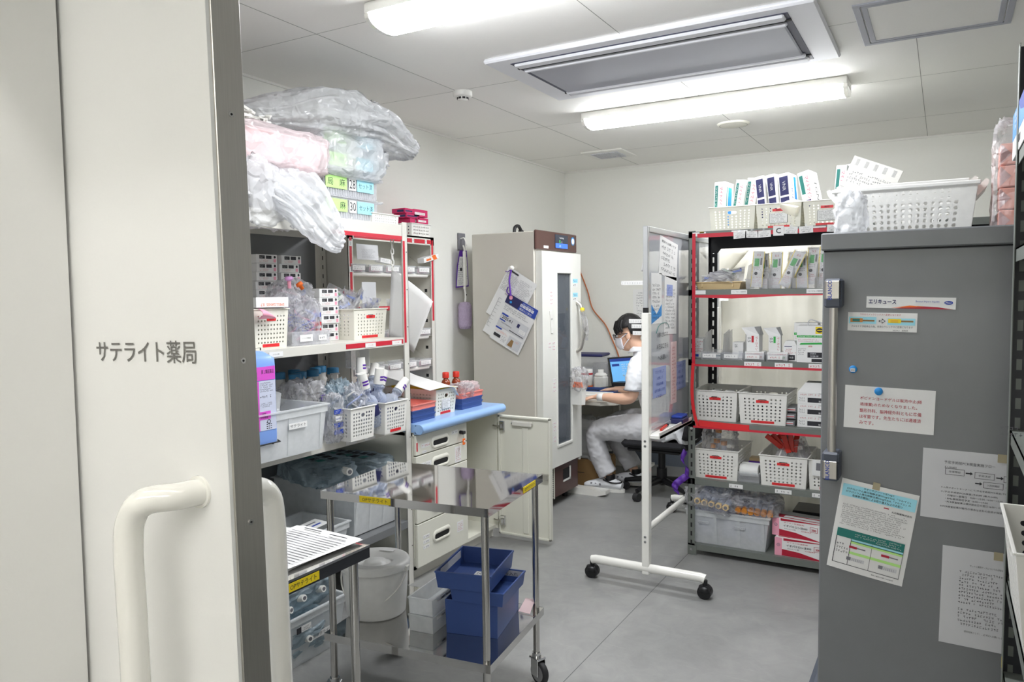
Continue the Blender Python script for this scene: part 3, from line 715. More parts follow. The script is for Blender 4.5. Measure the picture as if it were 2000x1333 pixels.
NW = (-2.225, 5.125, .735); chain(b, [(-1.925, 5.20, .98, .055), (-1.93, 5.15, .90, .047), (-1.935, 5.115, .765, .040), (-1.99, 5.11, .735, .043), (-2.10, 5.115, .735, .036), (*NW, .026, .021)], SKIN)
hand(b, NW, (-1, .05, -.20), 1, (0, 0, 1))
FW = (-2.24, 5.52, .745); chain(b, [(-1.93, 5.50, .98, .055), (-1.93, 5.56, .88, .046), (-1.95, 5.60, .77, .040), (-2.10, 5.57, .74, .035), (*FW, .026, .021)], SKIN)
hand(b, FW, (-1, -.1, -.12), -1, (0, 0, 1))
# legs
NL = [(-1.80, 5.25, .50, .085), (-2.0, 5.245, .495, .078), (-2.24, 5.25, .465, .056), (-2.275, 5.25, .42, .052), (-2.25, 5.255, .30, .052), (-2.20, 5.26, .15, .036), (-2.175, 5.265, .09, .034)]
FL_ = [(-1.80, 5.45, .50, .085), (-2.0, 5.47, .505, .078), (-2.22, 5.49, .48, .056), (-2.24, 5.49, .43, .052), (-2.17, 5.49, .30, .05), (-2.08, 5.49, .15, .035), (-2.05, 5.49, .10, .034)]
chain(b, NL, SKIN); chain(b, FL_, SKIN)
for (ax, ay, az, L) in ((-2.175, 5.265, .09, 1), (-2.05, 5.49, .10, 1)): chain(b, [(ax+.03, ay, az-.03, .034), (ax-.04, ay, az-.035, .036, .03), (ax-.12, ay-.005, az-.055, .038, .02), (ax-.15, ay-.005, az-.06, .03, .014)], SKIN)
BODY = fused(b, 'body', .0065, 4, SKIN)
# trousers
b = MB()
chain(b, [(-1.70, 5.25, .50, .115, .10)]+[(x, y, z, r*1.28+.012) for x, y, z, r in NL[1:3]]+[(-2.285, 5.25, .40, .074), (-2.265, 5.255, .29, .075, .078), (-2.215, 5.26, .17, .070, .076), (-2.19, 5.263, .125, .066, .075)], CLOTHG, 20)
chain(b, [(-1.70, 5.45, .50, .115, .10)]+[(x, y, z, r*1.28+.012) for x, y, z, r in FL_[1:3]]+[(-2.24, 5.49, .40, .072), (-2.17, 5.49, .29, .072, .076), (-2.10, 5.49, .19, .068, .074), (-2.075, 5.49, .145, .064, .072)], CLOTHG, 20)
ball(b, (-1.78, 5.35, .52), .15, CLOTHG, (.95, 1.25, .75))
TR = fused(b, 'trousers', .008, 3, CLOTHG)
def crease(o, amp, fr, seed=0):
    nn = [v.normal.copy() for v in o.data.vertices]; cc = [v.co.copy() for v in o.data.vertices]
    for i, c in enumerate(cc):
        q = c*fr+Vector((seed, 0, 0)); n = .5-abs(noise.noise(q)); n2 = .5-abs(noise.noise(Vector((q.x*2.2, q.y, q.z*2.6))))
        cc[i] = c + nn[i]*amp*(n+.6*n2-.5)
    o.data.vertices.foreach_set('co', [x for c in cc for x in c]); o.data.update()
crease(TR, .011, 11, 3)
# tunic with short sleeves
b = MB()
chain(b, [(-1.69, 5.35, .44, .20, .135), (-1.71, 5.35, .50, .205, .16), (-1.78, 5.35, .62, .185, .145), (-1.84, 5.35, .76, .18, .135), (-1.89, 5.35, .90, .20, .135), (-1.925, 5.35, .99, .175, .105), (-1.945, 5.35, 1.045, .10, .075), (-1.96, 5.345, 1.085, .068, .062)], CLOTHW, 24)
chain(b, [(-1.92, 5.24, .985, .08), (-1.925, 5.165, .93, .072), (-1.93, 5.135, .85, .070), (-1.935, 5.125, .79, .068)], CLOTHW, 18)
chain(b, [(-1.92, 5.46, .985, .08), (-1.925, 5.535, .93, .072), (-1.93, 5.565, .85, .068), (-1.94, 5.58, .80, .066)], CLOTHW, 18)
chain(b, [(-1.64, 5.35, .52, .20, .06), (-1.60, 5.35, .44, .20, .05), (-1.59, 5.35, .405, .19, .03)], CLOTHW, 20)
TU = fused(b, 'tunic', .008, 3, CLOTHW); crease(TU, .012, 9, 7)
b = MB(); q = Vector((-1.934, 5.127, .803))-PO
b.tube([(q.x+.071*math.cos(a), q.y+.071*math.sin(a)*1.0, q.z) for a in [2*PI*k/24 for k in range(24)]], .0035, INKG, 6, closed=True); b.build('sleeve_piping', TU)
# collar
b = MB(); c = Vector((-1.962, 5.345, 1.09))-PO
b.grid(lambda u, v: Vector((c.x-.012*v+(.066+.012*v)*math.cos(2*PI*u), c.y+(.068+.012*v)*math.sin(2*PI*u), c.z+.012-.035*v-.02*v*max(0, -math.cos(2*PI*u)))), 28, 3, CLOTHW, closeu=True); b.build('collar', TU, solid=.004)
# wrist band
b = MB(); wv = Vector((-2.185, 5.123, .7345))-PO
b.grid(lambda u, v: Vector((wv.x-.022+.044*v, wv.y+.033*math.cos(2*PI*u), wv.z+.028*math.sin(2*PI*u))), 24, 2, PAPER, closeu=True); b.build('wrist_band', PER, solid=.004)
# shoes and socks
for nm, (ax, ay, az, fl) in (('near', (-2.175, 5.265, .09, 0)), ('far', (-2.05, 5.49, .105, .012))):
    b = MB(); chain(b, [(ax+.10, ay, .045+fl, .036, .03), (ax+.03, ay, .055+fl, .046, .040), (ax-.05, ay, .055+fl, .050, .042), (ax-.13, ay-.004, .042+fl, .052, .032), (ax-.185, ay-.006, .034+fl, .042, .022), (ax-.205, ay-.006, .03+fl, .022, .014)], CLOTHW, 18)
    chain(b, [(ax+.02, ay, .05+fl, .042), (ax+.01, ay, .085+fl, .040)], CLOTHW)
    sh = fused(b, 'shoe', .006, 3, CLOTHW)
    for v in sh.data.vertices:
        if v.co.z < .012+fl: v.co.z = .012+fl
    s = MB(); ov = [(ax-PO.x+.045-.125*math.cos(a)*1.0-.09, ay-PO.y+(.048+.006*math.cos(a))*math.sin(a)) for a in [2*PI*k/28 for k in range(28)]]
    ov = [(x+.04, y) for x, y in ov]
    s.poly([(x, y, fl+.001) for x, y in ov], WPLAS, (0, 0, .024)); s.build('sole', sh)
    for k in range(3): MB().bx(ax-PO.x-.07-.035*k, ax-PO.x-.055-.035*k, ay-PO.y-.052, ay-PO.y-.046, .046+fl, .062+fl, INKG, .002).build('vent_hole', sh)
    b = MB(); chain(b, [(ax+.0, ay, .085+fl, .039), (ax-.002, ay, .125+fl, .040)], BLK); b.build('sock', PER)
    MB().tube([(ax-PO.x-.04, ay-PO.y-.04, .09+fl), (ax-PO.x+.04, ay-PO.y-.046, .075+fl), (ax-PO.x+.095, ay-PO.y-.01, .075+fl), (ax-PO.x+.06, ay-PO.y+.04, .075+fl)], .006, BLK, 8, sub=5).build('heel_strap', sh)
# hair: a cap over the skull, long fringe, trimmed above the ear
def headsurf(u, v, k, xo=.0):
    """u round the head (0 = face, -x), v from crown (0) down (1)"""
    a = 2*PI*u; p = v*PI*.62
    x = -.100*k*math.sin(p)*math.cos(a)+.008; y = .083*k*math.sin(p)*math.sin(a); z = .108*k*math.cos(p)+.035
    return (x, y, z)
b = MB(); rg = random.Random(2)
def hairf(u, v):
    a = 2*PI*u; c = math.cos(a)
    ear = abs(abs(((u+.5) % 1)-.5)*2-.52)            # 0 at the ear
    lo = .70 if c > .55 else (.80+.20*max(0, -c)+(.10 if c < -.2 else 0))
    if -.2 < c < .3: lo = .72
    vv = v*lo/.62*.62
    k = 1.10+.035*math.sin(u*60)*.25+.03*noise.noise(Vector((u*14, v*3, 1)))+.03*(1-v)
    x, y, z = headsurf(u, vv, k)
    return Vector(hp(x, y, z))-PO
b.grid(hairf, 64, 14, HAIR, closeu=True)
hr = b.build('hair', PER, solid=.008)
b = MB()
for i in range(22):
    a = (i-10.5)/10.5*1.35; x0, y0, z0 = headsurf(a/(2*PI), .52, 1.12); x1, y1, z1 = headsurf(a/(2*PI), .82+.05*math.sin(i*2.3), 1.10)
    b.tube([Vector(hp(x0*.9, y0*.9, z0+.02))-PO, Vector(hp((x0+x1)/2-.012, (y0+y1)/2, (z0+z1)/2))-PO, Vector(hp(x1, y1, z1))-PO], [.012, .0125, .0115, .009, .004], HAIR, 6, sub=2)
b.build('fringe', hr)
# mask, straps, spectacles
b = MB()
def maskf(u, v):
    y = (u-.5)*.145; t = abs(u-.5)*2
    x = -.122+.075*t**1.9-.008*math.sin(PI*v)*(1-t*t)+.022*(v < .0); z = -.005-.085*v-.006*t+(.010*(1-t) if v < .15 else 0)+.012*t*(1-2*v)*0
    x += .030*max(0, v-.6)*2*(1-t)
    return Vector(hp(x, y, z))-PO
b.grid(maskf, 22, 12, MASKM); mk = b.build('face_mask', PER, solid=.0025)
for s in (-1, 1):
    for (z0, z1) in ((-.012, .012), (-.082, -.035)):
        pts = [hp(-.048, s*.073, z0), hp(-.018, s*.081, (z0+z1)/2+.002), hp(.012, s*.086, z1)]
        st = MB(); P_ = spline([Vector(p)-PO for p in pts], 6); vs = []
        for p in P_: vs += [p+Vector((0, 0, .0045)), p-Vector((0, 0, .0045))]
        st.add(vs, [(2*i, 2*i+1, 2*i+3, 2*i+2) for i in range(len(P_)-1)], MASKM, None, True); st.build('ear_loop', mk, solid=.0015)
b = MB()
for s in (-1, 1):
    c = hp(-.118, s*.033, .012)
    pts = []
    for k in range(20):
        a = 2*PI*k/20; e = .5; cc, ss = math.cos(a), math.sin(a)
        pts.append(Vector(hp(-.118+.010*abs(cc)*(1 if cc*s > 0 else 0), s*.033+.026*math.copysign(abs(cc)**e, cc), .010+.019*math.copysign(abs(ss)**e, ss)))-PO)
    b.tube(pts, .0026, BLK, 6, closed=True)
    b.tube([Vector(hp(-.108, s*.060, .020))-PO, Vector(hp(-.05, s*.083, .018))-PO, Vector(hp(.015, s*.088, .012))-PO], .0024, BLK, 6, sub=4)
b.tube([Vector(hp(-.120, -.008, .016))-PO, Vector(hp(-.124, 0, .020))-PO, Vector(hp(-.120, .008, .016))-PO], .0022, BLK, 6)
gl = b.build('spectacles', PER)
b = MB()
for s in (-1, 1): b.bx(-.0005, .0005, -.024, .024, -.017, .017, CLEAR, T=Matrix.Translation(Vector(hp(-.117, s*.033, .010))-PO) @ RX)
b.build('lens', gl)
b = MB()
for s in (-1, 1): ball(b, hp(-.090, s*.031, .012), .011, PAPER, n=12, k=8); ball(b, hp(-.0965, s*.031, .012), .0055, INK, n=10, k=6)
b.build('eyes', PER)
# ---------------------------------------------------------------- glossy white board on castors, seen edge-on
t = WB = thing('whiteboard', 'white rolling whiteboard on castors covered in notices beside grey shelving', 'whiteboard', (-1.29, 0, 0))
for y in (3.60, 4.95):
    MB().bx(-.019, .019, y-.02, y+.025, .07, 1.40, GLOSSW, .004).build('post', t)
    f = MB().tube([(-.30, y, .095), (-.28, y, .10), (.28, y, .10), (.30, y, .095)], .023, GLOSSW, 14)
    fo = f.build('foot', t)
    for x in (-.30, .30):
        MB().cyl((x, y-.022, .034), (x, y+.022, .034), .034, BLK, n=20).cyl((x, y, .034), (x, y, .09), .012, BLK).lathe([(0, .07), (.03, .06), (.036, .036), (.03, .036)], BLK, 16, T=Matrix.Translation((x, y, 0))).build('castor', fo)
    if y < 4:
        for z in (.73, .755, .24, .265): MB().cyl((0, y-.0215, z), (0, y-.019, z), .007, CHROME, n=12).cyl((0, y-.022, z), (0, y-.0214, z), .003, DARK, n=6).build('bolt', t)
MB().tube([(0, 3.60, .30), (0, 4.95, .30)], .017, GLOSSW, 12).build('cross_bar', t)
MB().bx(-.012, .006, 3.605, 4.945, .80, 1.80, BOARD, .001).build('board_panel', t)
f = MB()
for (y0, y1, z0, z1) in ((3.59, 3.615, .79, 1.83), (4.935, 4.96, .79, 1.83), (3.615, 4.935, 1.80, 1.83), (3.615, 4.935, .785, .805)): f.bx(-.014, .012, y0, y1, z0, z1, ALU, .003)
f.bx(-.013, .013, 3.588, 3.60, 1.40, 1.425, BLK)
f.build('frame', t)
MB().bx(.0, .07, 3.60, 4.155, .765, .785, WPLAS, .003).bx(.064, .07, 3.60, 4.155, .765, .80, WPLAS, .002).bx(.0, .033, 4.15, 4.95, .765, .785, WPLAS, .003).build('pen_tray', t)
def notice(name, label, y, z, w_, h_, rows, m=PAPER, ink=INK, tilt=0, seed=1, head=None, extra=None):
    b = MB(); b.bx(-w_/2, w_/2, -.0008, 0, -h_/2, h_/2, m)
    if head: b.text(head, ink, (0, -.0011, h_*.38), h=h_*.07, w=w_*.8)
    if rows: b.lines(-w_*.4, w_*.4, -h_*.42, h_*.30, rows, ink, -.0011, seed)
    if extra: extra(b, w_, h_)
    return solo(b, name, label, 'notice', (-1.29+.0065, y, z), rot=(0, tilt, PI/2), group='papers on the whiteboard')
notice('notice', 'white tilted notice, topmost sheet on the whiteboard', 3.93, 1.68, .30, .20, 5, tilt=R(7), head='棚卸のお願いです', seed=3)
notice('notice', 'white sheet with blue corner on the upper whiteboard', 3.735, 1.47, .16, .26, 9, seed=5, extra=lambda b, w, h: b.poly([(-w/2, -.001, -h/2), (w/2, -.001, -h/2+.04), (w/2, -.001, -h/2+.10), (0, -.001, -h/2+.05), (-w/2, -.001, -h/2+.10)], SKY))
notice('notice', 'tall typed white sheet with a blue block on the upper whiteboard', 3.965, 1.43, .21, .31, 12, seed=7, tilt=R(2), extra=lambda b, w, h: b.bx(-.07, .03, -.0013, -.001, .05, .11, LILACB).lines(-.06, .02, .06, .1, 3, INKB, -.0016, 4))
def blue_memo(y, lbl):
    notice('blue_memo', lbl, y, 1.035, .21, .155, 0, LILACB, INKB, extra=lambda b, w, h: [b.text(s, INKB, (0, -.0013, h*.34-i*.032), h=.016, w=w*.75*k) for i, (s, k) in enumerate((('マスクをして', .9), ('入室して', .6), ('手指消毒', .7), ('必ずお願いします', 1), ('ください', .7)))])
blue_memo(3.785, 'lavender memo low on the whiteboard, the nearer of two alike')
blue_memo(4.135, 'lavender memo low on the whiteboard, the farther of two alike')
for i, (s, w_) in enumerate((('お疲れさまです', .17), ('メモはこちら', .18), ('へお願い', .15))): MB().text(s, INK, (0, -.001, .06-i*.06), h=.026, w=w_).build('handwritten_line', WB, (.0065, 3.83, 1.22), (0, 0, PI/2))
arc = MB().tube([(-.10, -.001, .07), (-.05, -.001, .11), (.06, -.001, .12), (.11, -.001, .09)], .0014, TEAL, 4, sub=5)
arc.build('drawn_arc', WB, (.0065, 3.83, 1.22), (0, 0, PI/2))
solo(MB().bx(-.05, .05, -.001, 0, -.17, .17, ROSE).lines(-.03, .03, -.15, .15, 16, INKR, -.0013, 2), 'pink_notice', 'narrow pink typed strip in the middle of the whiteboard', 'notice', (-1.2835, 4.02, 1.06), rot=(0, 0, PI/2), group='papers on the whiteboard')
solo(MB().bx(-.01, .06, -.06, .06, 0, .03, NAVY, .006).bx(-.005, .055, -.055, .055, .03, .045, INKB, .005), 'board_eraser', 'dark blue eraser lying on the whiteboard pen tray', 'eraser', (-1.275, 4.02, .7855))
solo(MB().cyl((0, -.07, .007), (0, .06, .007), .007, REDC, n=10).cyl((0, .06, .007), (0, .09, .007), .0075, BLK, n=10), 'marker_pen', 'red marker pen lying on the whiteboard pen tray', 'pen', (-1.265, 3.80, .7855), R(6))

# ---------------------------------------------------------------- grey-green shelving standing across the room
t = SHELF_C = thing('steel_shelving', 'grey green slotted steel shelving with red tape facing the doorway', 'shelving')
qx0, qx1, qy0, qy1 = -1.25, .22, 4.18, 4.63
def angle_post(x, y, sx, sy, z1, m, pitch=.05):
    p = MB(); a = .04
    p.bx(x, x+sx*a, y, y+sy*.002, 0, z1, m).bx(x, x+sx*.002, y, y+sy*a, 0, z1, m)
    n = int((z1-.1)/pitch)
    for i in range(n):
        z = .06+i*pitch
        for d in (-.0007, .0007):
            p.bx(x+sx*.016, x+sx*.026, y+sy*.001+d*2-.0004, y+sy*.001+d*2+.0004, z, z+.026, DARK)
            p.bx(x+sx*.001+d*2-.0004, x+sx*.001+d*2+.0004, y+sy*.016, y+sy*.026, z, z+.026, DARK)
    return p
angle_post(qx0, qy0, 1, 1, 1.84, SHELFG).build('post', t)
angle_post(qx1, qy0, -1, 1, 1.84, SHELFG).build('post', t)
def back_post(x, sx):
    p = MB(); y = qy1
    z = .06; p.bx(x, x+sx*.002, y-.04, y, 0, 1.84, BLACKST)
    # the wide slotted leg, with real slots the wall shows through
    p.bx(x, x+sx*.016, y-.002, y, 0, 1.84, BLACKST).bx(x+sx*.026, x+sx*.045, y-.002, y, 0, 1.84, BLACKST)
    while z < 1.8:
        p.bx(x+sx*.016, x+sx*.026, y-.002, y, z, z+.022, BLACKST); z += .055
    return p
back_post(qx0, 1).build('post', t); back_post(qx1, -1).build('post', t)
for z in (1.835, 1.513, 1.122, .772, .443, .065):
    s = MB().bx(qx0+.002, qx1-.002, qy0+.002, qy1-.002, z-.004, z, SHELFG)
    s.bx(qx0+.002, qx1-.002, qy0, qy0+.002, z-.034, z, SHELFG).bx(qx0+.002, qx1-.002, qy1-.003, qy1-.001, z-.034, z, BLACKST)
    o = s.build('shelf_board', t)
    if z > 1.8:
        MB().bx(qx0+.05, -.44, qy0-.0012, qy0, z-.034, z-.012, RED).build('red_tape', o)
        lab(o, (qx0+.075, qy0, z-.006), .025, .008, 'y', None, None, 0, GOLD)
        for x in (qx0+.002, qx1-.002):
            s_ = 1 if x < -1 else -1
            MB().poly([(x, qy1-.004, z-.034), (x+s_*.10, qy1-.004, z-.034), (x+s_*.045, qy1-.004, z-.10), (x, qy1-.004, z-.10)], BLACKST, (0, .002, 0)).build('gusset', t)
            MB().bx(x+s_*.002, qx1-.05 if x < -1 else x+s_*.05, qy1-.005, qy1-.003, z-.075, z-.034, BLACKST).build('back_beam', t)
    if .7 < z < 1.8:
        r = MB(); n = 24
        dip = .012
        r.grid(lambda u, v: Vector((qx0+.03+u*.85, qy0-.0015-.001*v, z-.03-.010*v*(1-.4*u)-dip*v*max(0, 1-abs(u-.25)*3) if z > 1.4 else z-.026-.012*v)), n, 2, RED)
        r.build('red_tape', o)
    if z > 1.4:
        for x, w_ in ((-1.19, .075), (-.97, .085), (-.58, .09)): lab(o, (x, qy0, z-.015), w_, .022, 'y', 'モリプロンF透析剤' if x > -1.1 else None, INK, th=.008)
    elif z > 1.0:
        for x in (-.895, -.735, -.565): lab(o, (x, qy0, z-.016), .09, .024, 'y', rows=1, ink=INKR, seed=3)
    elif .4 < z < .5:
        for x, w_ in ((-.98, .075), (-.73, .085), (-.545, .08)): lab(o, (x, qy0, z-.018), w_, .022, 'y', rows=1, seed=9)
rt = MB(); rt.bx(qx0+.022, qx0+.040, qy0-.0018, qy0-.0005, 1.09, 1.825, RED).build('red_tape', t)
rt = MB(); rt.grid(lambda u, v: Vector((qx0+.02+.018*u+.012*math.sin(v*PI)*(-.6)+ (v**4)*.03, qy0-.002, 1.10-.36*v)), 2, 14, REDL)
rt.build('red_tape', t)
rt = MB(); rt.grid(lambda u, v: Vector((qx0+.06+.28*u, qy0-.002, .772-.034*v-.008*math.sin(u*PI*.5)+.008)), 8, 2, REDL); rt.build('red_tape', t)
for z in (.03, .73): MB().cyl((qx0+.02, qy0-.004, z), (qx0+.02, qy0, z), .008, CHROME, n=12).build('bolt', t)
MB().bx(qx0, qx0+.05, qy0-.002, qy0, 0, .055, SHELFG).build('foot_plate', t)

# cream cloth hung behind that shelving
t = MB()
def cl(u, v):
    x = -1.32+1.45*u
    a = .03*math.sin(u*31+.8*math.sin(v*2))+.012*math.sin(u*73+1)+.025*noise.noise(Vector((u*8, v*1.6, 3)))
    top = .03*math.sin(u*9)**2
    return Vector((x+.02*noise.noise(Vector((v*3, u*2, 8))), 5.16+a*(.45+.55*v), 1.83-top*(1-v)-v*1.80))
t.grid(cl, 130, 30, CURT)
solo(t, 'cloth_drape', 'cream cloth hanging in folds behind the grey shelving', 'drape', solid=.001)
solo(MB().grid(lambda u, v: Vector((-1.36+.24*u*(1-v)+.03*v, 5.10-.05*math.sin(u*PI)*(1-v), 1.80-.24*v-.03*u)), 8, 8, CURT), 'folded_cloth_corner', 'turned over corner of cream cloth behind shelving, top left', 'drape', solid=.001)
for (x, z, w_, lbl) in ((-1.32, 1.66, .14, 'typed sheet pinned behind the shelving above the clear tray'), (-1.36, 1.30, .10, 'pale sheet with tiny green and blue marks behind shelving')):
    b = MB().bx(-w_/2, w_/2, -.001, 0, -.22, .16, PAPER).lines(-w_*.4, w_*.4, -.1, .14, 16, INKG, -.0014, 5)
    if z < 1.5: b.bx(-.03, -.01, -.0016, -.001, .1, .12, GREEN).bx(.01, .03, -.0016, -.001, .1, .12, SKY)
    solo(b, 'notice', lbl, 'notice', (x, 5.085, z))

# ---------------------------------------------------------------- tall grey steel cart in front of it
t = CART = thing('steel_cart', 'tall grey steel food cart with steel push bar and taped notices', 'cart')
gx0, gx1, gy0, gy1 = -.327, .42, 2.5, 3.3
MB().bx(gx0, gx1, gy0, gy1, .16, 1.62, CARTG, .004).build('body', t)
MB().bx(gx0-.006, gx1+.006, gy0-.006, gy1+.006, 1.622, 1.675, CARTG, .004).build('top_cap', t)
MB().bx(gx0+.002, gx1, gy0+.002, gy1, 1.618, 1.623, DARK).build('seam', t)
MB().bx(gx0-.05, gx1+.05, gy0-.04, gy1+.05, .09, .18, CARTD, .02).build('bumper', t)
for x in (gx0+.07, gx1-.07):
    for y in (gy0+.08, gy1-.08): MB().cyl((x-.018, y, .06), (x+.018, y, .06), .06, RUBBER, n=24).bx(x-.028, x+.028, y-.03, y+.03, .06, .1, CHROME).build('castor', t)
hb = MB().cyl((-.288, 2.445, .97), (-.288, 2.445, 1.50), .012, STEEL, n=20)
hb.build('push_bar', t)
for (z0, z1, up) in ((1.448, 1.535, 1), (.925, 1.012, 0)):
    k = MB().bx(-.313, -.265, 2.425, gy0, z0, z1, CARTD, .006)
    k.bx(-.3125, -.2665, 2.4235, gy0, z0+(.022 if up else .002), z1-(.002 if up else .022), STEEL, .006)
    k.text('BLANCO', INKB, (-.297, 2.4231, (z0+z1)/2+(.01 if up else -.01)), (0, 0, 1), (-1, 0, 0), h=.012, w=.058, bold=.02)
    k.build('bar_bracket', t)

# papers, stickers and magnets on the cart
CY = 2.4995
def stick(name, label, cat, x, z, w_, h_, fn, tilt=0, m=PAPER, bow=0, grp='papers on the grey cart'):
    b = MB()
    if bow: b, P = sheet(w_, h_, bow=bow, m=m)
    else: b.bx(-w_/2, w_/2, -.0008, 0, -h_/2, h_/2, m)
    fn(b, w_, h_)
    return solo(b, name, label, cat, (x, CY, z), rot=(0, tilt, 0), group=grp)
Y1 = -.0012
def f1(b, w, h):
    b.text('エリキュース', NAVY, (-.073, Y1, .002), h=.014, w=.074, bold=.03)
    b.poly([(-.04, Y1, -h/2), (.02, Y1, -h/2+.008), (.07, Y1, -h/2+.006), (w/2-.005, Y1, -h/2)], CRIM).poly([(-.05, Y1-.0002, -h/2+.001), (.0, Y1-.0002, -h/2+.009), (.04, Y1-.0002, -h/2+.006)], ORANGE)
    b.text('Bristol Myers Squibb', INKB, (.045, Y1, .004), h=.006, w=.06)
    b.lathe([(0, 0), (.011, 0)], INKB, 20, T=Matrix.Translation((.098, Y1, .002)) @ Matrix.Rotation(PI/2, 4, 'X') @ Matrix.Diagonal((1, .5, 1, 1)))
    b.text('Pfizer', PAPER, (.098, Y1-.0003, .002), h=.005, w=.015)
stick('drug_sticker', 'long white drug name sticker at top of the grey cart', 'sticker', -.0875, 1.461, .232, .034, f1, R(1.5))
def f2(b, w, h):
    b.text('フロセミド→ラシックスへ変更になります', CRIM, (-.005, Y1, .022), h=.006, w=.11)
    b.bx(-.09, -.015, Y1-.0001, Y1, -.006, .014, CYANL).bx(.015, .088, Y1-.0001, Y1, -.008, .012, CYANL)
    for x0, c in ((-.086, AMBER), (.017, YEL)): b.bx(x0, x0+.034, Y1-.0003, Y1-.0001, -.002, .010, c).bx(x0+.034, x0+.066, Y1-.0003, Y1-.0001, .001, .006, CARDB).bx(x0+.006, x0+.026, Y1-.0005, Y1-.0003, 0, .008, TEAL if c is AMBER else GOLD)
    b.poly([(-.008, Y1, .006), (.0, Y1, .006), (.0, Y1, .011), (.010, Y1, .003), (.0, Y1, -.005), (.0, Y1, 0), (-.008, Y1, 0)], INK).poly([(-.006, Y1-.0002, .0045), (.0015, Y1-.0002, .0045), (.0015, Y1-.0002, .0075), (.0075, Y1-.0002, .003), (.0015, Y1-.0002, -.0015), (.0015, Y1-.0002, .0015), (-.006, Y1-.0002, .0015)], PAPER)
    b.text('フロセミド供給停止の為、先発のラシックスに変更になります', INK, (0, Y1, -.014), h=.0065, w=.165)
    b.text('2025.4.1　薬剤部', INK, (.05, Y1, -.024), h=.005, w=.04)
stick('drug_sticker', 'small white card with two ampoule pictures on grey cart', 'sticker', -.161, 1.404, .186, .056, f2, R(1.2))
def f3(b, w, h):
    for i, (s, k) in enumerate((('ポビドンヨードゲルは販売中止(経', 1), ('過措置)のためなくなりました。', .93), ('整形外科、脳神経外科ともに準備', 1), ('は不要です。先生たちには通達済', 1), ('みです。', .24))):
        W = .165*k; b.text(s, CRIM, (-.078, Y1, .028-i*.0185), h=.0115, w=W, align='l', bold=.008)
stick('notice', 'white notice with red Japanese text under the blue magnet', 'notice', -.139, 1.143, .242, .13, f3, R(1.5))
def mag(x, z, lbl, tagm=None):
    b = MB().lathe([(0, -.008), (.009, -.008), (.0115, -.005), (.0115, 0)], SKY, 24, T=Matrix.Rotation(PI/2, 4, 'X') @ Matrix.Scale(-1, 4, (0, 0, 1)))
    if tagm: b.bx(-.007, .006, -.0088, -.008, -.007, .003, PAPER).text('確認', INK, (0, -.009, -.002), h=.005)
    o = solo(b, 'magnet', lbl, 'magnet', (x, CY-.001, z)); return o
mag(-.237, 1.260, 'round blue magnet with tiny white label on grey cart', True)
mag(-.166, 1.196, 'plain round blue magnet holding the red-text notice')
def tape(b, x, z): b.bx(x-.011, x+.011, Y1-.0008, Y1-.0004, z-.012, z+.012, TAPE)
def f4(b, w, h):
    b.text('予定手術前PCR検査実施フロー', INK, (-.02, Y1-.0003, .067), h=.009, w=.125)
    b.text('【入院前】', INK, (-.066, Y1-.0003, .052), h=.006, w=.028)
    def box(x, z, s, q=.048):
        for (a0, a1, c0, c1) in ((x-q/2, x+q/2, z-.009, z-.008), (x-q/2, x+q/2, z+.008, z+.009), (x-q/2, x-q/2+.001, z-.009, z+.009), (x+q/2-.001, x+q/2, z-.009, z+.009)): b.bx(a0, a1, Y1-.0003, Y1, c0, c1, INK)
        b.text(s, INK, (x, Y1-.0003, z), h=.006, w=.03)
    box(-.055, .040, '外来受診'); box(.018, .037, '手術決定'); box(.088, .034, '検体採取'); box(.04, .012, '入院前確認')
    for x, z in ((-.02, .040), (.054, .036), (.004, .014), (.078, .011)): b.bx(x-.008, x+.004, Y1-.0003, Y1, z-.0018, z+.0018, INK).poly([(x+.003, Y1-.0004, z-.005), (x+.01, Y1-.0004, z), (x+.003, Y1-.0004, z+.005)], INK)
    for i, (s, k) in enumerate((('＊入院サポートセンターにて(予定手術前PCR検査)予約枠を取得', .19), ('＊(予定手術前PCR検査)予約枠 (最大24時)', .14), ('・月曜日～金曜日　9:00～12:00, 14:00～15:00', .14), ('・BML検体回収予定 16:00～17:00', .105), ('・PCR検査結果は検体提出日の翌日16:00～17:00に', .15), ('＊PCR検査結果が陽性の場合は主科の医師が保健所に届出', .18))):
        b.text(s, INK, (-.088+(.012 if 1 < i < 5 else 0), Y1-.0003, -.008-i*.0095-(.003 if i > 0 else 0)-(.005 if i > 4 else 0)), h=.0062, w=k, align='l')
    tape(b, .058, h/2-.01)
stick('notice', 'white flow chart sheet taped right of the cart', 'notice', .09, .931, .275, .205, f4, R(1.2), PAPERG)
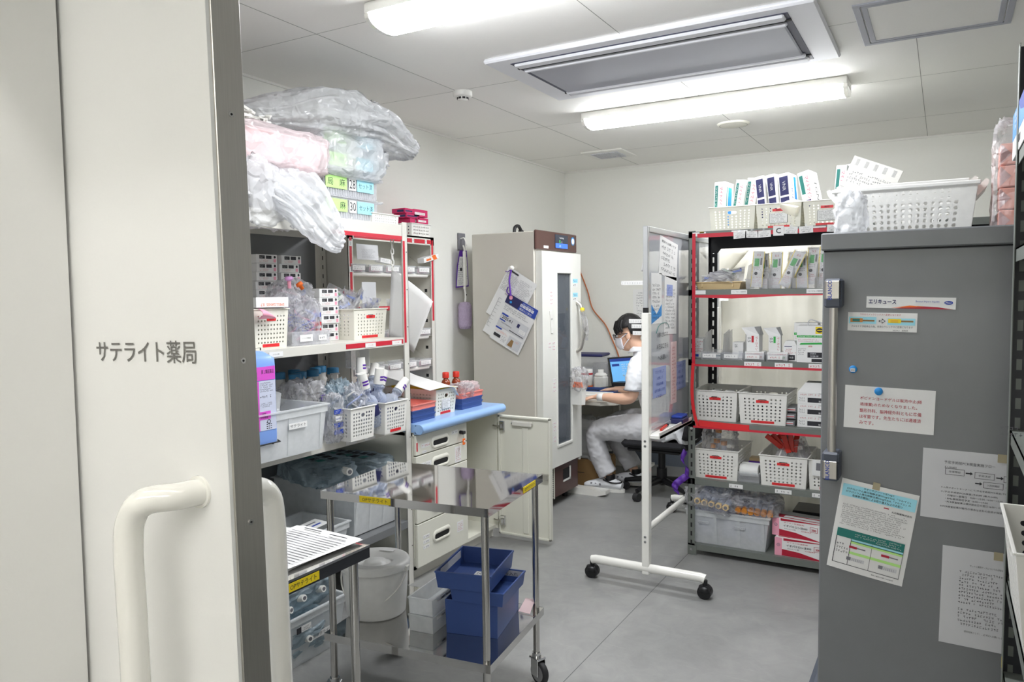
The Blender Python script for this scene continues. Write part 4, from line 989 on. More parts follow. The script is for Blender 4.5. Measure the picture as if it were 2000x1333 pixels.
def f5(b, w, h):
    yq = -.0056
    b.bx(-w/2+.006, w/2-.004, yq, yq+.0004, h/2-.052, h/2-.014, CYANL)
    for i, s in enumerate(('ネオシネジンー→注1mgと', 'ロクロニウム臭化物静注液25mg/2.5mL「マルイシ」', 'ロクロニウム臭化物静注液50mg/5.0mL「マルイシ」の', '包装表示類似による取り違え防止のお願い')):
        b.text(s, INK, (0, yq-.0004, h/2-.018-i*.0092), h=.0075, w=(.085, .175, .178, .14)[i], bold=.012)
    b.text('丸石製薬株式会社', INK, (.07, yq, h/2-.068), h=.006, w=.055, bold=.01)
    b.bx(.02, .034, yq-.0004, yq, h/2-.062, h/2-.059, CRIM)
    b.lines(-w*.43, w*.43, .0, h/2-.074, 11, INK, yq, 12, ragged=.15)
    b.bx(-w*.44, w*.44, yq-.0004, yq, -.038, -.012, TEAL)
    b.lines(-w*.2, w*.1, -.03, -.018, 2, PAPER, yq-.0008, 3).lines(w*.08, w*.42, -.035, -.015, 3, PAPER, yq-.0008, 4)
    for (a0, a1, c0, c1) in ((-w*.44, -w*.43, -.122, -.038), (-w*.24, -w*.233, -.122, -.038), (w*.04, w*.045, -.122, -.038), (w*.435, w*.44, -.122, -.038), (-w*.44, w*.44, -.123, -.1215)): b.bx(a0, a1, yq-.0004, yq, c0, c1, INK)
    for z in (-.048, -.082): b.bx(-w*.24, w*.44, yq-.0004, yq, z-.004, z+.004, GREENL)
    b.bx(-w*.24, w*.44, yq-.0004, yq, -.046, -.039, CYANL)
    for x in (-.035, .055):
        b.bx(x-.018, x+.004, yq-.0006, yq, -.067, -.060, CRIM).bx(x+.004, x+.028, yq-.0006, yq, -.065, -.062, INKG).bx(x-.02, x+.03, yq-.0006, yq, -.106, -.096, PAPERG).bx(x-.02, x-.008, yq-.0008, yq, -.106, -.096, INKG)
        for k in range(6): b.bx(x-.004+k*.005, x-.003+k*.005, yq-.0008, yq, -.106, -.098, INKG)
    b.lines(-w*.42, -w*.26, -.09, -.055, 3, INK, yq, 6)
    b.text('製剤ご確認のお願い 2025年2月', INK, (.05, yq, -.132), h=.004, w=.06)
    b.bx(-.02, .0, yq-.0008, yq-.0004, h/2-.012, h/2+.01, TAPE)
stick('notice', 'curled white drug warning sheet with blue title on cart', 'notice', -.178, .766, .213, .285, f5, R(8.5), PAPER, bow=.004)
def f6(b, w, h):
    b.text('セットに薬剤ケースについてのお知らせ', INK, (.02, Y1, h*.33), h=.006, w=.085)
    b.lines(-w*.26, w*.47, -.02, h*.28, 10, INK, Y1, 21, ragged=.5).lines(-w*.26, w*.47, -.085, -.03, 5, INK, Y1, 23, ragged=.3)
    b.text('使用有無として：…必ず記入お願いします', INK, (.02, Y1, -.1), h=.006, w=.10)
    tape(b, .045, h/2-.01)
stick('notice', 'white typed list sheet taped lowest on the cart', 'notice', .10, .607, .185, .29, f6, R(1), PAPERG)

# ---------------------------------------------------------------- dark slotted-angle shelving at the right edge
t = SHELF_D = thing('steel_shelving', 'dark slotted angle shelving at the right edge, nearest doorway', 'shelving')
ex0, ex1, ey0, ey1 = .148, .60, 1.1, 2.30
p = MB(); z1 = 2.1
# far front post: slotted plate facing the doorway, built round real slots
p.bx(ex0, ex0+.002, ey1-.04, ey1, 0, z1, SHELFG)
p.bx(ex0, ex0+.014, ey1-.002, ey1, 0, z1, BLACKST).bx(ex0+.026, ex0+.045, ey1-.002, ey1, 0, z1, BLACKST)
z = .02
while z < z1: p.bx(ex0+.014, ex0+.026, ey1-.002, ey1, z, z+.022, BLACKST); z += .05
p.bx(ex0+.012, ex0+.028, ey1-.001, ey1-.0005, 0, z1, SHELFG)
p.build('post', t)
for x, y in ((ex1-.04, ey1-.04), (ex1-.04, ey0)): MB().bx(x, x+.04, y, y+.002, 0, z1, SHELFG).bx(x+.038, x+.04, y, y+.04, 0, z1, SHELFG).build('post', t)
for z in (1.84, 1.60, 1.14, .755, .50):
    MB().bx(ex0+.004, ex1-.004, ey0+.05, ey1-.003, z-.004, z, SHELFG).bx(ex0+.004, ex0+.006, ey0+.05, ey1-.003, z-.034, z, SHELFG).build('shelf_board', t)
for z in (1.83, 1.705, 1.672, 1.575, 1.2, .95, .755, .53, .40, .36): MB().lathe([(0, -.004), (.006, -.003), (.008, 0)], CHROME, 12, T=Matrix.Translation((ex0, ey1-.012, z)) @ Matrix.Rotation(-PI/2, 4, 'Y')).build('bolt', t)
lab(t, (ex0+.0, ey1-.02, .53), .001, .03, 'y', col=YEL)

# ---------------------------------------------------------------- polished steel trolley and side table
def castor(parent, x, y, r=.045, turn=0):
    T = Matrix.Translation((x, y, 0)) @ Matrix.Rotation(turn, 4, 'Z')
    o = MB(T).lathe([(r*.55, -.012), (r*.9, -.012), (r, -.007), (r, .007), (r*.9, .012), (r*.55, .012)], RUBBER, 28, T=Matrix.Translation((-.018, 0, r)) @ Matrix.Rotation(PI/2, 4, 'X')).build('castor', parent)
    MB(T).cyl((-.018, -.0125, r), (-.018, .0125, r), r*.72, WHEELG, n=24).cyl((-.018, -.015, r), (-.018, .015, r), .008, CHROME, n=10).build('hub', o)
    MB(T).bx(-.03, .012, -.02, -.016, r-.012, r*2+.012, CHROME, .002).bx(-.03, .012, .016, .02, r-.012, r*2+.012, CHROME, .002).bx(-.032, .022, -.022, .022, r*2+.004, r*2+.014, CHROME, .003).cyl((0, 0, r*2+.01), (0, 0, r*2+.03), .018, CHROME).build('fork', o)
t = TROL = thing('steel_trolley', 'two-tier polished steel trolley in front of the drawer cabinet', 'trolley', (-1.617, 2.240, 0), R(6.8))
W2, D2 = .3275, .2475
def pan(z, name):
    b = MB().bx(-W2, W2, -D2, D2, z-.004, z, MIRROR)
    for (x0, x1, y0, y1) in ((-W2, W2, -D2-.0015, -D2), (-W2, W2, D2, D2+.0015), (-W2-.0015, -W2, -D2, D2), (W2, W2+.0015, -D2, D2)): b.bx(x0, x1, y0, y1, z-.028, z+.0005, MIRROR)
    return b.build(name, t)
top = pan(.81, 'top_tier'); pan(.29, 'lower_tier')
for x in (-W2+.022, W2-.022):
    for y in (-D2+.022, D2-.022):
        MB().cyl((x, y, .10), (x, y, .806), .0127, PIPE, n=20).build('leg', t); castor(t, x, y, turn=R(150) if x > 0 else R(20))
def yellow(parent, p, L, face_rz, txt, bent=False):
    b = MB().bx(-L/2, L/2, -.001, 0, -.011, .011, YEL).text(txt, INK, (0, -.0013, 0), h=.013, w=L*.82)
    return b.build('yellow_name_tape', parent, p, (0, 0, face_rz))
yellow(top, (-.10, -D2-.0018, .797), .125, 0, 'OPサテライト')
yellow(top, (W2+.0018, .11, .797), .12, PI/2, 'OPサテライト')
t = TABLE = thing('side_table', 'polished steel side table with papers just inside the doorway', 'table', (-1.39, 1.605, 0))
MB().bx(-.46, 0, -.75, 0, .796, .80, MIRROR).bx(-.0015, 0, -.75, 0, .765, .8005, BLACKST).bx(-.46, 0, -.0015, 0, .765, .8005, MIRROR).bx(0, .001, -.75, 0, .795, .8015, CHROME).build('table_top', t)
for x in (-.03, -.43):
    for y in (-.035, -.715): MB().cyl((x, y, 0), (x, y, .796), .0127, PIPE, n=20).build('leg', t)
yellow(t, (.0018, -.255, .782), .11, PI/2, 'OPサテライト')
lab(t, (.001, -.335, .79), .03, .014, txt='#3', th=.008, col=PAPERG)
# ---------------------------------------------------------------- builders for the small things
ORD = ['topmost', 'second from the top', 'third from the top', 'fourth from the top', 'fifth from the top', 'sixth from the top', 'seventh from the top', 'eighth from the top', 'ninth from the top', 'tenth from the top']
def rect_hole(b, P, u0, u1, v0, v1, hx, hy, m, n=8, stad=False):
    """one cell of a perforated wall: square outside, round (or stadium) hole inside"""
    cu, cv = (u0+u1)/2, (v0+v1)/2; N = n if not stad else 20
    vs = []
    for i in range(N):
        a = 2*PI*(i+.5)/N if stad else 2*PI*i/N
        c, s = math.cos(a), math.sin(a); k = 1/max(abs(c), abs(s))
        vs.append(P(cu+c*k*(u1-u0)/2, cv+s*k*(v1-v0)/2))
    for i in range(N):
        a = 2*PI*(i+.5)/N if stad else 2*PI*i/N
        c, s = math.cos(a), math.sin(a)
        if stad: vs.append(P(cu+(hx-hy*stad)*(1 if c > 0 else -1)+hy*stad*c, cv+hy*s))
        else: vs.append(P(cu+hx*c, cv+hy*s))
    b.add(vs, [(i, (i+1) % N, N+(i+1) % N, N+i) for i in range(N)], m)
def perf_wall(b, P, W, Hh, nx, ny, m, r=.0036, top=.14, bot=.10, side=.08, slot=0):
    """P(u,v) maps the unit square to the wall; W,Hh its real size; slot = half width in cells of the hand hole"""
    u = [side+(1-2*side)*i/nx for i in range(nx+1)]; v = [bot+(1-top-bot)*j/ny for j in range(ny+1)]
    q = lambda a, b_, c, d: b.add([P(a, c), P(b_, c), P(b_, d), P(a, d)], [(0, 1, 2, 3)], m)
    q(0, 1, 0, bot); q(0, 1, 1-top, 1); q(0, side, bot, 1-top); q(1-side, 1, bot, 1-top)
    c0 = nx//2-slot; c1 = (nx+1)//2+slot
    for j in range(ny):
        for i in range(nx):
            if slot and j >= ny-2 and c0 <= i < c1: continue
            rect_hole(b, P, u[i], u[i+1], v[j], v[j+1], r/W, r/Hh, m)
    if slot: rect_hole(b, P, u[c0], u[c1], v[ny-2], v[ny], (u[c1]-u[c0])*.36, (v[ny]-v[ny-2])*.28, m, stad=Hh/W)
def basket(label, w_, d_, h_, loc, rz, m=CREAMP, red=(1, 1), nx=9, ny=7, card=False, slot=1, group=None, name='plastic_basket', cat='basket', r=.0042, k=1.08):
    """perforated plastic basket; front faces local -y, origin in the middle of its base"""
    t = thing(name, label, cat, loc, rz, group)
    b = MB(); wb, db = w_/k, d_/k
    C0 = [(-wb/2, -db/2, 0), (wb/2, -db/2, 0), (wb/2, db/2, 0), (-wb/2, db/2, 0)]; C1 = [(-w_/2, -d_/2, h_), (w_/2, -d_/2, h_), (w_/2, d_/2, h_), (-w_/2, d_/2, h_)]
    for s in range(4):
        a0, a1, c0, c1 = Vector(C0[s]), Vector(C0[(s+1) % 4]), Vector(C1[s]), Vector(C1[(s+1) % 4])
        P = lambda u, v, a0=a0, a1=a1, c0=c0, c1=c1: (a0.lerp(a1, u)).lerp(c0.lerp(c1, u), v)
        L = w_ if s % 2 == 0 else d_
        perf_wall(b, P, L, h_, nx if s % 2 == 0 else max(5, int(nx*d_/w_)), ny, m, r, slot=slot if s % 2 == 0 else 0)
    b.quad(*[Vector(p) for p in C0], m)
    b.build('basket_body', t, solid=.0022)
    rim = MB()
    for (x0, x1, y0, y1) in ((-w_/2-.006, w_/2+.006, -d_/2-.006, -d_/2+.001), (-w_/2-.006, w_/2+.006, d_/2-.001, d_/2+.006), (-w_/2-.006, -w_/2+.001, -d_/2, d_/2), (w_/2-.001, w_/2+.006, -d_/2, d_/2)): rim.bx(x0, x1, y0, y1, h_-.004, h_+.001, m, .001)
    rim.build('rim', t)
    yq = lambda z: -(db/2+(d_/2-db/2)*z/h_)-.0018
    if red[0]:
        z = h_*.735; MB().bx(-w_*.13, w_*.13, yq(z)-.0006, yq(z)+.0008, z-.007, z+.007, REDL).text('薬剤部', INK, (0, yq(z)-.0009, z), h=.008).build('red_label', t)
    if red[1]:
        z = h_*.075; MB().bx(-w_*.24, w_*.24, yq(z)-.0008, yq(z)+.0008, z-.006, z+.007, REDL).text('OPサテライト', CRIM, (0, yq(z)-.0011, z), h=.008).build('red_label', t)
    if card:
        z = h_*.42; MB().bx(-w_*.2, w_*.2, yq(z)-.0014, yq(z)+.0002, z-h_*.2, z+h_*.2, INKG).bx(-w_*.19, w_*.19, yq(z)-.0018, yq(z)-.0013, z-h_*.19, z+h_*.19, PAPER).lines(-w_*.17, w_*.17, z-h_*.17, z+h_*.17, 6, INK, yq(z)-.0021, int(w_*1e4)).build('name_card', t)
    return t
def shell(b, w_, d_, h_, m, th=.0025, k=1.06, rim=.008, z0=0):
    """open-topped tapered box with wall thickness and flanged rim"""
    o0 = [(-w_/2/k, -d_/2/k), (w_/2/k, -d_/2/k), (w_/2/k, d_/2/k), (-w_/2/k, d_/2/k)]; o1 = [(-w_/2, -d_/2), (w_/2, -d_/2), (w_/2, d_/2), (-w_/2, d_/2)]
    sc = lambda L, e: [(x-(e if x > 0 else -e), y-(e if y > 0 else -e)) for x, y in L]
    rings = [(o0, z0), (o1, h_-.006), (sc(o1, -rim), h_-.006), (sc(o1, -rim), h_), (sc(o1, th), h_), (sc(o0, th), z0+th)]
    vs = [(x, y, z) for L, z in rings for x, y in L]
    fs = [(r*4+i, r*4+(i+1) % 4, r*4+4+(i+1) % 4, r*4+4+i) for r in range(5) for i in range(4)] + [(3, 2, 1, 0), (20, 21, 22, 23)]
    return b.add(vs, fs, m)
def crump(b, sx, sy, sz, m, seed=0, amp=.12, e1=.55, e2=.6, nu=36, nv=22, T=None, freq=2.2, flat=.0):
    """a crumpled closed bag: superquadric pushed about by folded noise"""
    rg = random.Random(seed); off = Vector((rg.random()*50, rg.random()*50, rg.random()*50))
    sp = lambda x, e: math.copysign(abs(x)**e, x)
    def f(u, v):
        a = 2*PI*u; p = PI*(v-.5)
        d = Vector((sp(math.cos(p), e1)*sp(math.cos(a), e2), sp(math.cos(p), e1)*sp(math.sin(a), e2), sp(math.sin(p), e1)))
        q = d*freq+off
        n = .5-abs(noise.noise(q)) + .5*(.5-abs(noise.noise(q*2.3)))+.28*(.5-abs(noise.noise(q*5.1)))
        d = d*(1+amp*(n-.45)*2)
        z = d.z
        if flat and z < -flat: z = -flat-(z+flat)*.05
        return Vector((d.x*sx/2, d.y*sy/2, z*sz/2))
    return b.grid(f, nu, nv, m, T, True, closeu=True)
def path_bag(b, pts, wid, thk, m, seed=0, amp=.02, up=(0, 0, 1), n=26, nu=28, freq=9):
    """a floppy bag laid along a path, flattened across 'up', puckered"""
    P = spline([Vector(p) for p in pts], 10); N = len(P)
    rg = random.Random(seed); off = Vector((rg.random()*50,)*3)
    W = [Vector((w_, 0, 0)) for w_ in wid]; Tt = [Vector((x, 0, 0)) for x in thk]
    W = [v.x for v in spline(W, 10)]; Tt = [v.x for v in spline(Tt, 10)]
    up = Vector(up)
    rows = []
    for i in range(N):
        d = (P[min(i+1, N-1)]-P[max(i-1, 0)]).normalized(); s = d.cross(up).normalized(); nn = s.cross(d)
        row = []
        for k in range(nu):
            a = 2*PI*k/nu; c, s_ = math.cos(a), math.sin(a)
            q = P[i]+s*(c*W[i]/2)+nn*(math.copysign(abs(s_)**.8, s_)*Tt[i]/2)
            g = noise.noise(q*freq*.7+off)
            w1 = noise.noise(Vector((math.cos(a)*3.2, math.sin(a)*3.2, i*.045))+off); w2 = noise.noise(Vector((math.cos(a)*7, math.sin(a)*7, i*.10))+off)
            q = q + (nn*s_+s*c)*(amp*(.35-abs(g))+amp*1.1*(.4-abs(w1))+amp*.55*(.35-abs(w2)))
            row.append(q)
        rows.append(row)
    vs = [v for r_ in rows for v in r_]
    fs = [(i*nu+k, i*nu+(k+1) % nu, (i+1)*nu+(k+1) % nu, (i+1)*nu+k) for i in range(N-1) for k in range(nu)]
    fs += [tuple(range(nu))[::-1], tuple(range((N-1)*nu, N*nu))]
    return b.add(vs, fs, m, None, True)
def carton(b, w_, d_, h_, m=PAPER, bev=.001, T=None): return b.bx(-w_/2, w_/2, -d_/2, d_/2, 0, h_, m, bev, T)
def ampbox_print(b, w_, d_, h_, kind=0):
    """front (-y) print of a small white drug carton"""
    y = -d_/2-.0004
    if kind == 0:
        b.bx(-w_*.36, -w_*.10, y, y+.0003, h_*.50, h_*.88, INK).bx(-w_*.04, w_*.22, y, y+.0003, h_*.50, h_*.88, INK)
        b.lines(-w_*.34, -w_*.12, h_*.56, h_*.82, 3, PAPER, y-.0003, 3).lines(-w_*.02, w_*.2, h_*.56, h_*.82, 3, INKG, y-.0003, 5)
        b.lines(-w_*.36, w_*.1, h_*.12, h_*.42, 2, INKR, y, 7).bx(w_*.32, w_*.44, y, y+.0003, h_*.12, h_*.5, ROSEP)
        b.lathe([(.0, 0), (h_*.16, 0)], INK, 12, T=Matrix.Translation((w_*.38, y, h_*.73)) @ Matrix.Rotation(PI/2, 4, 'X'))
    return b
def pouch_mesh(w_, h_, seed, kind=0):
    """small clear pouch with a syringe or line inside; lies in the xz plane"""
    b = MB(); rg = random.Random(seed); off = Vector((seed*3.1, seed*1.7, 5))
    def f(s):
        def g(u, v):
            x, z = w_*(u-.5), h_*(v-.5)
            e = max(0, (1-(2*u-1)**4)*(1-(2*v-1)**4))
            n = noise.noise(Vector((x*40, z*40, s*3))+off)
            return Vector((x, s*(.010*e)+.005*n, z))
        return g
    b.grid(f(-1), 9, 9, WRAP).grid(f(1), 9, 9, WRAP)
    c = [INKB, INKR, GREEN, INKB, LILACB][seed % 5]
    x = rg.uniform(-.2, .2)*w_
    b.cyl((x, 0, -h_*.36), (x+.01, 0, h_*.3), w_*.08, WPLAS, n=8).cyl((x+.01, 0, h_*.3), (x+.012, 0, h_*.42), w_*.05, c, n=8)
    z = rg.uniform(-.3, .2)*h_
    b.bx(-w_*.38, w_*.38, -.0125, -.012, z, z+h_*.14, PAPER if seed % 3 else LILACB).lines(-w_*.34, w_*.34, z+.001, z+h_*.13, 2, c, -.0128, seed)
    return b
POUCH = {}
def pouch(label, group, loc, rot, w_=.07, h_=.10, seed=0, name='clear_pouch', cat='pouch'):
    k = (round(w_, 3), round(h_, 3), seed % 6)
    if k not in POUCH:
        o = solo(pouch_mesh(w_, h_, seed), name, label, cat, loc, rot=rot, group=group); POUCH[k] = o; return o
    o = POUCH[k].copy(); COL.objects.link(o); o.location = loc; o.rotation_euler = rot; o.name = name
    tag(o, label, cat, group); return o

# ================================================================ left shelving, middle board (z 1.287)
ZM = 1.2875
basket('white basket with orange-printed boxes at left end of middle shelf', .185, .26, .165, (-2.545, 2.215, ZM), PI/2)
b = MB(); carton(b, .16, .2, .04); b.bx(-.08, -.0446, -.1004, -.1, .005, .036, ORANGE).bx(.03, .045, -.1004, -.1, .006, .034, ORANGE).bx(-.02, -.015, -.1004, -.1, .006, .034, CARDB).lines(-.05, .02, .008, .03, 2, ORANGE, -.1005, 3)
solo(b, 'drug_carton', 'white carton with orange end stripes lying in the left basket', 'box', (-2.52, 2.215, ZM+.128), PI/2)
b = MB(); carton(b, .165, .2, .042); b.text('SMELLGANSS  0.7', ORANGE, (0, -.1005, .012), (-1, 0, 0), (0, 0, -1), h=.012, w=.12).bx(-.0825, .0825, -.098, .1, .0421, .0424, ROSE)
solo(b, 'drug_carton', 'white carton with upside-down orange lettering on top of basket boxes', 'box', (-2.50, 2.215, ZM+.170), rot=(0, 0, PI/2-.05))
b = MB(); b.grid(lambda u, v: Vector((-.06+.085*u, -.012-.03*math.sin(PI*v)*(1-u*.6), .042*(1-u*u*.9)*v)), 8, 6, ROSEP)
solo(b, 'pink_dish', 'small pink dish at the front of the left basket', 'dish', (-2.405, 2.185, ZM+.125), PI/2, solid=.0015)
# clear tray in front of a heap of clear tubing bags
t = thing('clear_tray', 'clear plastic tray heaped with tubing bags on the middle shelf', 'tray', (-2.545, 2.447, ZM), PI/2)
shell(MB(), .235, .25, .062, CLEAR, k=1.03, rim=.004).build('tray_body', t)
lab(t, (-.035, -.126, .032), .075, .03, 'y', 'シリンジ用輸液', th=.007)
lab(t, (.065, -.126, .03), .05, .024, 'y', rows=1, ink=INKG)
BG = 'tubing bags heaped in the clear tray'
for i, (x, y, z, sx, sy, sz, rt, lbl) in enumerate(((-2.52, 2.39, .13, .12, .14, .25, .15, 'clear tubing bag standing at left of the clear tray'), (-2.47, 2.455, .10, .05, .16, .22, -.1, 'clear tubing bag with blue print at the front of the clear tray'),
        (-2.57, 2.47, .20, .15, .20, .18, .3, 'large crumpled clear bag on top of the heap in the clear tray'), (-2.50, 2.535, .11, .06, .08, .17, -.35, 'clear bag with red and blue marks leaning right in the clear tray'))):
    t = thing('tubing_bag', lbl, 'bag', (x, y, ZM+z), 0, BG)
    crump(MB(), sx, sy, sz, WRAP, 30+i, .16, .7, .6, nu=44, nv=28, freq=2.6).build('film', t)
    b = MB()
    for k in range(4):
        a = k*1.9+i; b.tube([(sx*.25*math.cos(a+q*.9), sy*.33*math.sin(a+q*1.3), sz*(-.35+.12*q)) for q in range(6)], .0035, [WPLAS, BULB, LILACB, ROSEP][(k+i) % 4], 6, sub=3)
    b.build('tubing', t)
    T_ = Matrix.Translation((sx*.46, 0, 0)) @ Matrix.Rotation(PI/2, 4, 'Z')
    MB(T_).lines(-sy*.28, sy*.28, -sz*.2, sz*.05, 4, INKB, -.004, i).build('blue_print', t)
    if i == 3: MB(T_).bx(-.018, .018, -.006, -.004, .01, .03, INKB).bx(-.018, .02, -.006, -.004, -.03, -.012, INKR).bx(-.015, .02, -.006, -.004, -.055, -.042, INKR).build('print_block', t)
solo(MB().cyl((0, 0, -.03), (0, 0, .01), .008, ROSEP, n=12).lathe([(0, .022), (.016, .02), (.019, .01), (.012, .004), (0, .004)], mat('mauve_clip', (206, 150, 206), .35), 16), 'mauve_clamp', 'mauve tube clamp sticking out of the tubing bags', 'clamp', (-2.475, 2.375, ZM+.28), rot=(.2, .15, 0))
solo(MB().lathe([(0, .016), (.014, .014), (.016, 0), (.009, -.002), (.008, -.02), (0, -.02)], ORANGE, 16), 'orange_stopper', 'orange stopper among the tubing bags beside the mauve clamp', 'stopper', (-2.46, 2.425, ZM+.262), rot=(.5, -.3, 0))
# stacks of white ampoule cartons
AB = MB(); carton(AB, .125, .18, .0405); ampbox_print(AB, .125, .18, .0405)
ab0 = None
def ampstack(n, x, y, z0, pitch, where, grp, jit=1, first_rz=0):
    global ab0
    rg = random.Random(int(y*1000))
    for i in range(n):
        z = z0+pitch*i; lbl = f'white drug carton, {ORD[n-1-i]} {where}'
        rz = PI/2+rg.uniform(-.03, .03)*jit; yy = y+rg.uniform(-.006, .006)*jit
        if ab0 is None: ab0 = solo(AB, 'drug_carton', lbl, 'box', (x, yy, z), rz, grp)
        else:
            o = ab0.copy(); COL.objects.link(o); o.location = (x+rg.uniform(-.008, .008)*jit, yy, z); o.rotation_euler = (0, 0, rz); tag(o, lbl, 'box', grp)
ampstack(10, -2.84, 2.502, ZM, .0412, 'of the far left stack', 'white drug cartons stacked at the back of the middle shelf')
ampstack(10, -2.84, 2.648, ZM, .0412, 'of the far right stack', 'white drug cartons stacked at the back of the middle shelf')
ampstack(5, -2.655, 2.565, ZM, .0412, 'of the near stack behind the tubing bags', 'white drug cartons stacked beside the right basket', .5)
ampstack(6, -2.645, 2.706, ZM, .0418, 'of the near stack beside the right basket', 'white drug cartons stacked beside the right basket', .5)
basket('white basket heaped with small clear pouches at right of middle shelf', .255, .30, .150, (-2.625, 2.905, ZM), PI/2+.03)
rg = random.Random(5)
for i in range(16):
    a = i/16
    pouch('small clear syringe pouch heaped in the right basket of the middle shelf', 'syringe pouches heaped in the middle shelf basket', (-2.625+rg.uniform(-.10, .11), 2.905+rg.uniform(-.095, .095), ZM+.12+.095*rg.random()), (rg.uniform(-.9, .5), rg.uniform(-.6, .6), PI/2+rg.uniform(-.7, .7)), .09, .12, i)
solo(MB().bx(-.05, .05, -.001, .001, -.14, .14, PAPERG), 'grey_card', 'plain grey card standing against the right post behind basket', 'card', (-2.60, 3.046, ZM+.145), rot=(0, 0, R(85)))
# white plastic chain and large white sheet at the end of that shelf
t = thing('plastic_chain', 'short white plastic chain hanging at the end of the shelf', 'chain', (-2.44, 3.045, 1.78))
for i in range(6):
    a = PI/2*(i % 2)
    lp = [(.009*math.cos(q)*(1 if i % 2 else .8), 0, -.028*i+.017*math.sin(q)) for q in [2*PI*k/12 for k in range(12)]]
    MB(Matrix.Rotation(a+.4, 4, 'Z')).tube(lp, .0035, WPLAS, 6, closed=True).build('link', t)
b = MB(); pts = [(-2.52, 3.135, 1.64), (-2.275, 3.16, 1.468), (-2.398, 3.15, 1.20), (-2.55, 3.135, 1.28)]
def shp(u, v):
    a = Vector(pts[0]).lerp(Vector(pts[1]), u); c = Vector(pts[3]).lerp(Vector(pts[2]), u); q = c.lerp(a, v)
    return q+Vector((0, .02*math.sin(PI*u), 0))
b.grid(shp, 12, 8, PAPER)
solo(b, 'paper_sheet', 'large white sheet sticking out behind the right post of shelving', 'paper', solid=.0006)

# parts trays and packets on the small pick shelf
def bin_row(zs):
    first = None
    for k, (z, ys, wh) in enumerate(zs):
        for j, y in enumerate(ys):
            lbl = f'clear parts tray with white label, {["first", "second", "third", "fourth", "fifth"][j]} from the left in the {wh} row of the pick shelf'
            lbl = f'clear labelled tray, {["first", "second", "third", "fourth", "fifth"][j]} from left, {wh} row of pick shelf'
            if first is None:
                first = thing('parts_tray', lbl, 'tray', (-2.85, y, z), PI/2, 'parts trays on the pick shelf')
                shell(MB(), .12, .13, .045, CLEAR, k=1.04, rim=.003).build('tray_body', first)
                MB().bx(-.05, .05, -.068, -.066, .010, .036, PAPER).lines(-.04, .03, .014, .032, 2, INK, -.0684, 3).build('tray_label', first)
                MB().bx(-.045, .045, -.05, .05, .004, .03, PAPER).bx(-.045, .045, -.0505, -.05, .004, .03, ROSEP).build('packets', first)
            else: dup(first, (-2.85, y, z), PI/2, lbl, 'parts trays on the pick shelf')
YS = [3.18, 3.33, 3.48, 3.63, 3.78]
bin_row(((1.632, YS, 'top'), (1.437, YS[3:], 'second'), (1.252, YS, 'third'), (1.062, YS, 'fourth'), (.84, YS[2:], 'lowest')))
solo(MB().bx(-.09, .09, -.001, 0, 0, .085, PAPERG).lines(-.05, .07, .01, .06, 8, INKG, -.0012, 5), 'grey_note_card', 'grey typed card standing in the top row of the pick shelf', 'card', (-2.78, 3.255, 1.70), rot=(-.06, 0, PI/2))
b = MB(); carton(b, .16, .05, .03, T=None); b.poly([(.02, -.0254, 0), (.06, -.0254, 0), (.045, -.0254, .03), (.005, -.0254, .03)], ORANGE).bx(-.055, -.005, -.0256, -.025, .006, .018, ORANGE).lines(-.06, .0, .02, .027, 1, INK, -.0258, 4)
solo(b, 'drug_carton', 'white carton with orange band sticking out of top pick shelf row', 'box', (-2.80, 3.85, 1.715), rot=(0, -.22, PI/2))
solo(MB().bx(-.05, .05, -.02, .02, 0, .025, PAPER).lines(-.04, .03, .006, .02, 2, INKG, -.0203, 8), 'white_packet', 'white packet lying on trays in the top pick shelf row', 'packet', (-2.84, 3.46, 1.69), rot=(0, .1, PI/2))
solo(MB().bx(-.04, .04, -.03, .03, 0, .02, ROSE).lines(-.03, .03, .004, .016, 2, INKR, -.0303, 8), 'pink_packet', 'pink and white packet lying on the second pick shelf row', 'packet', (-2.84, 3.66, 1.485), rot=(0, .1, PI/2))
# baskets with cartons on top of the pick shelf and at the shelving end
basket('white basket with crimson cartons on top of the pick shelf', .19, .18, .078, (-2.895, 3.785, 1.861), PI/2, m=WPLAS, red=(0, 0), nx=9, ny=3, slot=0, r=.005, k=1.02)
def crate_box(lbl, loc, rz, w_, d_, h_, band, col=MAGENTA):
    b = MB(); carton(b, w_, d_, h_, PAPER if col is None else col)
    y = -d_/2-.0004
    if col is None: b.lines(-w_*.4, w_*.4, h_*.2, h_*.8, 2, INKR, y, 4)
    else: b.bx(-w_*.45, w_*.3, y, y+.0003, h_*.25, h_*.6, PAPER if band else NAVY).lines(-w_*.4, w_*.25, h_*.3, h_*.55, 1, MAGENTA, y-.0003, 7)
    x = -w_/2-.0004
    b.bx(x, x+.0003, -d_*.4, d_*.1, h_*.2, h_*.7, NAVY if not band else PAPER)
    solo(b, 'drug_carton', lbl, 'box', loc, rz, 'crimson cartons on the pick shelf')
z0 = 1.866
for i, (y, z, w_, h_, bd, c, l) in enumerate(((3.735, z0, .05, .105, 0, MAGENTA, 'upright crimson and navy carton at left of the pick shelf basket'), (3.82, z0, .10, .075, 1, None, 'white carton with red print standing in the pick shelf basket'),
      (3.74, 1.972, .13, .026, 0, MAGENTA, 'crimson carton lying left in the upper layer above the basket'), (3.84, 1.945, .11, .035, 1, MAGENTA, 'crimson carton lying right above the white carton'),
      (3.705, 1.999, .09, .028, 0, MAGENTA, 'crimson carton with navy end on top at left'), (3.82, 1.985, .14, .045, 1, MAGENTA, 'widest crimson carton, topmost of the pile on the pick shelf'))):
    crate_box(l, (-2.88, y, z), PI/2, w_, .10, h_, bd, c)
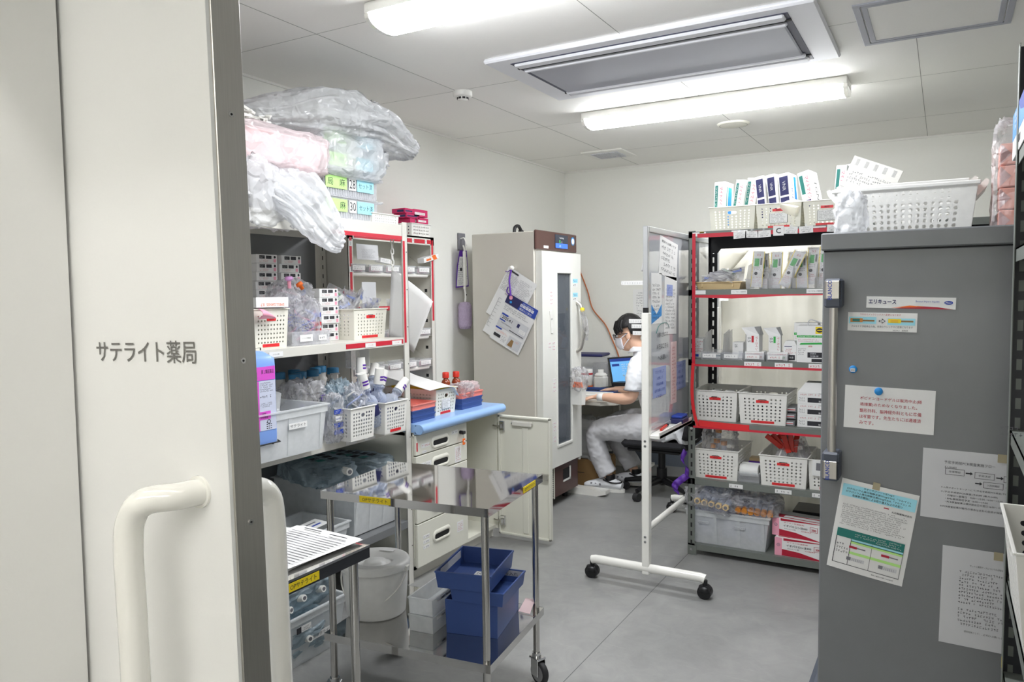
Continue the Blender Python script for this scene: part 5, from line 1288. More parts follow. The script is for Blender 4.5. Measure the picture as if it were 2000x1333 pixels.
basket('flat white basket on top of left shelving beside clear cases', .20, .26, .05, (-2.55, 2.975, 1.856), PI/2, m=WPLAS, red=(0, 0), nx=12, ny=3, slot=0, r=.003, k=1.02)
solo(MB().bx(-.06, .06, -.04, .04, 0, .05, PAPERG).bx(.045, .055, -.0405, -.04, 0, .05, SKY), 'drug_carton', 'grey white carton with blue stripe in the flat basket', 'box', (-2.56, 2.935, 1.862), PI/2)
solo(MB().bx(-.05, .05, -.04, .04, 0, .03, PAPER).bx(-.05, .05, -.0405, -.04, .012, .02, SKY).bx(-.05, .05, -.04, .04, .03, .0304, SKY), 'drug_carton', 'white carton with blue line lying in the flat basket', 'box', (-2.56, 3.035, 1.862), PI/2)

# ---------------------------------------------------------------- top of the left shelving: labelled cases, bags
def case(i, lbl, z, labels=True, num='28'):
    t = thing('clear_case', lbl, 'case', (-2.62, 2.74, z), PI/2, 'clear set cases stacked on the shelving')
    w_, d_, h_ = .37, .38, .098
    b = MB()
    shell(b, w_, d_, h_, CLEAR, k=1.02, rim=.004); b.build('case_body', t)
    MB().bx(-w_/2-.004, w_/2+.004, -d_/2-.004, d_/2+.004, h_, h_+.008, CLEAR, .002).build('lid', t)
    for s in (-1, 1):
        MB().tube([(s*w_/2, -d_/2, h_), (s*(w_/2+.03), -d_/2-.006, h_+.004), (s*(w_/2+.035), -d_/2+.01, h_+.002), (s*w_/2, -d_/2+.02, h_)], .005, CLEAR, 8, sub=3).build('latch', t)
    for k in range(22):
        x = -w_/2+.012+k*(w_-.024)/21
        if not labels or True: MB().bx(x-.003, x+.003, -d_/2-.004, -d_/2, .006, .034, CLEAR, .001).build('rib', t) if k % 1 == 0 and i < 9 else None
    MB().bx(-w_/2+.02, w_/2-.02, -d_/2+.02, d_/2-.02, .004, .05, PAPERG).build('contents', t)
    if labels:
        y = -d_/2-.003
        for (x0, x1, m, s, hh) in ((-.175, -.035, GREENL, '局　麻', .034), (-.022, .028, PAPER, num, .04), (.035, .155, CYANL, 'セット済', .026)):
            MB().bx(x0, x1, y-.0008, y, .036, .094, m).text(s, INK, ((x0+x1)/2, y-.0012, .065), h=hh, w=(x1-x0)*.82).build('case_label', t)
    return t
case(0, 'lowest clear case labelled 30 on top of left shelving', 1.8555, num='30')
case(1, 'clear case labelled 28, second from below on left shelving', 1.959, num='28')
case(2, 'clear case under plastic, third from below on left shelving', 2.063, num='27')
case(3, 'topmost clear case wrapped in plastic on left shelving', 2.167, num='26')
BG = 'milky plastic bags on top of the shelving'
b = MB(); crump(b, .46, .46, .225, MILK, 3, .07, .28, .3, 60, 36, freq=3.0)
solo(b, 'plastic_bag', 'milky bag wrapped around the upper two clear cases', 'bag', (-2.615, 2.745, 2.160), .0, BG)
b = MB(); path_bag(b, [(-2.74, 2.12, 2.235), (-2.64, 2.34, 2.265), (-2.57, 2.58, 2.325), (-2.53, 2.78, 2.335), (-2.49, 2.97, 2.325), (-2.44, 3.12, 2.275), (-2.40, 3.20, 2.245)], (.16, .34, .42, .40, .32, .17, .05), (.03, .09, .20, .20, .15, .09, .03), MILK, 8, .055, freq=6, nu=90)
solo(b, 'plastic_bag', 'largest milky bag, topmost of the pile, tapering to right', 'bag', group=BG)
b = MB(); crump(b, .20, .20, .15, MILK, 21, .26, .5, .55, 44, 26, freq=2.4)
solo(b, 'plastic_bag', 'crumpled milky bag peaking behind the topmost bag', 'bag', (-2.56, 2.985, 2.385), .4, BG)
b = MB(); crump(b, .10, .18, .10, MILK, 33, .4, .7, .7, 32, 20)
solo(b, 'plastic_bag', 'loose milky bag corner hanging right of the clear cases', 'bag', (-2.47, 2.95, 2.175), .2, BG)
t = thing('pink_tray_bag', 'pink tray wrapped in clear plastic at left of shelf top', 'bag', (-2.55, 2.26, 2.045), 0)
b = MB(); shell(b, .30, .56, .13, ROSE, k=1.16, rim=.008); b.build('pink_tray', t)
b = MB(); crump(b, .36, .64, .19, PINKB, 9, .09, .35, .35, 56, 30, T=Matrix.Translation((0, 0, .072)), freq=3); b.build('wrapping', t)
b = MB(); path_bag(b, [(-2.74, 2.25, 2.0), (-2.60, 2.26, 2.03), (-2.45, 2.305, 1.99), (-2.365, 2.365, 1.925), (-2.34, 2.44, 1.84), (-2.335, 2.51, 1.775), (-2.33, 2.55, 1.755)], (.34, .35, .32, .28, .25, .18, .08), (.03, .06, .08, .07, .055, .035, .015), MILK, 14, .035, up=(1, 0, .4), freq=8, nu=80)
solo(b, 'plastic_bag', 'milky bag hanging down over the shelf front edge', 'bag', group=BG)
b = MB(); crump(b, .12, .36, .27, MILK, 17, .2, .4, .4, 48, 30, freq=2.6)
solo(b, 'plastic_bag', 'milky bag slumped at left end under the pink tray', 'bag', (-2.42, 2.19, 1.925), .1, BG)
rg = random.Random(3)
for i in range(26):
    L = rg.uniform(.045, .07)
    if i == 0: st0 = solo(MB().bx(-.035, .035, -.008, .008, -.006, .006, WPLAS, .002).bx(-.035, -.02, -.010, .010, -.008, .008, WPLAS, .002), 'white_stick', 'small white plastic stick in a loose pile on pink tray bag', 'stick', (-2.50, 2.2, 2.23), rot=(0, .3, 1), group='white plastic sticks piled on the pink tray')
    else:
        o = st0.copy(); COL.objects.link(o); u = rg.random()
        o.location = (-2.50+rg.uniform(-.05, .06), 2.09+.20*u, 2.205+rg.uniform(.0, .055)*(1-.2*abs(u-.4))); o.rotation_euler = (rg.uniform(-.4, .4), rg.uniform(-.6, .5), rg.uniform(.6, 2.4))

# ---------------------------------------------------------------- left shelving, lower board (z .848)
ZL = .8485
t = thing('blue_jug', 'tall blue plastic jug with magenta label hung at left shelf front', 'jug', (-2.335, 2.06, .925), PI/2)
b = MB(); w_, d_ = .125, .085
prof = [(.0, .92), (.02, 1), (.30, 1), (.335, .97), (.362, .55), (.365, .3)]
N = 24; vs = []
for z, k in prof:
    for i in range(N):
        a = 2*PI*i/N; sp = lambda x: math.copysign(abs(x)**.32, x)
        kx = k if z < .36 else (k if True else 1)
        vs.append((sp(math.cos(a))*w_/2*(1 if z < .33 else k)*1.0-(0 if z < .36 else .015), sp(math.sin(a))*d_/2*k, z))
b.add(vs, [(r_*N+i, r_*N+(i+1) % N, (r_+1)*N+(i+1) % N, (r_+1)*N+i) for r_ in range(len(prof)-1) for i in range(N)], JUGB, None, True)
b.add(vs[:N], [tuple(range(N))[::-1]], JUGB); b.add(vs[-N:], [tuple(range(N))], JUGB); b.build('jug_body', t)

MB().bx(-.056, .050, -.0437, -.0431, .252, .305, MAG).text('第１類医薬品', INK, (.012, -.0441, .285), h=.016, w=.062).bx(-.056, -.04, -.0441, -.0435, .255, .285, INK).build('magenta_label', t)
b = MB().bx(-.056, .050, -.0437, -.0431, .055, .25, mat('pale_label', (200, 206, 226), .5)).bx(-.045, -.032, -.0440, -.0435, .055, .25, MAG)
b.lines(-.028, .042, .205, .245, 5, INK, -.0441, 2).lines(-.028, .03, .18, .195, 1, INK, -.0441, 3).lines(-.028, .035, .145, .165, 3, INK, -.0441, 4)
b.bx(-.05, .022, -.0443, -.0435, .098, .13, MAG).text('て廃棄し', INK, (-.012, -.0446, .121), h=.009).text('ルを発揮', INK, (-.012, -.0446, .107), h=.009)
for k in range(10): b.bx(.0+.005*(k % 3)*2, .006+.005*(k % 3)*2, -.0441, -.0435, .06+.008*(k//3), .063+.008*(k//3), INK)
b.lathe([(.006, 0), (.009, 0)], INK, 16, T=Matrix.Translation((.012, -.0441, .088)) @ Matrix.Rotation(PI/2, 4, 'X'))
b.build('white_label', t)
MB().tube([(-.065, .05, .03), (-.065, -.045, .0), (.065, -.045, .0), (.065, .05, .03)], .003, BLK, 6).tube([(-.065, .05, .0), (-.065, .05, .372), (.065, .05, .372), (.065, .05, .0)], .003, BLK, 6).tube([(-.05, .05, -.003), (-.05, -.045, -.003)], .003, BLK, 6).tube([(.03, .05, -.003), (.03, -.045, -.003)], .003, BLK, 6).build('wire_holder', t)
def bin_box(name, lbl, w_, d_, h_, loc, rz=PI/2, m=FROST, ribs=3, ctx=None, cat='storage box', k=1.1, label_x=None):
    t = thing(name, lbl, cat, loc, rz)
    shell(MB(), w_, d_, h_, m, k=k, rim=.010).build('box_body', t)
    for i in range(ribs):
        x = -w_/2*.86+(w_*.86)*i/(max(1, ribs-1))
        f = MB(); f.poly([(x-.008, -d_/2/k-.002, .006), (x+.008, -d_/2/k-.002, .006), (x+.008, -d_/2-.002, h_-.03), (x-.008, -d_/2-.002, h_-.03)], m, (0, .0015, 0)); f.build('rib', t)
    f = MB(); f.bx(-w_/2-.003, w_/2+.003, -d_/2-.003, -d_/2-.001, h_-.035, h_-.006, m); f.build('upper_band', t)
    if ctx: MB().bx(ctx[0]-ctx[2]/2, ctx[0]+ctx[2]/2, -d_/2-.0042, -d_/2-.003, ctx[1]-.012, ctx[1]+.012, PAPER).text(ctx[3], INK, (ctx[0], -d_/2-.0045, ctx[1]), h=.013, w=ctx[2]*.85).build('name_label', t)
    return t
t = bin_box('storage_box', 'clear frosted box with white packets on the lower shelf', .42, .32, .195, (-2.455, 2.185, ZL), m=FROST, ctx=(.04, .125, .10, 'サテライト'))
for i in range(5):
    o = solo(MB().grid(lambda u, v: Vector(((u-.5)*.10, .004*math.sin(u*9+i)+.006*math.sin(v*7), (v-.5)*.13)), 10, 10, WRAP).lines(-.03, .03, -.02, .02, 2, INKG, -.004, i), 'clear_packet', 'flat clear packet lying in the frosted box on the lower shelf', 'packet', (-2.46+.02*i-.04, 2.24+.02*(i % 3), ZL+.03+.018*i), rot=(-1.1+.2*i, .15*i, PI/2), group='flat packets in the frosted box')
solo(MB().grid(lambda u, v: Vector(((u-.5)*.16, .01*math.sin(u*6), (v-.5)*.2)), 12, 12, FROST).bx(-.02, .0, -.012, -.009, -.06, .08, WRAP), 'clear_packet', 'large clear packet standing up in the frosted box', 'packet', (-2.50, 2.24, ZL+.16), rot=(-.15, .3, PI/2))
for i in range(4):
    solo(MB().grid(lambda u, v: Vector(((u-.5)*.12, .006*math.sin(u*7+i)+.005*math.sin(v*9+i), (v-.5)*.14)), 10, 10, PAPERG).lines(-.04, .04, -.03, .03, 2, INKG, -.012, i), 'white_packet', 'pale packet propped inside the frosted box on the lower shelf', 'packet', (-2.40-.03*i, 2.12+.045*i, ZL+.075), rot=(-.35-.1*i, .2*i-.3, PI/2), group='pale packets in the frosted box')
# bottles with blue caps at the back
b0 = None
for i, (y, z, dx, lbl) in enumerate(((2.66, .0, -.0, 'leftmost of the blue-capped bottles at back of lower shelf'), (2.63, 0, .14, 'nearest blue-capped bottle at left, in front of the others'), (2.735, 0, .07, 'second blue-capped bottle from left at back of lower shelf'), (2.79, 0, -.03, 'third blue-capped bottle from left at back of lower shelf'), (2.83, 0, .06, 'fourth blue-capped bottle from left at back of lower shelf'), (2.92, 0, -.01, 'fifth blue-capped bottle from left at back of lower shelf'), (2.955, 0, .08, 'sixth blue-capped bottle from left at back of lower shelf'), (3.0, 0, -.05, 'rightmost blue-capped bottle at back of lower shelf'))):
    loc = (-2.86+dx, y, ZL)
    if b0 is None:
        b0 = thing('bottle', lbl, 'bottle', loc, 0, 'blue-capped bottles')
        MB().lathe([(0, 0), (.036, .002), (.037, .01), (.037, .20), (.033, .215), (.027, .222), (.027, .25)], WPLAS, 24).build('bottle_body', b0)
        MB().lathe([(.030, .245), (.030, .275), (.028, .278), (0, .278)], BLUEC, 24).build('cap', b0)
    else: dup(b0, loc, 0, lbl, 'blue-capped bottles')
t = thing('flower_print_bag', 'clear bag with purple print standing behind the frosted box', 'bag', (-2.53, 2.50, ZL+.125), 0)
crump(MB(), .20, .20, .27, WRAP, 51, .25, .6, .5, 48, 30).build('film', t)
for i in range(7):
    a = i*.9; MB().lathe([(0, .012), (.012, .010), (.014, 0), (.010, -.01), (0, -.012)], mat('purple_%d' % i, (110+8*i, 80+6*i, 190), .5), 10, T=Matrix.Translation((.03*math.cos(a)-.01, -.05+.022*i, .0+.03*math.sin(a*1.7)))).build('purple_seal', t)
lab(t, (.101, .03, .07), .05, .05, txt='花印', ink=PURP, th=.03, col=WRAP)
lab(t, (.10, .035, -.06), .07, .035, txt='血液', ink=PAPER, th=.016, col=LILACB)
t = thing('blue_fluid_pack', 'clear pack of blue-labelled syringes beside the left hole basket', 'pack', (-2.36, 2.50, ZL+.11), 0)
crump(MB(), .07, .085, .21, WRAP, 52, .2, .5, .5, 36, 26).build('film', t)
for z in (-.06, -.03, .03): lab(t, (.034, 0, z), .055, .02, rows=2, ink=PAPER, col=INKB, seed=4)
lab(t, (.035, 0, .0), .04, .022, rows=1, ink=INKB)
basket('small white basket of clear tubing packs at lower shelf edge', .165, .25, .150, (-2.405, 2.612, ZL), PI/2, m=WPLAS, red=(0, 0), nx=8, ny=7, r=.0056)
basket('small white basket of purple-marked drip bottles at lower shelf edge', .165, .25, .150, (-2.385, 2.825, ZL), PI/2, m=WPLAS, red=(0, 1), nx=8, ny=7, r=.0056)
for i, (x, y, z, s) in enumerate(((-2.42, 2.585, .15, .11), (-2.36, 2.64, .155, .10), (-2.46, 2.65, .17, .12))):
    lbl = ['left clear tubing pack in the left hole basket', 'right clear tubing pack in the left hole basket', 'rear clear tubing pack in the left hole basket'][i]
    t = thing('tubing_pack', lbl, 'pack', (x, y, ZL+z), .4*i, 'tubing packs in the left hole basket')
    crump(MB(), s, s*1.1, .17, SALN if i != 1 else WRAP, 60+i, .35, .7, .6, 44, 28).build('film', t)
    b = MB()
    for k in range(3): b.tube([(.03*math.cos(k*2+q), .035*math.sin(k*2+q*1.2), -.05+.022*q) for q in range(6)], .0045, [WPLAS, LILACB, BULB][k], 6, sub=3)
    b.build('tubing', t)
# drip bottles: clear neck, white cap with two purple bars
d0 = None
DB = [(-2.335, 2.70, .19, (.25, .1, -.4), 'drip bottle with white cap leaning left out of the left hole basket'), (-2.34, 2.79, .20, (.0, .12, 0), 'drip bottle with upright white cap in the middle of right hole basket'),
      (-2.42, 2.765, .25, (-.05, -.05, .2), 'tallest drip bottle standing at the back of the baskets'), (-2.38, 2.84, .19, (-.35, .12, .1), 'drip bottle with white cap tilted right, second from right'),
      (-2.31, 2.875, .165, (-.8, .25, .1), 'rightmost drip bottle leaning far over the right hole basket edge'), (-2.44, 2.87, .22, (-.6, -.2, .2), 'drip bottle with white cap lying at the back right of baskets')]
for i, (x, y, z, rt, lbl) in enumerate(DB):
    if d0 is None:
        d0 = thing('drip_bottle', lbl, 'bottle', (x, y, ZL+z), 0, 'purple-marked drip bottles', rot=rt)
        MB().lathe([(0.0, -0.1575), (0.0396, -0.1554), (0.0449, -0.1365), (0.0449, -0.042), (0.037, -0.0158), (0.0198, -0.0042), (0.0185, 0.0158), (0.0251, 0.0185), (0.0251, 0.0264), (0.0172, 0.029), (0.0172, 0.037)], BULB, 20).build('bottle_body', d0)
        c = MB().cyl((0, 0, .034), (0, 0, .108), .0245, WPLAS, r1=.0215, n=20)
        cp = c.build('cap', d0)
        for z_ in (.052, .066): MB().grid(lambda u, v, z_=z_: Vector((.0245*math.cos((u-.5)*1.3), .0245*math.sin((u-.5)*1.3), z_+.008*v)), 8, 1, PURP).build('purple_bar', cp)
        lb = MB(); lb.grid(lambda u, v: Vector((.0455*math.cos((u-.5)*1.8), .0455*math.sin((u-.5)*1.8), -.10+.05*v)), 10, 2, NAVY); lb.build('navy_label', d0)
        T_ = None
    else: dup(d0, (x, y, ZL+z), 0, lbl, 'purple-marked drip bottles', rot=rt)
t = thing('ear_syringe', 'grey rubber bulb and stopper lying behind left hole basket', 'bulb', (-2.52, 2.72, ZL+.22), rot=(.6, .3, 0))
MB().lathe([(0, .02), (.02, .016), (.022, .006), (.012, 0), (.008, -.02), (.01, -.05), (0, -.055)], PAPERG, 16).build('bulb_body', t)
lab(t, (.012, .0, -.03), .02, .02, txt='注', ink=PAPER, col=ORANGE, th=.01)
solo(MB().bx(-.022, .022, -.003, .003, -.10, .11, WPLAS, .001).bx(-.025, .025, -.018, .003, .105, .112, WPLAS, .001).text('5', INK, (0, -.0035, -.05), h=.016), 'white_divider', 'white upright divider plate marked 5 behind the baskets', 'divider', (-2.62, 2.79, ZL+.16), rot=(0, .0, PI/2))
solo(MB().bx(-.05, .05, 0, .004, -.08, .03, CLEAR).bx(-.05, .05, -.06, .0, -.082, -.078, CLEAR).bx(.048, .05, -.06, 0, -.08, .03, WPLAS), 'acrylic_holder', 'clear acrylic holder hanging under the middle shelf', 'holder', (-2.50, 2.80, 1.235), rot=(0, 0, PI/2))

# ---------------------------------------------------------------- bins and bags on the two lowest levels
def saline(b, sx, sy, sz, seed, T, m=SALN):
    crump(b, sx, sy, sz, m, seed, .16, .5, .6, 40, 22, T, freq=2.2)
t = bin_box('storage_box', 'large clear box full of fluid bags below the lower shelf', .36, .54, .24, (-2.68, 2.865, .3465), PI/2, m=FROST, ribs=4)
SB = 'fluid bags in the large clear box'
for i, (x, y, z, sx, sy, sz, lbl) in enumerate(((-2.66, 2.70, .655, .42, .28, .12, 'printed blue fluid bag on top at left of the large clear box'), (-2.62, 2.92, .63, .40, .26, .12, 'blue fluid bag with white port at right of the large clear box'), (-2.66, 2.86, .49, .44, .28, .16, 'blue fluid bag filling the large clear box below others'))):
    t = thing('fluid_bag', lbl, 'fluid bag', (x, y, z), .25*(i-1), SB)
    b = MB(); saline(b, sx, sy, sz, 70+i, None); b.build('bag_film', t)
    MB().cyl((sx*.48, .02, .02), (sx*.48+.05, .02, .02), .018, WPLAS, n=14).cyl((sx*.48+.05, .02, .02), (sx*.48+.054, .02, .02), .01, INKG, n=12).build('port', t)
    pr_ = MB()
    for k in range(5):
        q = -sx*.3+k*sx*.13; pr_.bx(q, q+.035, -.07, -.03, sz*.5+.004, sz*.5+.005, INK if k % 2 else TEAL).bx(q, q+.035, .0, .04, sz*.5+.004, sz*.5+.005, INK)
    pr_.build('print', t)
t = bin_box('storage_box', 'clear box labelled OP with fluid bags on floor under shelving', .62, .46, .215, (-2.46, 2.10, .0005), PI/2, m=FROST, ribs=0, ctx=(.16, .10, .13, 'OPサテライト'))
MB().bx(.02, .1, -.2345, -.2335, .145, .17, PAPER).bx(.02, .045, -.2355, -.2345, .145, .17, INK).lines(.05, .095, .148, .167, 2, INK, -.236, 4).build('maker_label', t)
for i, (x, y, z, sx, sy, sz, lbl) in enumerate(((-2.42, 2.16, .10, .36, .44, .14, 'fluid bag lying at the bottom of the floor box'), (-2.42, 2.22, .27, .34, .38, .13, 'upper fluid bag with two ports in the floor box'), (-2.38, 2.02, .24, .26, .26, .13, 'fluid bag bulging at left of the floor box'), (-2.46, 2.28, .35, .30, .26, .09, 'fluid bag on top of the floor box pile'))):
    t = thing('fluid_bag', lbl, 'fluid bag', (x, y, z), .2*(i-1), 'fluid bags in the floor box')
    b = MB(); saline(b, sx, sy, sz, 80+i, None); b.build('bag_film', t)
    for dy in (-.05, .06): MB().cyl((sx*.46, dy, .0), (sx*.46+.035, dy, .01), .014, WPLAS, n=14).cyl((sx*.46+.035, dy, .01), (sx*.46+.038, dy, .01), .008, INKG, n=10).build('port', t)
t = thing('clear_container', 'small clear lidded container at left below the lower shelf', 'container', (-2.50, 2.29, .3405), PI/2)
shell(MB(), .17, .16, .12, FROST, k=1.05).build('container_body', t); MB().bx(-.09, .09, -.085, .085, .12, .132, FROST, .004).build('lid', t)
t = thing('device_box', 'pale grey device box standing on the clear container', 'box', (-2.52, 2.245, .473), PI/2)
MB().bx(-.06, .06, -.05, .05, 0, .13, LGREY, .006).build('housing', t); MB().bx(.01, .045, -.053, -.05, .03, .09, PAPERG, .003).bx(.02, .04, -.0535, -.053, .075, .085, DARK).build('display', t)
t = bin_box('storage_box', 'low clear box holding papers left of the large box', .26, .30, .10, (-2.58, 2.53, .3405), m=FROST, ribs=0)
solo(MB().bx(-.06, .06, -.045, .045, 0, .001, PAPER).bx(-.02, .035, -.02, -.008, .001, .0013, INKB).bx(-.04, .03, .01, .02, .001, .0013, INKG), 'paper_card', 'small white card with blue writing lying on the low box', 'paper', (-2.50, 2.50, .452), rot=(.05, -.06, PI/2))

# ---------------------------------------------------------------- on the blue counter
ZC = .8345
basket('cream basket of papers on the blue counter', .20, .37, .145, (-2.59, 3.455, ZC), PI/2, nx=8, ny=6, red=(0, 1), card=True)
b = MB(); b.grid(lambda u, v: Vector((-.15+.30*u, -.20+.40*v, .012*math.sin(u*3)-.05*(1-v)*(u > .75)*(u-.75)*4)), 16, 10, PAPER)
solo(b, 'paper_sheet', 'white sheet lying over the cream basket on the counter', 'paper', (-2.58, 3.42, ZC+.185), rot=(.20, .06, PI/2), solid=.0008)
solo(MB().bx(-.09, .09, -.15, .16, 0, .025, YEL, .002), 'yellow_folder', 'yellow folder under the white sheet in the cream basket', 'folder', (-2.57, 3.46, ZC+.125), rot=(0, .05, PI/2))
def tray(lbl, loc, w_, d_, h_, m, grp, rz=PI/2, steps=True):
    b = MB(); shell(b, w_, d_, h_, m, k=1.05, rim=.003, th=.003)
    if steps: b.bx(-w_/2/1.03, w_/2/1.03, -d_/2/1.012, d_/2/1.012, .0, h_*.35, m)
    return solo(b, 'stacking_tray', lbl, 'tray', loc, rz, grp)
GT = 'stacked trays on the blue counter'
tray('blue tray, lowest of the left stack on the counter', (-2.53, 3.22, ZC), .20, .28, .034, BLUEP, GT); tray('second blue tray of the left stack on the counter', (-2.53, 3.22, ZC+.029), .20, .28, .034, BLUEP, GT)
tray('salmon tray on top of the left stack on the counter', (-2.53, 3.22, ZC+.058), .205, .285, .036, PINKP, GT)
tray('blue tray, lowest of the right stack on the counter', (-2.55, 3.725, ZC), .22, .28, .034, BLUEP, GT); tray('second blue tray of the right stack on the counter', (-2.55, 3.725, ZC+.029), .22, .28, .034, BLUEP, GT)
tray('salmon tray on top of the right stack on the counter', (-2.55, 3.725, ZC+.058), .225, .285, .036, PINKP, GT)
for i, (x, y, l) in enumerate(((-2.56, 3.67, 'left of two brown bottles with red caps on the counter'), (-2.53, 3.735, 'right of two brown bottles with red caps on the counter'))):
    if i == 0:
        t = rb = thing('brown_bottle', l, 'bottle', (x, y, ZC+.055), 0, 'red-capped bottles')
        MB().lathe([(0, 0), (.027, .002), (.027, .09), (.022, .105), (.014, .112), (.014, .125)], mat('brown_glass', (140, 62, 30), .15), 20).build('bottle_body', t)
        MB().lathe([(.020, .12), (.020, .15), (.017, .154), (0, .154)], REDC, 20).build('cap', t)
    else: dup(rb, (x, y, ZC+.055), 0, l, 'red-capped bottles')
b = MB(); crump(b, .12, .14, .08, WRAP, 90, .3); solo(b, 'clear_packet', 'clear packet lying in the right salmon tray', 'packet', (-2.46, 3.68, ZC+.105))
b = MB(); crump(b, .13, .15, .08, PINKB, 91, .3); solo(b, 'pink_packet', 'pinkish packet lying at right in the salmon tray', 'packet', (-2.50, 3.79, ZC+.10))

# ---------------------------------------------------------------- on the trolley
ZT = .2905
t = thing('bucket', 'white lidded plastic bucket with wire handle on trolley', 'bucket', (-1.876, 2.197, ZT), .2)
MB().lathe([(0, 0), (.108, 0), (.113, .006), (.122, .12), (.124, .19), (.118, .19), (.114, .10), (.104, .006), (0, .004)], FROSTW, 48).build('bucket_body', t)
MB().lathe([(.132, .178), (.134, .194), (.128, .204), (.118, .206), (.108, .200), (.075, .200), (.068, .186), (.045, .184), (.040, .196), (0, .197)], FROSTW, 48).bx(-.03, .03, .085, .11, .2045, .206, PAPER).build('lid', t)
h_ = MB(); h_.tube([(.137*math.cos(a), -.137*math.sin(a)*.75, .178-.125*math.sin(a)) for a in [PI*k/16 for k in range(17)]], .0035, WPLAS, 8)
h_.build('wire_handle', t)
for s in (-1, 1): MB().bx(s*.128-.008, s*.128+.012, -.014, .014, .17, .192, WPLAS, .003).build('handle_ear', t)
def clear_drawer(lbl, z):
    t = thing('clear_drawer_box', lbl, 'drawer box', (-1.625, 2.30, z), .10, 'clear drawer boxes')
    shell(MB(), .098, .36, .062, FROST, k=1.02, rim=.003).build('box_body', t)
    MB().bx(.0495, .0505, -.15, .12, .043, .053, PAPER).text('薬剤師ケース', INK, (.0508, -.02, .048), (0, 1, 0), h=.008, w=.2).build('name_strip', t)
clear_drawer('lower of two clear drawer boxes on the trolley', ZT); clear_drawer('upper of two clear drawer boxes on the trolley', ZT+.064)
GB = 'blue boxes stacked on the trolley'
t = thing('blue_box', 'deep blue box at the bottom of the trolley stack', 'box', (-1.462, 2.315, ZT), R(13), GB); shell(MB(), .197, .27, .125, BLUEP, k=1.03, rim=.0).build('box_body', t)
t = thing('blue_tray', 'blue tray labelled for vials sticking out right in the stack', 'tray', (-1.42, 2.285, ZT+.1265), R(10), GB)
shell(MB(), .20, .235, .05, BLUEP, k=1.06, rim=.002, th=.003).build('tray_body', t)
MB().bx(-.06, .095, .111, .1125, .022, .046, PAPERG).text('バイアル入れ', INK, (.02, .1105, .034), h=.014, w=.11).build('name_label', t)
t = thing('blue_tray', 'large blue tray on top of the trolley stack', 'tray', (-1.468, 2.275, ZT+.178), R(13), GB)
shell(MB(), .205, .275, .062, BLUEP, k=1.06, rim=.002, th=.003).build('tray_body', t)
MB().bx(-.0975, -.096, -.10, .10, .03, .056, PAPERG).build('side_label', t)
MB().bx(-.012, .02, -.045, .045, .0035, .004, PAPER).text('ケース', INK, (.004, 0, .0044), (0, 1, 0), (-1, 0, 0), h=.02).build('floor_label', t)
solo(MB().poly([(-.02, -.03, 0), (.03, -.03, 0), (.02, .03, .03), (-.02, .03, .03)], ROSE, (0, 0, .002)), 'pink_slip', 'small pale slip leaning behind the blue boxes on trolley', 'slip', (-1.365, 2.47, ZT+.002))

# papers on the side table
for i, (x, y, rz, l) in enumerate(((-1.575, 1.44, .12, 'lowest lined sheet on the side table'), (-1.565, 1.45, .02, 'middle lined sheet on the side table'), (-1.555, 1.44, -.06, 'top lined sheet on the side table'))):
    b = MB(); b.grid(lambda u, v: Vector(((u-.5)*.25, (v-.5)*.36, .002+.003*i+.004*math.sin(u*4+i)*u)), 8, 10, PAPER)
    if i == 2:
        for k in range(20): b.bx(-.11, .11, -.16+k*.015, -.157+k*.015, .0125, .0128, INKG)
        b.bx(-.09, -.02, .155, .16, .0125, .0128, INK).bx(.02, .09, .15, .155, .0125, .0128, INK)
    solo(b, 'lined_sheet', l, 'paper', (x, y, .802), rz, 'lined sheets on the side table')
b = MB(); crump(b, .09, .10, .05, LILAC, 95, .35, .8, .8)
solo(b, 'crumpled_paper', 'crumpled lilac paper beside the white sheets on the table', 'paper', (-1.555, 1.30, .837))
for i in range(2): solo(MB().bx(-.06, .06, -.09, .09, 0, .001, PAPERG), 'note_slip', ['upper note slip in front of the lined sheets on the table', 'lower note slip in front of the lined sheets on the table'][i], 'paper', (-1.50+.01*i, 1.27-.02*i, .8205-.0015*i), .2-.1*i)
# ================================================================ things on the grey-green shelving
QY = 4.20
GC = 'white hole baskets on the grey green shelving'
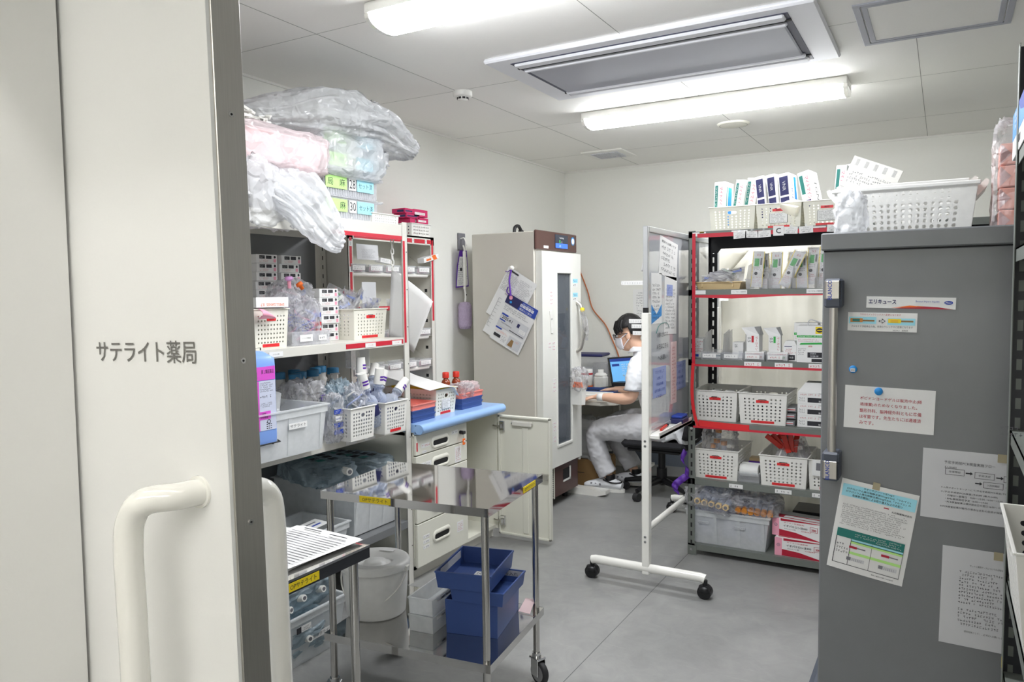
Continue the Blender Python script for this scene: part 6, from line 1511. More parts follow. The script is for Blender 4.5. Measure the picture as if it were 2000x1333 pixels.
# top board: baskets of drug cartons
ZT1 = 1.8355
basket('left cream basket of cartons on top of the grey shelving', .25, .30, .135, (-1.03, 4.41, ZT1), 0, red=(0, 0), group=GC, nx=9, ny=7, r=.0043)
basket('middle cream basket of cartons on top of the grey shelving', .235, .30, .135, (-.775, 4.40, ZT1), -.05, red=(1, 1), card=True, group=GC, nx=9, ny=7, r=.0043)
basket('right cream basket of cartons on top of the grey shelving', .235, .30, .135, (-.53, 4.39, ZT1), -.06, red=(1, 1), card=True, group=GC, nx=9, ny=7, r=.0043)
def upright(lbl, x, y, z, tilt, kind, w_=.06, d_=.10, h_=.27, grp='cartons standing in baskets on the grey shelving', rz=-.25):
    b = MB(); carton(b, w_, d_, h_); y0 = -d_/2-.0004
    if kind == 0:
        b.bx(-w_*.42, -w_*.15, y0, y0+.0003, h_*.45, h_*.93, TEAL).text('ツルバミン', PAPER, (-w_*.285, y0-.0003, h_*.7), (0, 0, -1), (1, 0, 0), h=w_*.16, w=h_*.4)
        b.text('マイトマイシン', MAGENTA, (w_*.16, y0-.0003, h_*.62), (0, 0, -1), (1, 0, 0), h=w_*.3, w=h_*.55)
        x1 = w_/2+.0004; b.bx(x1-.0003, x1, -d_*.1, d_*.3, h_*.1, h_*.9, SKY).bx(x1-.0003, x1+.0001, -d_*.28, -d_*.2, h_*.1, h_*.9, TEAL)
    elif kind == 1:
        b.bx(-w_*.4, w_*.4, y0, y0+.0003, h_*.56, h_*.94, NAVY).bx(-w_*.4, w_*.4, y0, y0+.0003, h_*.12, h_*.52, NAVY)
        b.text('VNR', PAPERG, (0, y0-.0003, h_*.75), (0, 0, -1), (1, 0, 0), h=w_*.3).text('NSIS', PAPERG, (0, y0-.0003, h_*.32), (0, 0, -1), (1, 0, 0), h=w_*.25)
        x1 = w_/2+.0004
        if w_ > .055: b.bx(x1-.0003, x1, d_*.1, d_*.35, h_*.3, h_*.95, SKY).text('アセリオ', INKB, (x1+.0002, -d_*.2, h_*.6), (0, 0, -1), (0, 1, 0), h=d_*.2, w=h_*.5)
    else:
        b.bx(-w_*.42, -w_*.12, y0, y0+.0003, h_*.55, h_*.93, TEAL).text('マイトマイシン', MAGENTA, (w_*.16, y0-.0003, h_*.62), (0, 0, -1), (1, 0, 0), h=w_*.32, w=h_*.55)
        b.bx(-w_*.2, w_*.2, y0, y0+.0003, h_*.28, h_*.42, NAVY).bx(-w_*.05, w_*.05, y0-.0002, y0, h_*.3, h_*.4, PAPER)
        x1 = w_/2+.0004; b.text('TGN', INK, (x1, 0, h_*.6), (0, 0, -1), (0, 1, 0), h=d_*.3, w=h_*.4)
    return solo(b, 'drug_carton', lbl, 'box', (x, y, z), rot=(R(-4), tilt, rz), group=grp)
for a in (('leftmost upright carton in the left top basket', -1.105, 4.35, 1.845, .0, 0, .065), ('middle upright carton in the left top basket, tilted', -1.02, 4.36, 1.85, .12, 0, .055), ('right upright carton in the left top basket, tilted', -.955, 4.37, 1.855, .12, 0, .065),
          ('left upright carton with dark blocks in the middle top basket', -.855, 4.34, 1.86, -.14, 1, .05), ('middle upright carton with dark blocks in the middle top basket', -.795, 4.34, 1.865, -.14, 1, .05), ('right upright carton with dark blocks in the middle top basket', -.735, 4.35, 1.865, -.12, 1, .06),
          ('tilted carton with red print in the right top basket', -.60, 4.33, 1.87, -.24, 2, .065), ('left upright carton of a pair at right of the right top basket', -.485, 4.36, 1.88, .05, 2, .055), ('right upright carton of a pair at right of the right top basket', -.43, 4.37, 1.885, .06, 2, .06)): upright(*a)
solo(MB().bx(-.05, .05, -.06, .06, 0, .05, CURT, .004), 'cream_packet', 'cream packet at front right of the middle top basket', 'packet', (-.715, 4.30, 1.925), rot=(.3, .3, -.3))
solo(MB().bx(-.03, .03, -.05, .05, 0, .03, PAPER, .002).bx(-.02, .015, -.0505, -.05, .005, .025, GREEN), 'green_print_packet', 'small packet with green print in the right top basket', 'packet', (-.47, 4.285, 1.955), rot=(.4, -.7, 0))
# sign and tags along the top edge
solo(MB().bx(-.027, .027, -.0015, 0, -.026, .026, PAPER).text('C', INK, (0, -.0018, 0), h=.028, bold=.02), 'letter_sign', 'white card with the letter C on the shelf edge', 'sign', (-.767, 4.1765, 1.818))
for i, x in enumerate((-.967, -.905, -.84, -.705, -.63, -.495)):
    b = MB().bx(-.034, .034, -.001, 0, -.018, .018, PAPER)
    for k, s in enumerate(('シリンジ', 'ダブルチェック', 'お願いします')): b.text(s, INK, (0, -.0013, .009-k*.0095), h=.0065, w=(.026, .048, .042)[k])
    b.bx(-.006, .006, -.0015, -.001, .014, .03, CLEAR)
    solo(b, 'check_tag', f'small double check tag hanging on shelf edge, {["first", "second", "third", "fourth", "fifth", "sixth"][i]} from the left', 'tag', (x, 4.1765, 1.805+.012*(i > 2)), rot=(0, R(3)*(1 if i % 2 else -1), 0), group='double check tags on the shelf edge')
# second board: tan tray and clear bins with syringe packs
Z2 = 1.5135
t = thing('tan_tray', 'tan plastic tray heaped with clear packs at left', 'tray', (-1.095, 4.37, Z2))
shell(MB(), .25, .30, .042, TRAYC, k=1.10, rim=.004).build('tray_body', t); MB().bx(-.135, .135, -.158, -.148, .038, .043, TRAYC, .001).build('rim', t)
for x in (-.09, .08): MB().bx(x-.003, x+.003, -.151, -.144, .015, .038, TRAYC).build('rib', t)
for i in range(12):
    rg = random.Random(i+40)
    pouch('clear drug pack heaped in the tan tray on the shelving', 'clear packs in the tan tray', (-1.095+rg.uniform(-.09, .09), 4.33+rg.uniform(-.07, .1), Z2+.045+.055*rg.random()), (rg.uniform(-1.5, -.9), rg.uniform(-.4, .4), rg.uniform(-.6, .6)), .10, .15, i % 6)
def pack_bin(x, lbl, w_=.115):
    t = thing('clear_bin', lbl, 'tray', (x, 4.31, Z2), 0, 'clear bins of syringe packs')
    shell(MB(), w_, .20, .055, CLEAR, k=1.03, rim=.003).build('bin_body', t)
    for s in (-1, 1): MB().poly([(s*w_/2, -.09, .05), (s*w_/2, .10, .05), (s*w_/2, .10, .15), (s*w_/2, -.03, .13)], CLEAR, (.0015, 0, 0)).build('divider', t)
    return t
def blister(lbl, x, y, z, rot, k):
    b = MB(); w_, h_ = .062, .20
    b.bx(-w_/2, w_/2, 0, .0015, 0, h_, PAPER)
    b.bx(-w_/2, -w_/2+.004, -.0006, 0, 0, h_, YEL).bx(w_/2-.004, w_/2, -.0006, 0, 0, h_, YEL)
    b.text('0.5', INKR, (0, -.0008, h_*.9), h=.012).bx(-.02, .005, -.0008, 0, h_*.58, h_*.80, GREEN).bx(.01, .02, -.0008, 0, h_*.62, h_*.82, INKG)
    b.lines(-.02, .02, h_*.46, h_*.56, 2, INK, -.0008, k).lathe([(0, 0), (.009, 0)], INK, 12, T=Matrix.Translation((-.008, -.001, h_*.38)) @ Matrix.Rotation(PI/2, 4, 'X')).lines(-.02, .02, h_*.1, h_*.3, 4, INKR, -.0008, k+9)
    b.grid(lambda u, v: Vector((w_*(u-.5)*1.05, -.012-.010*math.sin(PI*u)*math.sin(PI*v)-.003*noise.noise(Vector((u*6, v*9, k))), h_*v*1.02)), 8, 12, WRAP)
    return solo(b, 'syringe_pack', lbl, 'pack', (x, y, z), rot=rot, group='syringe packs in clear bins')
for i, (x, l) in enumerate(((-.885, 'leftmost clear bin of syringe packs on the shelving'), (-.765, 'second clear bin of syringe packs from left on the shelving'), (-.645, 'third clear bin of syringe packs from left on the shelving'), (-.525, 'fourth clear bin of syringe packs, beside the cart'))): pack_bin(x, l)
for i, a in enumerate((('upright syringe pack in the leftmost clear bin', -.905, 4.30, Z2+.01, (-.15, .06, .1)), ('syringe pack behind, in the leftmost clear bin', -.865, 4.34, Z2, (-.2, -.04, .3)),
          ('upright syringe pack in the second clear bin', -.80, 4.28, Z2, (-.12, .02, 0)), ('strongly tilted syringe pack across the second clear bin', -.755, 4.27, Z2+.012, (-.1, .42, 0)), ('syringe pack at right of the second clear bin', -.73, 4.33, Z2, (-.15, .05, -.2)),
          ('syringe pack at left of the third clear bin', -.665, 4.30, Z2-.0, (-.15, -.03, .2)), ('syringe pack at right of the third clear bin', -.625, 4.33, Z2+.02, (-.15, .04, -.1)),
          ('tall upright syringe pack in the fourth clear bin', -.555, 4.28, Z2+.02, (-.1, .04, 0)), ('syringe pack behind, in the fourth clear bin', -.50, 4.32, Z2+.02, (-.15, .1, -.2)))): blister(*a, i)
# third board: labelled clear bins, drug cartons
Z3 = 1.1225
solo(MB().bx(-.025, .025, -.06, .06, 0, .11, PAPER, .001).bx(-.0255, -.025, -.05, .05, .01, .03, INKB).lines(-.02, .02, .03, .1, 5, INKR, -.0605, 4).bx(-.02, .0, -.0606, -.06, .005, .02, INKB), 'drug_carton', 'white carton with blue patch behind the left post', 'box', (-1.225, 4.36, Z3+.0))
def label_bin(x, lbl, tall):
    t = thing('clear_bin', lbl, 'tray', (x, 4.315, Z3), 0, 'labelled clear bins')
    shell(MB(), .112, .22, .042, CLEAR, k=1.03, rim=.003).build('bin_body', t)
    MB().bx(-.045, .03, -.1135, -.1115, .010, .032, PAPER).lines(-.035, .02, .014, .028, 1, INKG if tall else INKR, -.114, 3).build('bin_label', t)
    if tall: MB().poly([(-.052, -.06, .02), (-.052, .1, .02), (-.052, .1, .16), (-.052, -.03, .14)], CLEAR, (.002, 0, 0)).build('divider', t)
    if tall: MB().poly([(.052, -.06, .02), (.052, .1, .02), (.052, .1, .16), (.052, -.03, .14)], CLEAR, (.002, 0, 0)).build('divider', t)
    return t
label_bin(-1.13, 'nearly empty clear bin, leftmost of the labelled four', True); label_bin(-1.01, 'second labelled clear bin holding a white packet', True)
label_bin(-.895, 'third labelled clear bin holding red-print cartons', False); label_bin(-.775, 'fourth labelled clear bin holding green-print cartons', False)
solo(MB().bx(-.03, .03, -.04, .04, 0, .02, PAPER).bx(-.02, .02, -.0405, -.04, .005, .015, SALN), 'white_packet', 'small white packet in the leftmost labelled clear bin', 'packet', (-1.13, 4.33, Z3+.004), rot=(0, 0, .5))
solo(MB().bx(-.03, .03, -.04, .04, 0, .09, PAPER, .001).text('25', INK, (-.01, -.0405, .07), (0, 0, -1), (1, 0, 0), h=.014).bx(.005, .028, -.0405, -.04, .01, .04, PAPERG), 'drug_carton', 'small white carton standing in the second labelled clear bin', 'box', (-1.0, 4.33, Z3+.004))
def half(lbl, x, y, z, col, up, w_, h_, rz=0, open_=False):
    b = MB(); d_ = .08; carton(b, w_, d_, h_)
    y0 = -d_/2-.0004
    if up:
        b.text('0.5', INK, (-w_*.28, y0, h_*.72), (0, 0, -1), (1, 0, 0), h=w_*.25).bx(-w_*.1, w_*.08, y0, y0+.0003, h_*.55, h_*.95, col).text('マーカイン', INKR if col is INKR else INKR, (w_*.3, y0, h_*.5), (0, 0, -1), (1, 0, 0), h=w_*.18, w=h_*.85)
    else: b.text('マーカイン注脊麻用0.5%', INKR, (0, y0, h_*.75), h=h_*.16, w=w_*.85).text('0.5', INK, (-w_*.32, y0, h_*.3), h=h_*.32).text('等比重' if col is INKR else '高比重', col, (w_*.25, y0, h_*.35), h=h_*.22)
    if open_:
        b.poly([(-w_/2, -d_/2, h_), (-w_/2-.03, -d_/2+.01, h_+.04), (w_*.1, 0, h_+.045), (w_/2, -d_/2, h_)], PAPER, (0, .001, 0)); b.poly([(w_/2, -d_/2, h_), (w_/2+.005, d_/2, h_), (w_*.35, d_/2, h_+.045), (w_*.1, -d_/2, h_+.045)], PAPERG, (0, .001, 0))
    return solo(b, 'drug_carton', lbl, 'box', (x, y, z), rz, 'half-percent drug cartons')
half('flat carton with red print in the third labelled bin', -.895, 4.26, Z3+.006, INKR, 0, .10, .042); half('flat carton with green print in the fourth labelled bin', -.775, 4.26, Z3+.006, GREEN, 0, .105, .042)
half('open upright carton with red print above the third labelled bin', -.905, 4.27, Z3+.049, INKR, 1, .068, .09, -.03, True); half('open upright carton with green print above the fourth labelled bin', -.795, 4.27, Z3+.049, GREEN, 1, .062, .088, .1, True)
b = MB(); w_, h_ = .068, .085; carton(b, w_, .07, h_); b.poly([(-w_/2, -.035, h_), (w_/2, -.035, h_), (w_/2-.012, -.035, h_+.025), (-w_/2+.012, -.035, h_+.025)], PAPER, (0, .07, 0))
b.bx(-.028, .01, -.0355, -.035, .078, .082, NAVY).lines(-.026, .028, .04, .07, 3, INKR, -.0355, 4).bx(-.01, .026, -.0356, -.035, .006, .034, INK).text('製造', PAPER, (.008, -.036, .02), h=.01).lines(-.03, -.015, .008, .03, 3, INK, -.0355, 5)
solo(b, 'drug_carton', 'small house-shaped white carton with black block on shelving', 'box', (-.715, 4.28, Z3), group='white cartons on the third board')
def green_box(lbl, x, y, w_, h_, tin=False):
    b = MB(); d_ = .10; carton(b, w_, d_, h_); y0 = -d_/2-.0004
    b.bx(-w_/2, w_/2, y0, y0+.0003, h_*.68, h_*.74, GREEN).text('25mg/10mL (0.25%)', PAPER, (0, y0-.0003, h_*.71), h=h_*.035, w=w_*.9)
    b.lines(-w_*.45, w_*.45, h_*.56, h_*.65, 2, INKR, y0, 6).poly([(-w_*.4, y0, h_*.48), (w_*.45, y0, h_*.50), (w_*.4, y0, h_*.55), (-w_*.35, y0, h_*.53)], GREEN).text('麻酔', INKR, (0, y0, h_*.44), h=h_*.05)
    b.lines(-w_*.45, -w_*.15, h_*.2, h_*.4, 4, INK, y0, 8).bx(-w_*.1, w_*.48, y0, y0+.0003, h_*.14, h_*.28, INK).text('25804' if tin else '25803', PAPERG, (w_*.1, y0-.0003, h_*.245), h=h_*.045).text('2028.08', PAPERG, (w_*.15, y0-.0003, h_*.18), h=h_*.045)
    b.bx(w_*.05, w_*.48, y0, y0+.0003, h_*.02, h_*.11, INK)
    if tin: b.bx(w_*.18, w_*.48, y0-.0001, y0+.0003, h_*.78, h_*.97, YEL).lathe([(0, 0), (.017, 0)], INK, 16, T=Matrix.Translation((w_*.33, y0-.0004, h_*.875)) @ Matrix.Rotation(PI/2, 4, 'X') @ Matrix.Diagonal((1, .7, 1, 1))).bx(w_*.24, w_*.42, y0-.0009, y0-.0005, h_*.865, h_*.885, YEL)
    b.tube([(-w_*.1, -.04, h_), (-w_*.08, -.045, h_+.022), (w_*.05, -.045, h_+.03), (w_*.4, -.03, h_+.012)], .003, PAPERG, 6, sub=4) if tin else None
    solo(b, 'drug_carton', lbl, 'box', (x, y, Z3), 0, 'green-banded white cartons')
green_box('green-banded white carton with yellow warning patch, nearest the cart', -.605, 4.245, .135, .195, True); green_box('green-banded white carton standing behind the other', -.645, 4.36, .12, .205)
# fourth board: two hole baskets, stacked flat packs, white cartons
Z4 = .7725
basket('left white basket of small cartons on the fourth board', .245, .32, .172, (-1.11, 4.385, Z4), 0, m=WPLAS, red=(1, 0), group=GC, nx=9, ny=7, r=.005)
basket('right white basket of small cartons on the fourth board', .255, .32, .172, (-.85, 4.375, Z4), 0, m=WPLAS, red=(1, 1), group=GC, nx=9, ny=7, r=.005)
for i in range(6): solo(MB().bx(-.018, .018, -.05, .05, 0, .13, PAPER, .001).bx(-.017, .017, -.0506, -.05, .06, .10, INK), 'ampoule_box', 'small white ampoule carton standing in the left fourth-board basket', 'box', (-1.19+.04*i, 4.32+.03*(i % 2), Z4+.02+.012*(i % 2)), rot=(-.05, .14, 0), group='ampoule cartons in the left fourth-board basket')
for i in range(4): solo(MB().bx(-.02, .02, -.05, .05, 0, .09, PAPERG, .001).bx(-.016, .016, -.0506, -.05, .04, .08, INK), 'ampoule_box', 'grey carton with black block lying in the right fourth-board basket', 'box', (-.92+.045*i, 4.30, Z4+.02), rot=(-.05, .25, 0), group='ampoule cartons in the right fourth-board basket')
for i, z in enumerate((.0, .036, .072)):
    b = MB().bx(-.05, .05, -.06, .06, 0, .03, DGREY, .002).bx(-.045, .042, -.062, -.06, .008, .022, PAPERG if i != 2 else PAPER).bx(-.045, .042, -.0625, -.062, .012, .016, INKR)
    solo(b, 'flat_case', f'{["lowest", "middle", "topmost"][i]} of three flat grey cases stacked between basket and cartons', 'case', (-.735, 4.30+.01*i, Z4+z), .05*i, 'flat grey cases')
def wc(lbl, z, top):
    b = MB(); w_, d_, h_ = .145, .12, .062
    carton(b, w_, d_, h_); y0 = -d_/2-.0004
    b.lines(-w_*.4, w_*.4, h_*.7, h_*.9, 1, INKR, y0, 3).bx(-w_*.15, w_*.45, y0, y0+.0003, h_*.15, h_*.55, INK).text('製薬', PAPER, (w_*.3, y0-.0003, h_*.27), h=h_*.15).lines(-w_*.45, -w_*.2, h_*.2, h_*.6, 2, INK, y0, 5).text('Oct 5', INK, (w_*.3, y0, h_*.93), h=h_*.1)
    if top:
        b.poly([(-w_/2, -d_/2, h_), (w_/2, -d_/2, h_), (w_/2-.02, -d_/2+.03, h_+.05), (-w_/2+.035, -d_/2+.03, h_+.05)], PAPER, (0, .002, 0)); b.bx(-w_/2+.035, w_/2, -d_/2+.03, d_/2, h_, h_+.05, PAPER, .001).bx(.0, .02, -.021-.01, -.0305, h_+.012, h_+.042, TEAL)
    solo(b, 'drug_carton', lbl, 'box', (-.60, 4.30, Z4+z), 0, 'white cartons stacked beside the cart')
wc('lowest white carton with black block beside the cart', 0, False); wc('middle white carton with black block beside the cart', .0625, False); wc('topmost white carton with teal mark beside the cart', .125, True)
# fifth board
Z5 = .4435
basket('white basket with a bag of amber caps on the fifth board', .25, .34, .170, (-1.10, 4.375, Z5), 0, m=WPLAS, red=(1, 1), group=GC, nx=9, ny=7, r=.005)
basket('white basket of red-printed packets on the fifth board', .245, .34, .170, (-.735, 4.365, Z5), 0, m=WPLAS, red=(1, 1), group=GC, nx=9, ny=7, r=.005)
basket('white basket with papers beside the cart on the fifth board', .22, .30, .165, (-.50, 4.36, Z5), 0, m=WPLAS, red=(0, 1), group=GC, nx=9, ny=7, r=.005)
solo(MB().bx(-.07, .07, -.001, 0, -.04, .045, PAPER).poly([(.03, -.0012, .005), (.03, -.0012, .025), (.05, -.0012, .015)], INKG).bx(-.05, -.02, -.0014, -.001, -.01, .03, INKG), 'paper_sheet', 'white printed sheet over the front of basket beside cart', 'paper', (-.52, 4.202, Z5+.118), rot=(.04, .04, 0))
t = thing('amber_cap_bag', 'clear bag of amber-capped vials standing in the left basket', 'bag', (-1.11, 4.34, Z5+.19))
crump(MB(), .19, .15, .20, WRAP, 101, .22, .6, .55, 46, 28).build('film', t)
for x, z in ((-.0, .06), (-.01, -.0), (.03, -.01), (-.03, -.03)):
    v = MB().cyl((x, -.03, z), (x, -.03, z+.022), .018, AMBER, n=16).cyl((x, -.03, z-.03), (x, -.03, z), .014, BULB, n=14); v.build('vial', t)
lab(t, (-.06, -.07, -.05), .05, .025, 'y', rows=2, ink=INKB)
t = thing('tape_holder', 'clear tape dispenser with white rolls on the fifth board', 'dispenser', (-.925, 4.285, Z5))
shell(MB(), .12, .12, .055, CLEAR, k=1.0, rim=.003).build('holder_body', t)
for i in range(2): MB().cyl((-.05, -.02+.045*i, .06), (.05, -.02+.045*i, .06), .034, PAPER, n=24).build('roll', t)
solo(MB().bx(-.06, .06, -.03, .03, 0, .035, PURP, .004).bx(-.055, .055, -.03, .03, .035, .055, TRAYC, .003), 'purple_box', 'purple and tan box behind the tape dispenser', 'box', (-.90, 4.42, Z5+.05))
for i in range(7):
    rg = random.Random(i+70)
    pouch('clear packet with red print bunched in the middle basket', 'red-printed packets in the fifth-board basket', (-.77+.02*i+rg.uniform(-.02, .02), 4.30+rg.uniform(-.03, .08), Z5+.17+.06*rg.random()), (rg.uniform(-.5, .3), rg.uniform(-.9, .1), rg.uniform(-.4, .4)), .06, .15, 1)
for i in range(6):
    rg = random.Random(i+170)
    b = MB().bx(-.014, .014, -.004, .004, -.05, .05, REDC, .002)
    solo(b, 'red_syringe_cap', 'red strip sticking out of the middle fifth-board basket', 'strip', (-.80+.022*i, 4.28+.015*(i % 3), Z5+.215+.02*rg.random()), rot=(rg.uniform(-.4, .2), -.9+.2*i, 0), group='red strips in the fifth-board basket')
# purple ribbon tied on the post
b = MB()
for (pts, w_) in (([(-1.262, 4.17, .60), (-1.275, 4.15, .55), (-1.25, 4.165, .50), (-1.255, 4.16, .46)], .02), ([(-1.25, 4.16, .46), (-1.285, 4.14, .43), (-1.31, 4.13, .40), (-1.30, 4.13, .36)], .035)):
    P_ = spline([Vector(p) for p in pts], 6); vs = []
    for i, p in enumerate(P_): vs += [p+Vector((-w_/2, -.006*math.sin(i), .01)), p+Vector((w_/2, .006*math.sin(i*1.3), -.01))]
    b.add(vs, [(2*i, 2*i+1, 2*i+3, 2*i+2) for i in range(len(P_)-1)], PURP, None, True)
o = b.build('purple_ribbon', SHELF_C, solid=.001)
# lowest board
t = bin_box('storage_box', 'clear storage box of fluid bottles on the lowest board', .455, .36, .195, (-1.035, 4.38, .0655), 0, m=FROST, ribs=4)
lab(t, (-.13, -.1815, .125), .06, .014, 'y', '250mL×1', th=.012, col=FROST, ink=INKG); lab(t, (.07, -.1815, .12), .06, .014, 'y', '250mL×10', th=.012, col=FROST, ink=INKG)
for i, (x, z) in enumerate(((-1.17, .15), (-1.03, .15), (-.90, .15))):
    b = MB(); crump(b, .12, .24, .14, LILACB, 120+i, .1, .5, .5, 20, 12); solo(b, 'fluid_bottle', f'{["left", "middle", "right"][i]} blue-grey fluid pack inside the lowest storage box', 'pack', (x, 4.38, z), 0, 'fluid packs in the lowest storage box')
t = thing('tube_bag', 'clear bag of tan-ended tubes sticking out left over storage box', 'bag', (-1.118, 4.30, .315), rot=(0, .12, 0))
crump(MB(), .32, .26, .14, WRAP, 131, .22, .6, .6, 50, 28).build('film', t)
for i in range(5):
    x = -.075+.04*i
    o = MB().cyl((x, -.115, -.005), (x, .08, .03), .017, BULB, n=14).build('tube', t)
    MB().cyl((x, -.132, -.006), (x, -.115, -.005), .019, TRAYC, n=6).cyl((x, -.134, -.006), (x, -.132, -.006), .010, INKG, n=12).build('tan_cap', o)
t = thing('tube_bag', 'clear bag of amber-capped tubes at right over storage box', 'bag', (-.90, 4.33, .305), rot=(0, .05, .1))
crump(MB(), .26, .26, .13, WRAP, 133, .22, .6, .6, 46, 28).build('film', t)
for i in range(6):
    x = -.085+.034*i
    o = MB().cyl((x, -.09, -.02), (x, .08, .02), .015, BULB, n=14).build('tube', t)
    MB().cyl((x, -.125, -.026), (x, -.09, -.02), .016, AMBER, n=14).build('amber_cap', o)
def contrast(lbl, x, y, z, rz):
    b = MB(); w_, d_, h_ = .255, .15, .098
    carton(b, w_, d_, h_); y0 = -d_/2-.0005
    b.bx(-w_/2, -w_*.35, y0, y0+.0004, 0, h_, ROSEP).poly([(-w_*.35, y0, h_*.02), (w_/2, y0, h_*.02), (w_/2, y0, h_*.05), (0, y0, h_*.32), (-w_*.35, y0, h_*.38)], CRIM).poly([(-w_*.32, y0, h_*.86), (w_*.5, y0, h_*.97), (w_*.5, y0, h_), (-w_*.32, y0, h_)], CRIM)
    b.text('非イオン性造影剤', INKR, (-.01, y0, h_*.80), h=h_*.07, w=w_*.42).text('イオパミロン注300', INK, (-.002, y0-.0002, h_*.62), h=h_*.13, w=w_*.5, bold=.02).text('50mL×1瓶', INKG, (-.03, y0, h_*.46), h=h_*.08, w=w_*.24).text('処方箋医薬品', INKR, (.055, y0, h_*.46), h=h_*.06, w=w_*.2)
    for (a0, a1, c0, c1) in ((.075, .115, .5, .515), (.075, .115, .77, .785), (.075, .077, .5, .78), (.113, .115, .5, .78)): b.bx(a0, a1, y0-.0003, y0, h_*c0, h_*c1, CRIM)
    b.text('300', CRIM, (.095, y0-.0002, h_*.62), h=h_*.13, bold=.03)
    b.lathe([(.007, 0), (.009, 0)], INKG, 16, T=Matrix.Translation((-w_*.42, y0-.0005, h_*.6)) @ Matrix.Rotation(PI/2, 4, 'X')).bx(-w_*.42-.0006, -w_*.42+.0006, y0-.0006, y0, h_*.52, h_*.68, INKG).bx(-w_*.42-.008, -w_*.42+.008, y0-.0006, y0, h_*.595, h_*.605, INKG)
    b.bx(-w_*.45, w_*.5, -d_*.35, d_*.05, h_, h_+.0004, CRIM).bx(-w_*.3, w_*.45, -d_*.28, -d_*.05, h_+.0003, h_+.0006, PAPER)
    b.text('300', PAPER, (w_*.35, .02, h_+.0008), (1, 0, 0), (0, 1, 0), h=.02)
    solo(b, 'contrast_carton', lbl, 'box', (x, y, z), rz, 'contrast agent cartons')
contrast('lower pink and crimson contrast agent carton on the lowest board', -.645, 4.275, .0655, -.06); contrast('upper pink and crimson contrast agent carton on the lowest board', -.66, 4.30, .164, -.16)
solo(MB().bx(-.12, .12, -.1, .1, 0, .20, BLK, .004).bx(-.05, .06, -.103, -.1, .12, .15, INKG), 'black_case', 'black case standing behind the contrast agent cartons', 'case', (-.60, 4.51, .0655))

# ================================================================ on top of the grey cart
ZK = 1.6755
def crate(lbl, x, y, z, w_, d_, h_):
    t = thing('laundry_basket', lbl, 'basket', (x, y, z), 0, 'white baskets on the cart')
    b = MB(); k = 1.10
    C0 = [Vector(p) for p in ((-w_/2/k, -d_/2/k, 0), (w_/2/k, -d_/2/k, 0), (w_/2/k, d_/2/k, 0), (-w_/2/k, d_/2/k, 0))]; C1 = [Vector(p) for p in ((-w_/2, -d_/2, h_), (w_/2, -d_/2, h_), (w_/2, d_/2, h_), (-w_/2, d_/2, h_))]
    for s in range(4):
        P = lambda u, v, s=s: (C0[s].lerp(C0[(s+1) % 4], u)).lerp(C1[s].lerp(C1[(s+1) % 4], u), v)
        perf_wall(b, P, w_ if s % 2 == 0 else d_, h_, 15 if s % 2 == 0 else 9, 7, FROSTW, .0064 if s % 2 == 0 else .006, top=.10, bot=.12, side=.10)
    b.quad(*C0, FROSTW); b.build('basket_body', t, solid=.0025)
    for q in (-1, 1): MB().bx(-w_/2-.008, w_/2+.008, q*d_/2-.006, q*d_/2+.006, h_-.012, h_+.002, FROSTW, .003).build('rim', t)
    for s in (-1, 1):
        MB().poly([(s*w_/2, -.09, h_-.010), (s*(w_/2+.022), -.09, h_+.012), (s*(w_/2+.032), -.09, h_+.006), (s*(w_/2+.026), -.09, h_-.012), (s*(w_/2-.002), -.09, h_-.045)], WPLAS, (0, .18, 0)).build('handle', t)
    return t
crate('outer large white translucent basket with round holes on the grey cart', -.125, 2.96, ZK, .42, .30, .165)
crate('inner white basket nested in the large basket on the grey cart', -.125, 2.97, ZK+.022, .36, .25, .155)
solo(MB().bx(-.09, .09, -.003, .003, -.05, .07, WPLAS, .001).lines(-.08, .08, -.03, .02, 4, INKG, -.0034, 4), 'blister_card', 'white card with oblong windows standing tilted behind the basket', 'card', (-.25, 3.13, 1.905), rot=(-.1, .42, 0))
for i in range(5): MB().bx(-.006, .006, -.0045, -.003, -.012, .012, CLEAR, .001).build('window', bpy.data.objects['blister_card'], (-.07+.034*i, 0, .05))
t = thing('cloth_bundle', 'white plastic bag bundle at left of the cart top', 'bag', (-.27, 2.70, ZK+.06))
crump(MB(), .09, .12, .15, MILK, 141, .3, .6, .6, 36, 24).build('film', t)
t = thing('pink_block_bag', 'clear bag of stacked pink foam blocks on the cart', 'bag', (.19, 2.86, ZK))
for i in range(4): MB().bx(-.05, .05, -.06, .06, .002+.068*i, .066+.068*i, ROSES, .003).poly([(-.0502, -.06, .002+.068*i), (-.02, -.0605, .034+.068*i), (-.05, -.0605, .066+.068*i)], PINKB, (0, -.0006, 0)).build('foam_block', t)
crump(MB(), .135, .16, .36, WRAP, 151, .10, .3, .35, 40, 40, T=Matrix.Translation((0, 0, .165))).build('film', t)

# ================================================================ on the dark shelving at the right edge
t_ = solo(MB().bx(0, .16, -.18, .18, 0, .118, PAPER, .001).bx(-.0006, 0, -.18, .18, .05, .118, SKY).poly([(-.0010, -.18, .118), (-.0010, .0, .118), (-.0010, -.06, .09), (-.0010, -.18, .07)], INKB, (.0004, 0, 0)).text('White', PAPER, (-.0014, .08, .105), (0, -1, 0), h=.014).text('Premium', PAPER, (-.0014, .08, .09), (0, -1, 0), h=.012).text('Deluxe', PAPER, (-.0014, .08, .075), (0, -1, 0), h=.012).bx(-.0006, 0, -.06, .0, .018, .036, INK).bx(-.0006, 0, .01, .05, .03, .044, INKG),
         'glove_carton', 'blue and white carton on top of the dark shelving at right', 'box', (.150, 2.27, 1.8405), -.0)
basket('white hole basket on the dark shelving at right edge', .40, .30, .215, (.285, 1.985, .7555), -PI/2, m=WPLAS, red=(0, 0), nx=12, ny=7, r=.007, k=1.16)
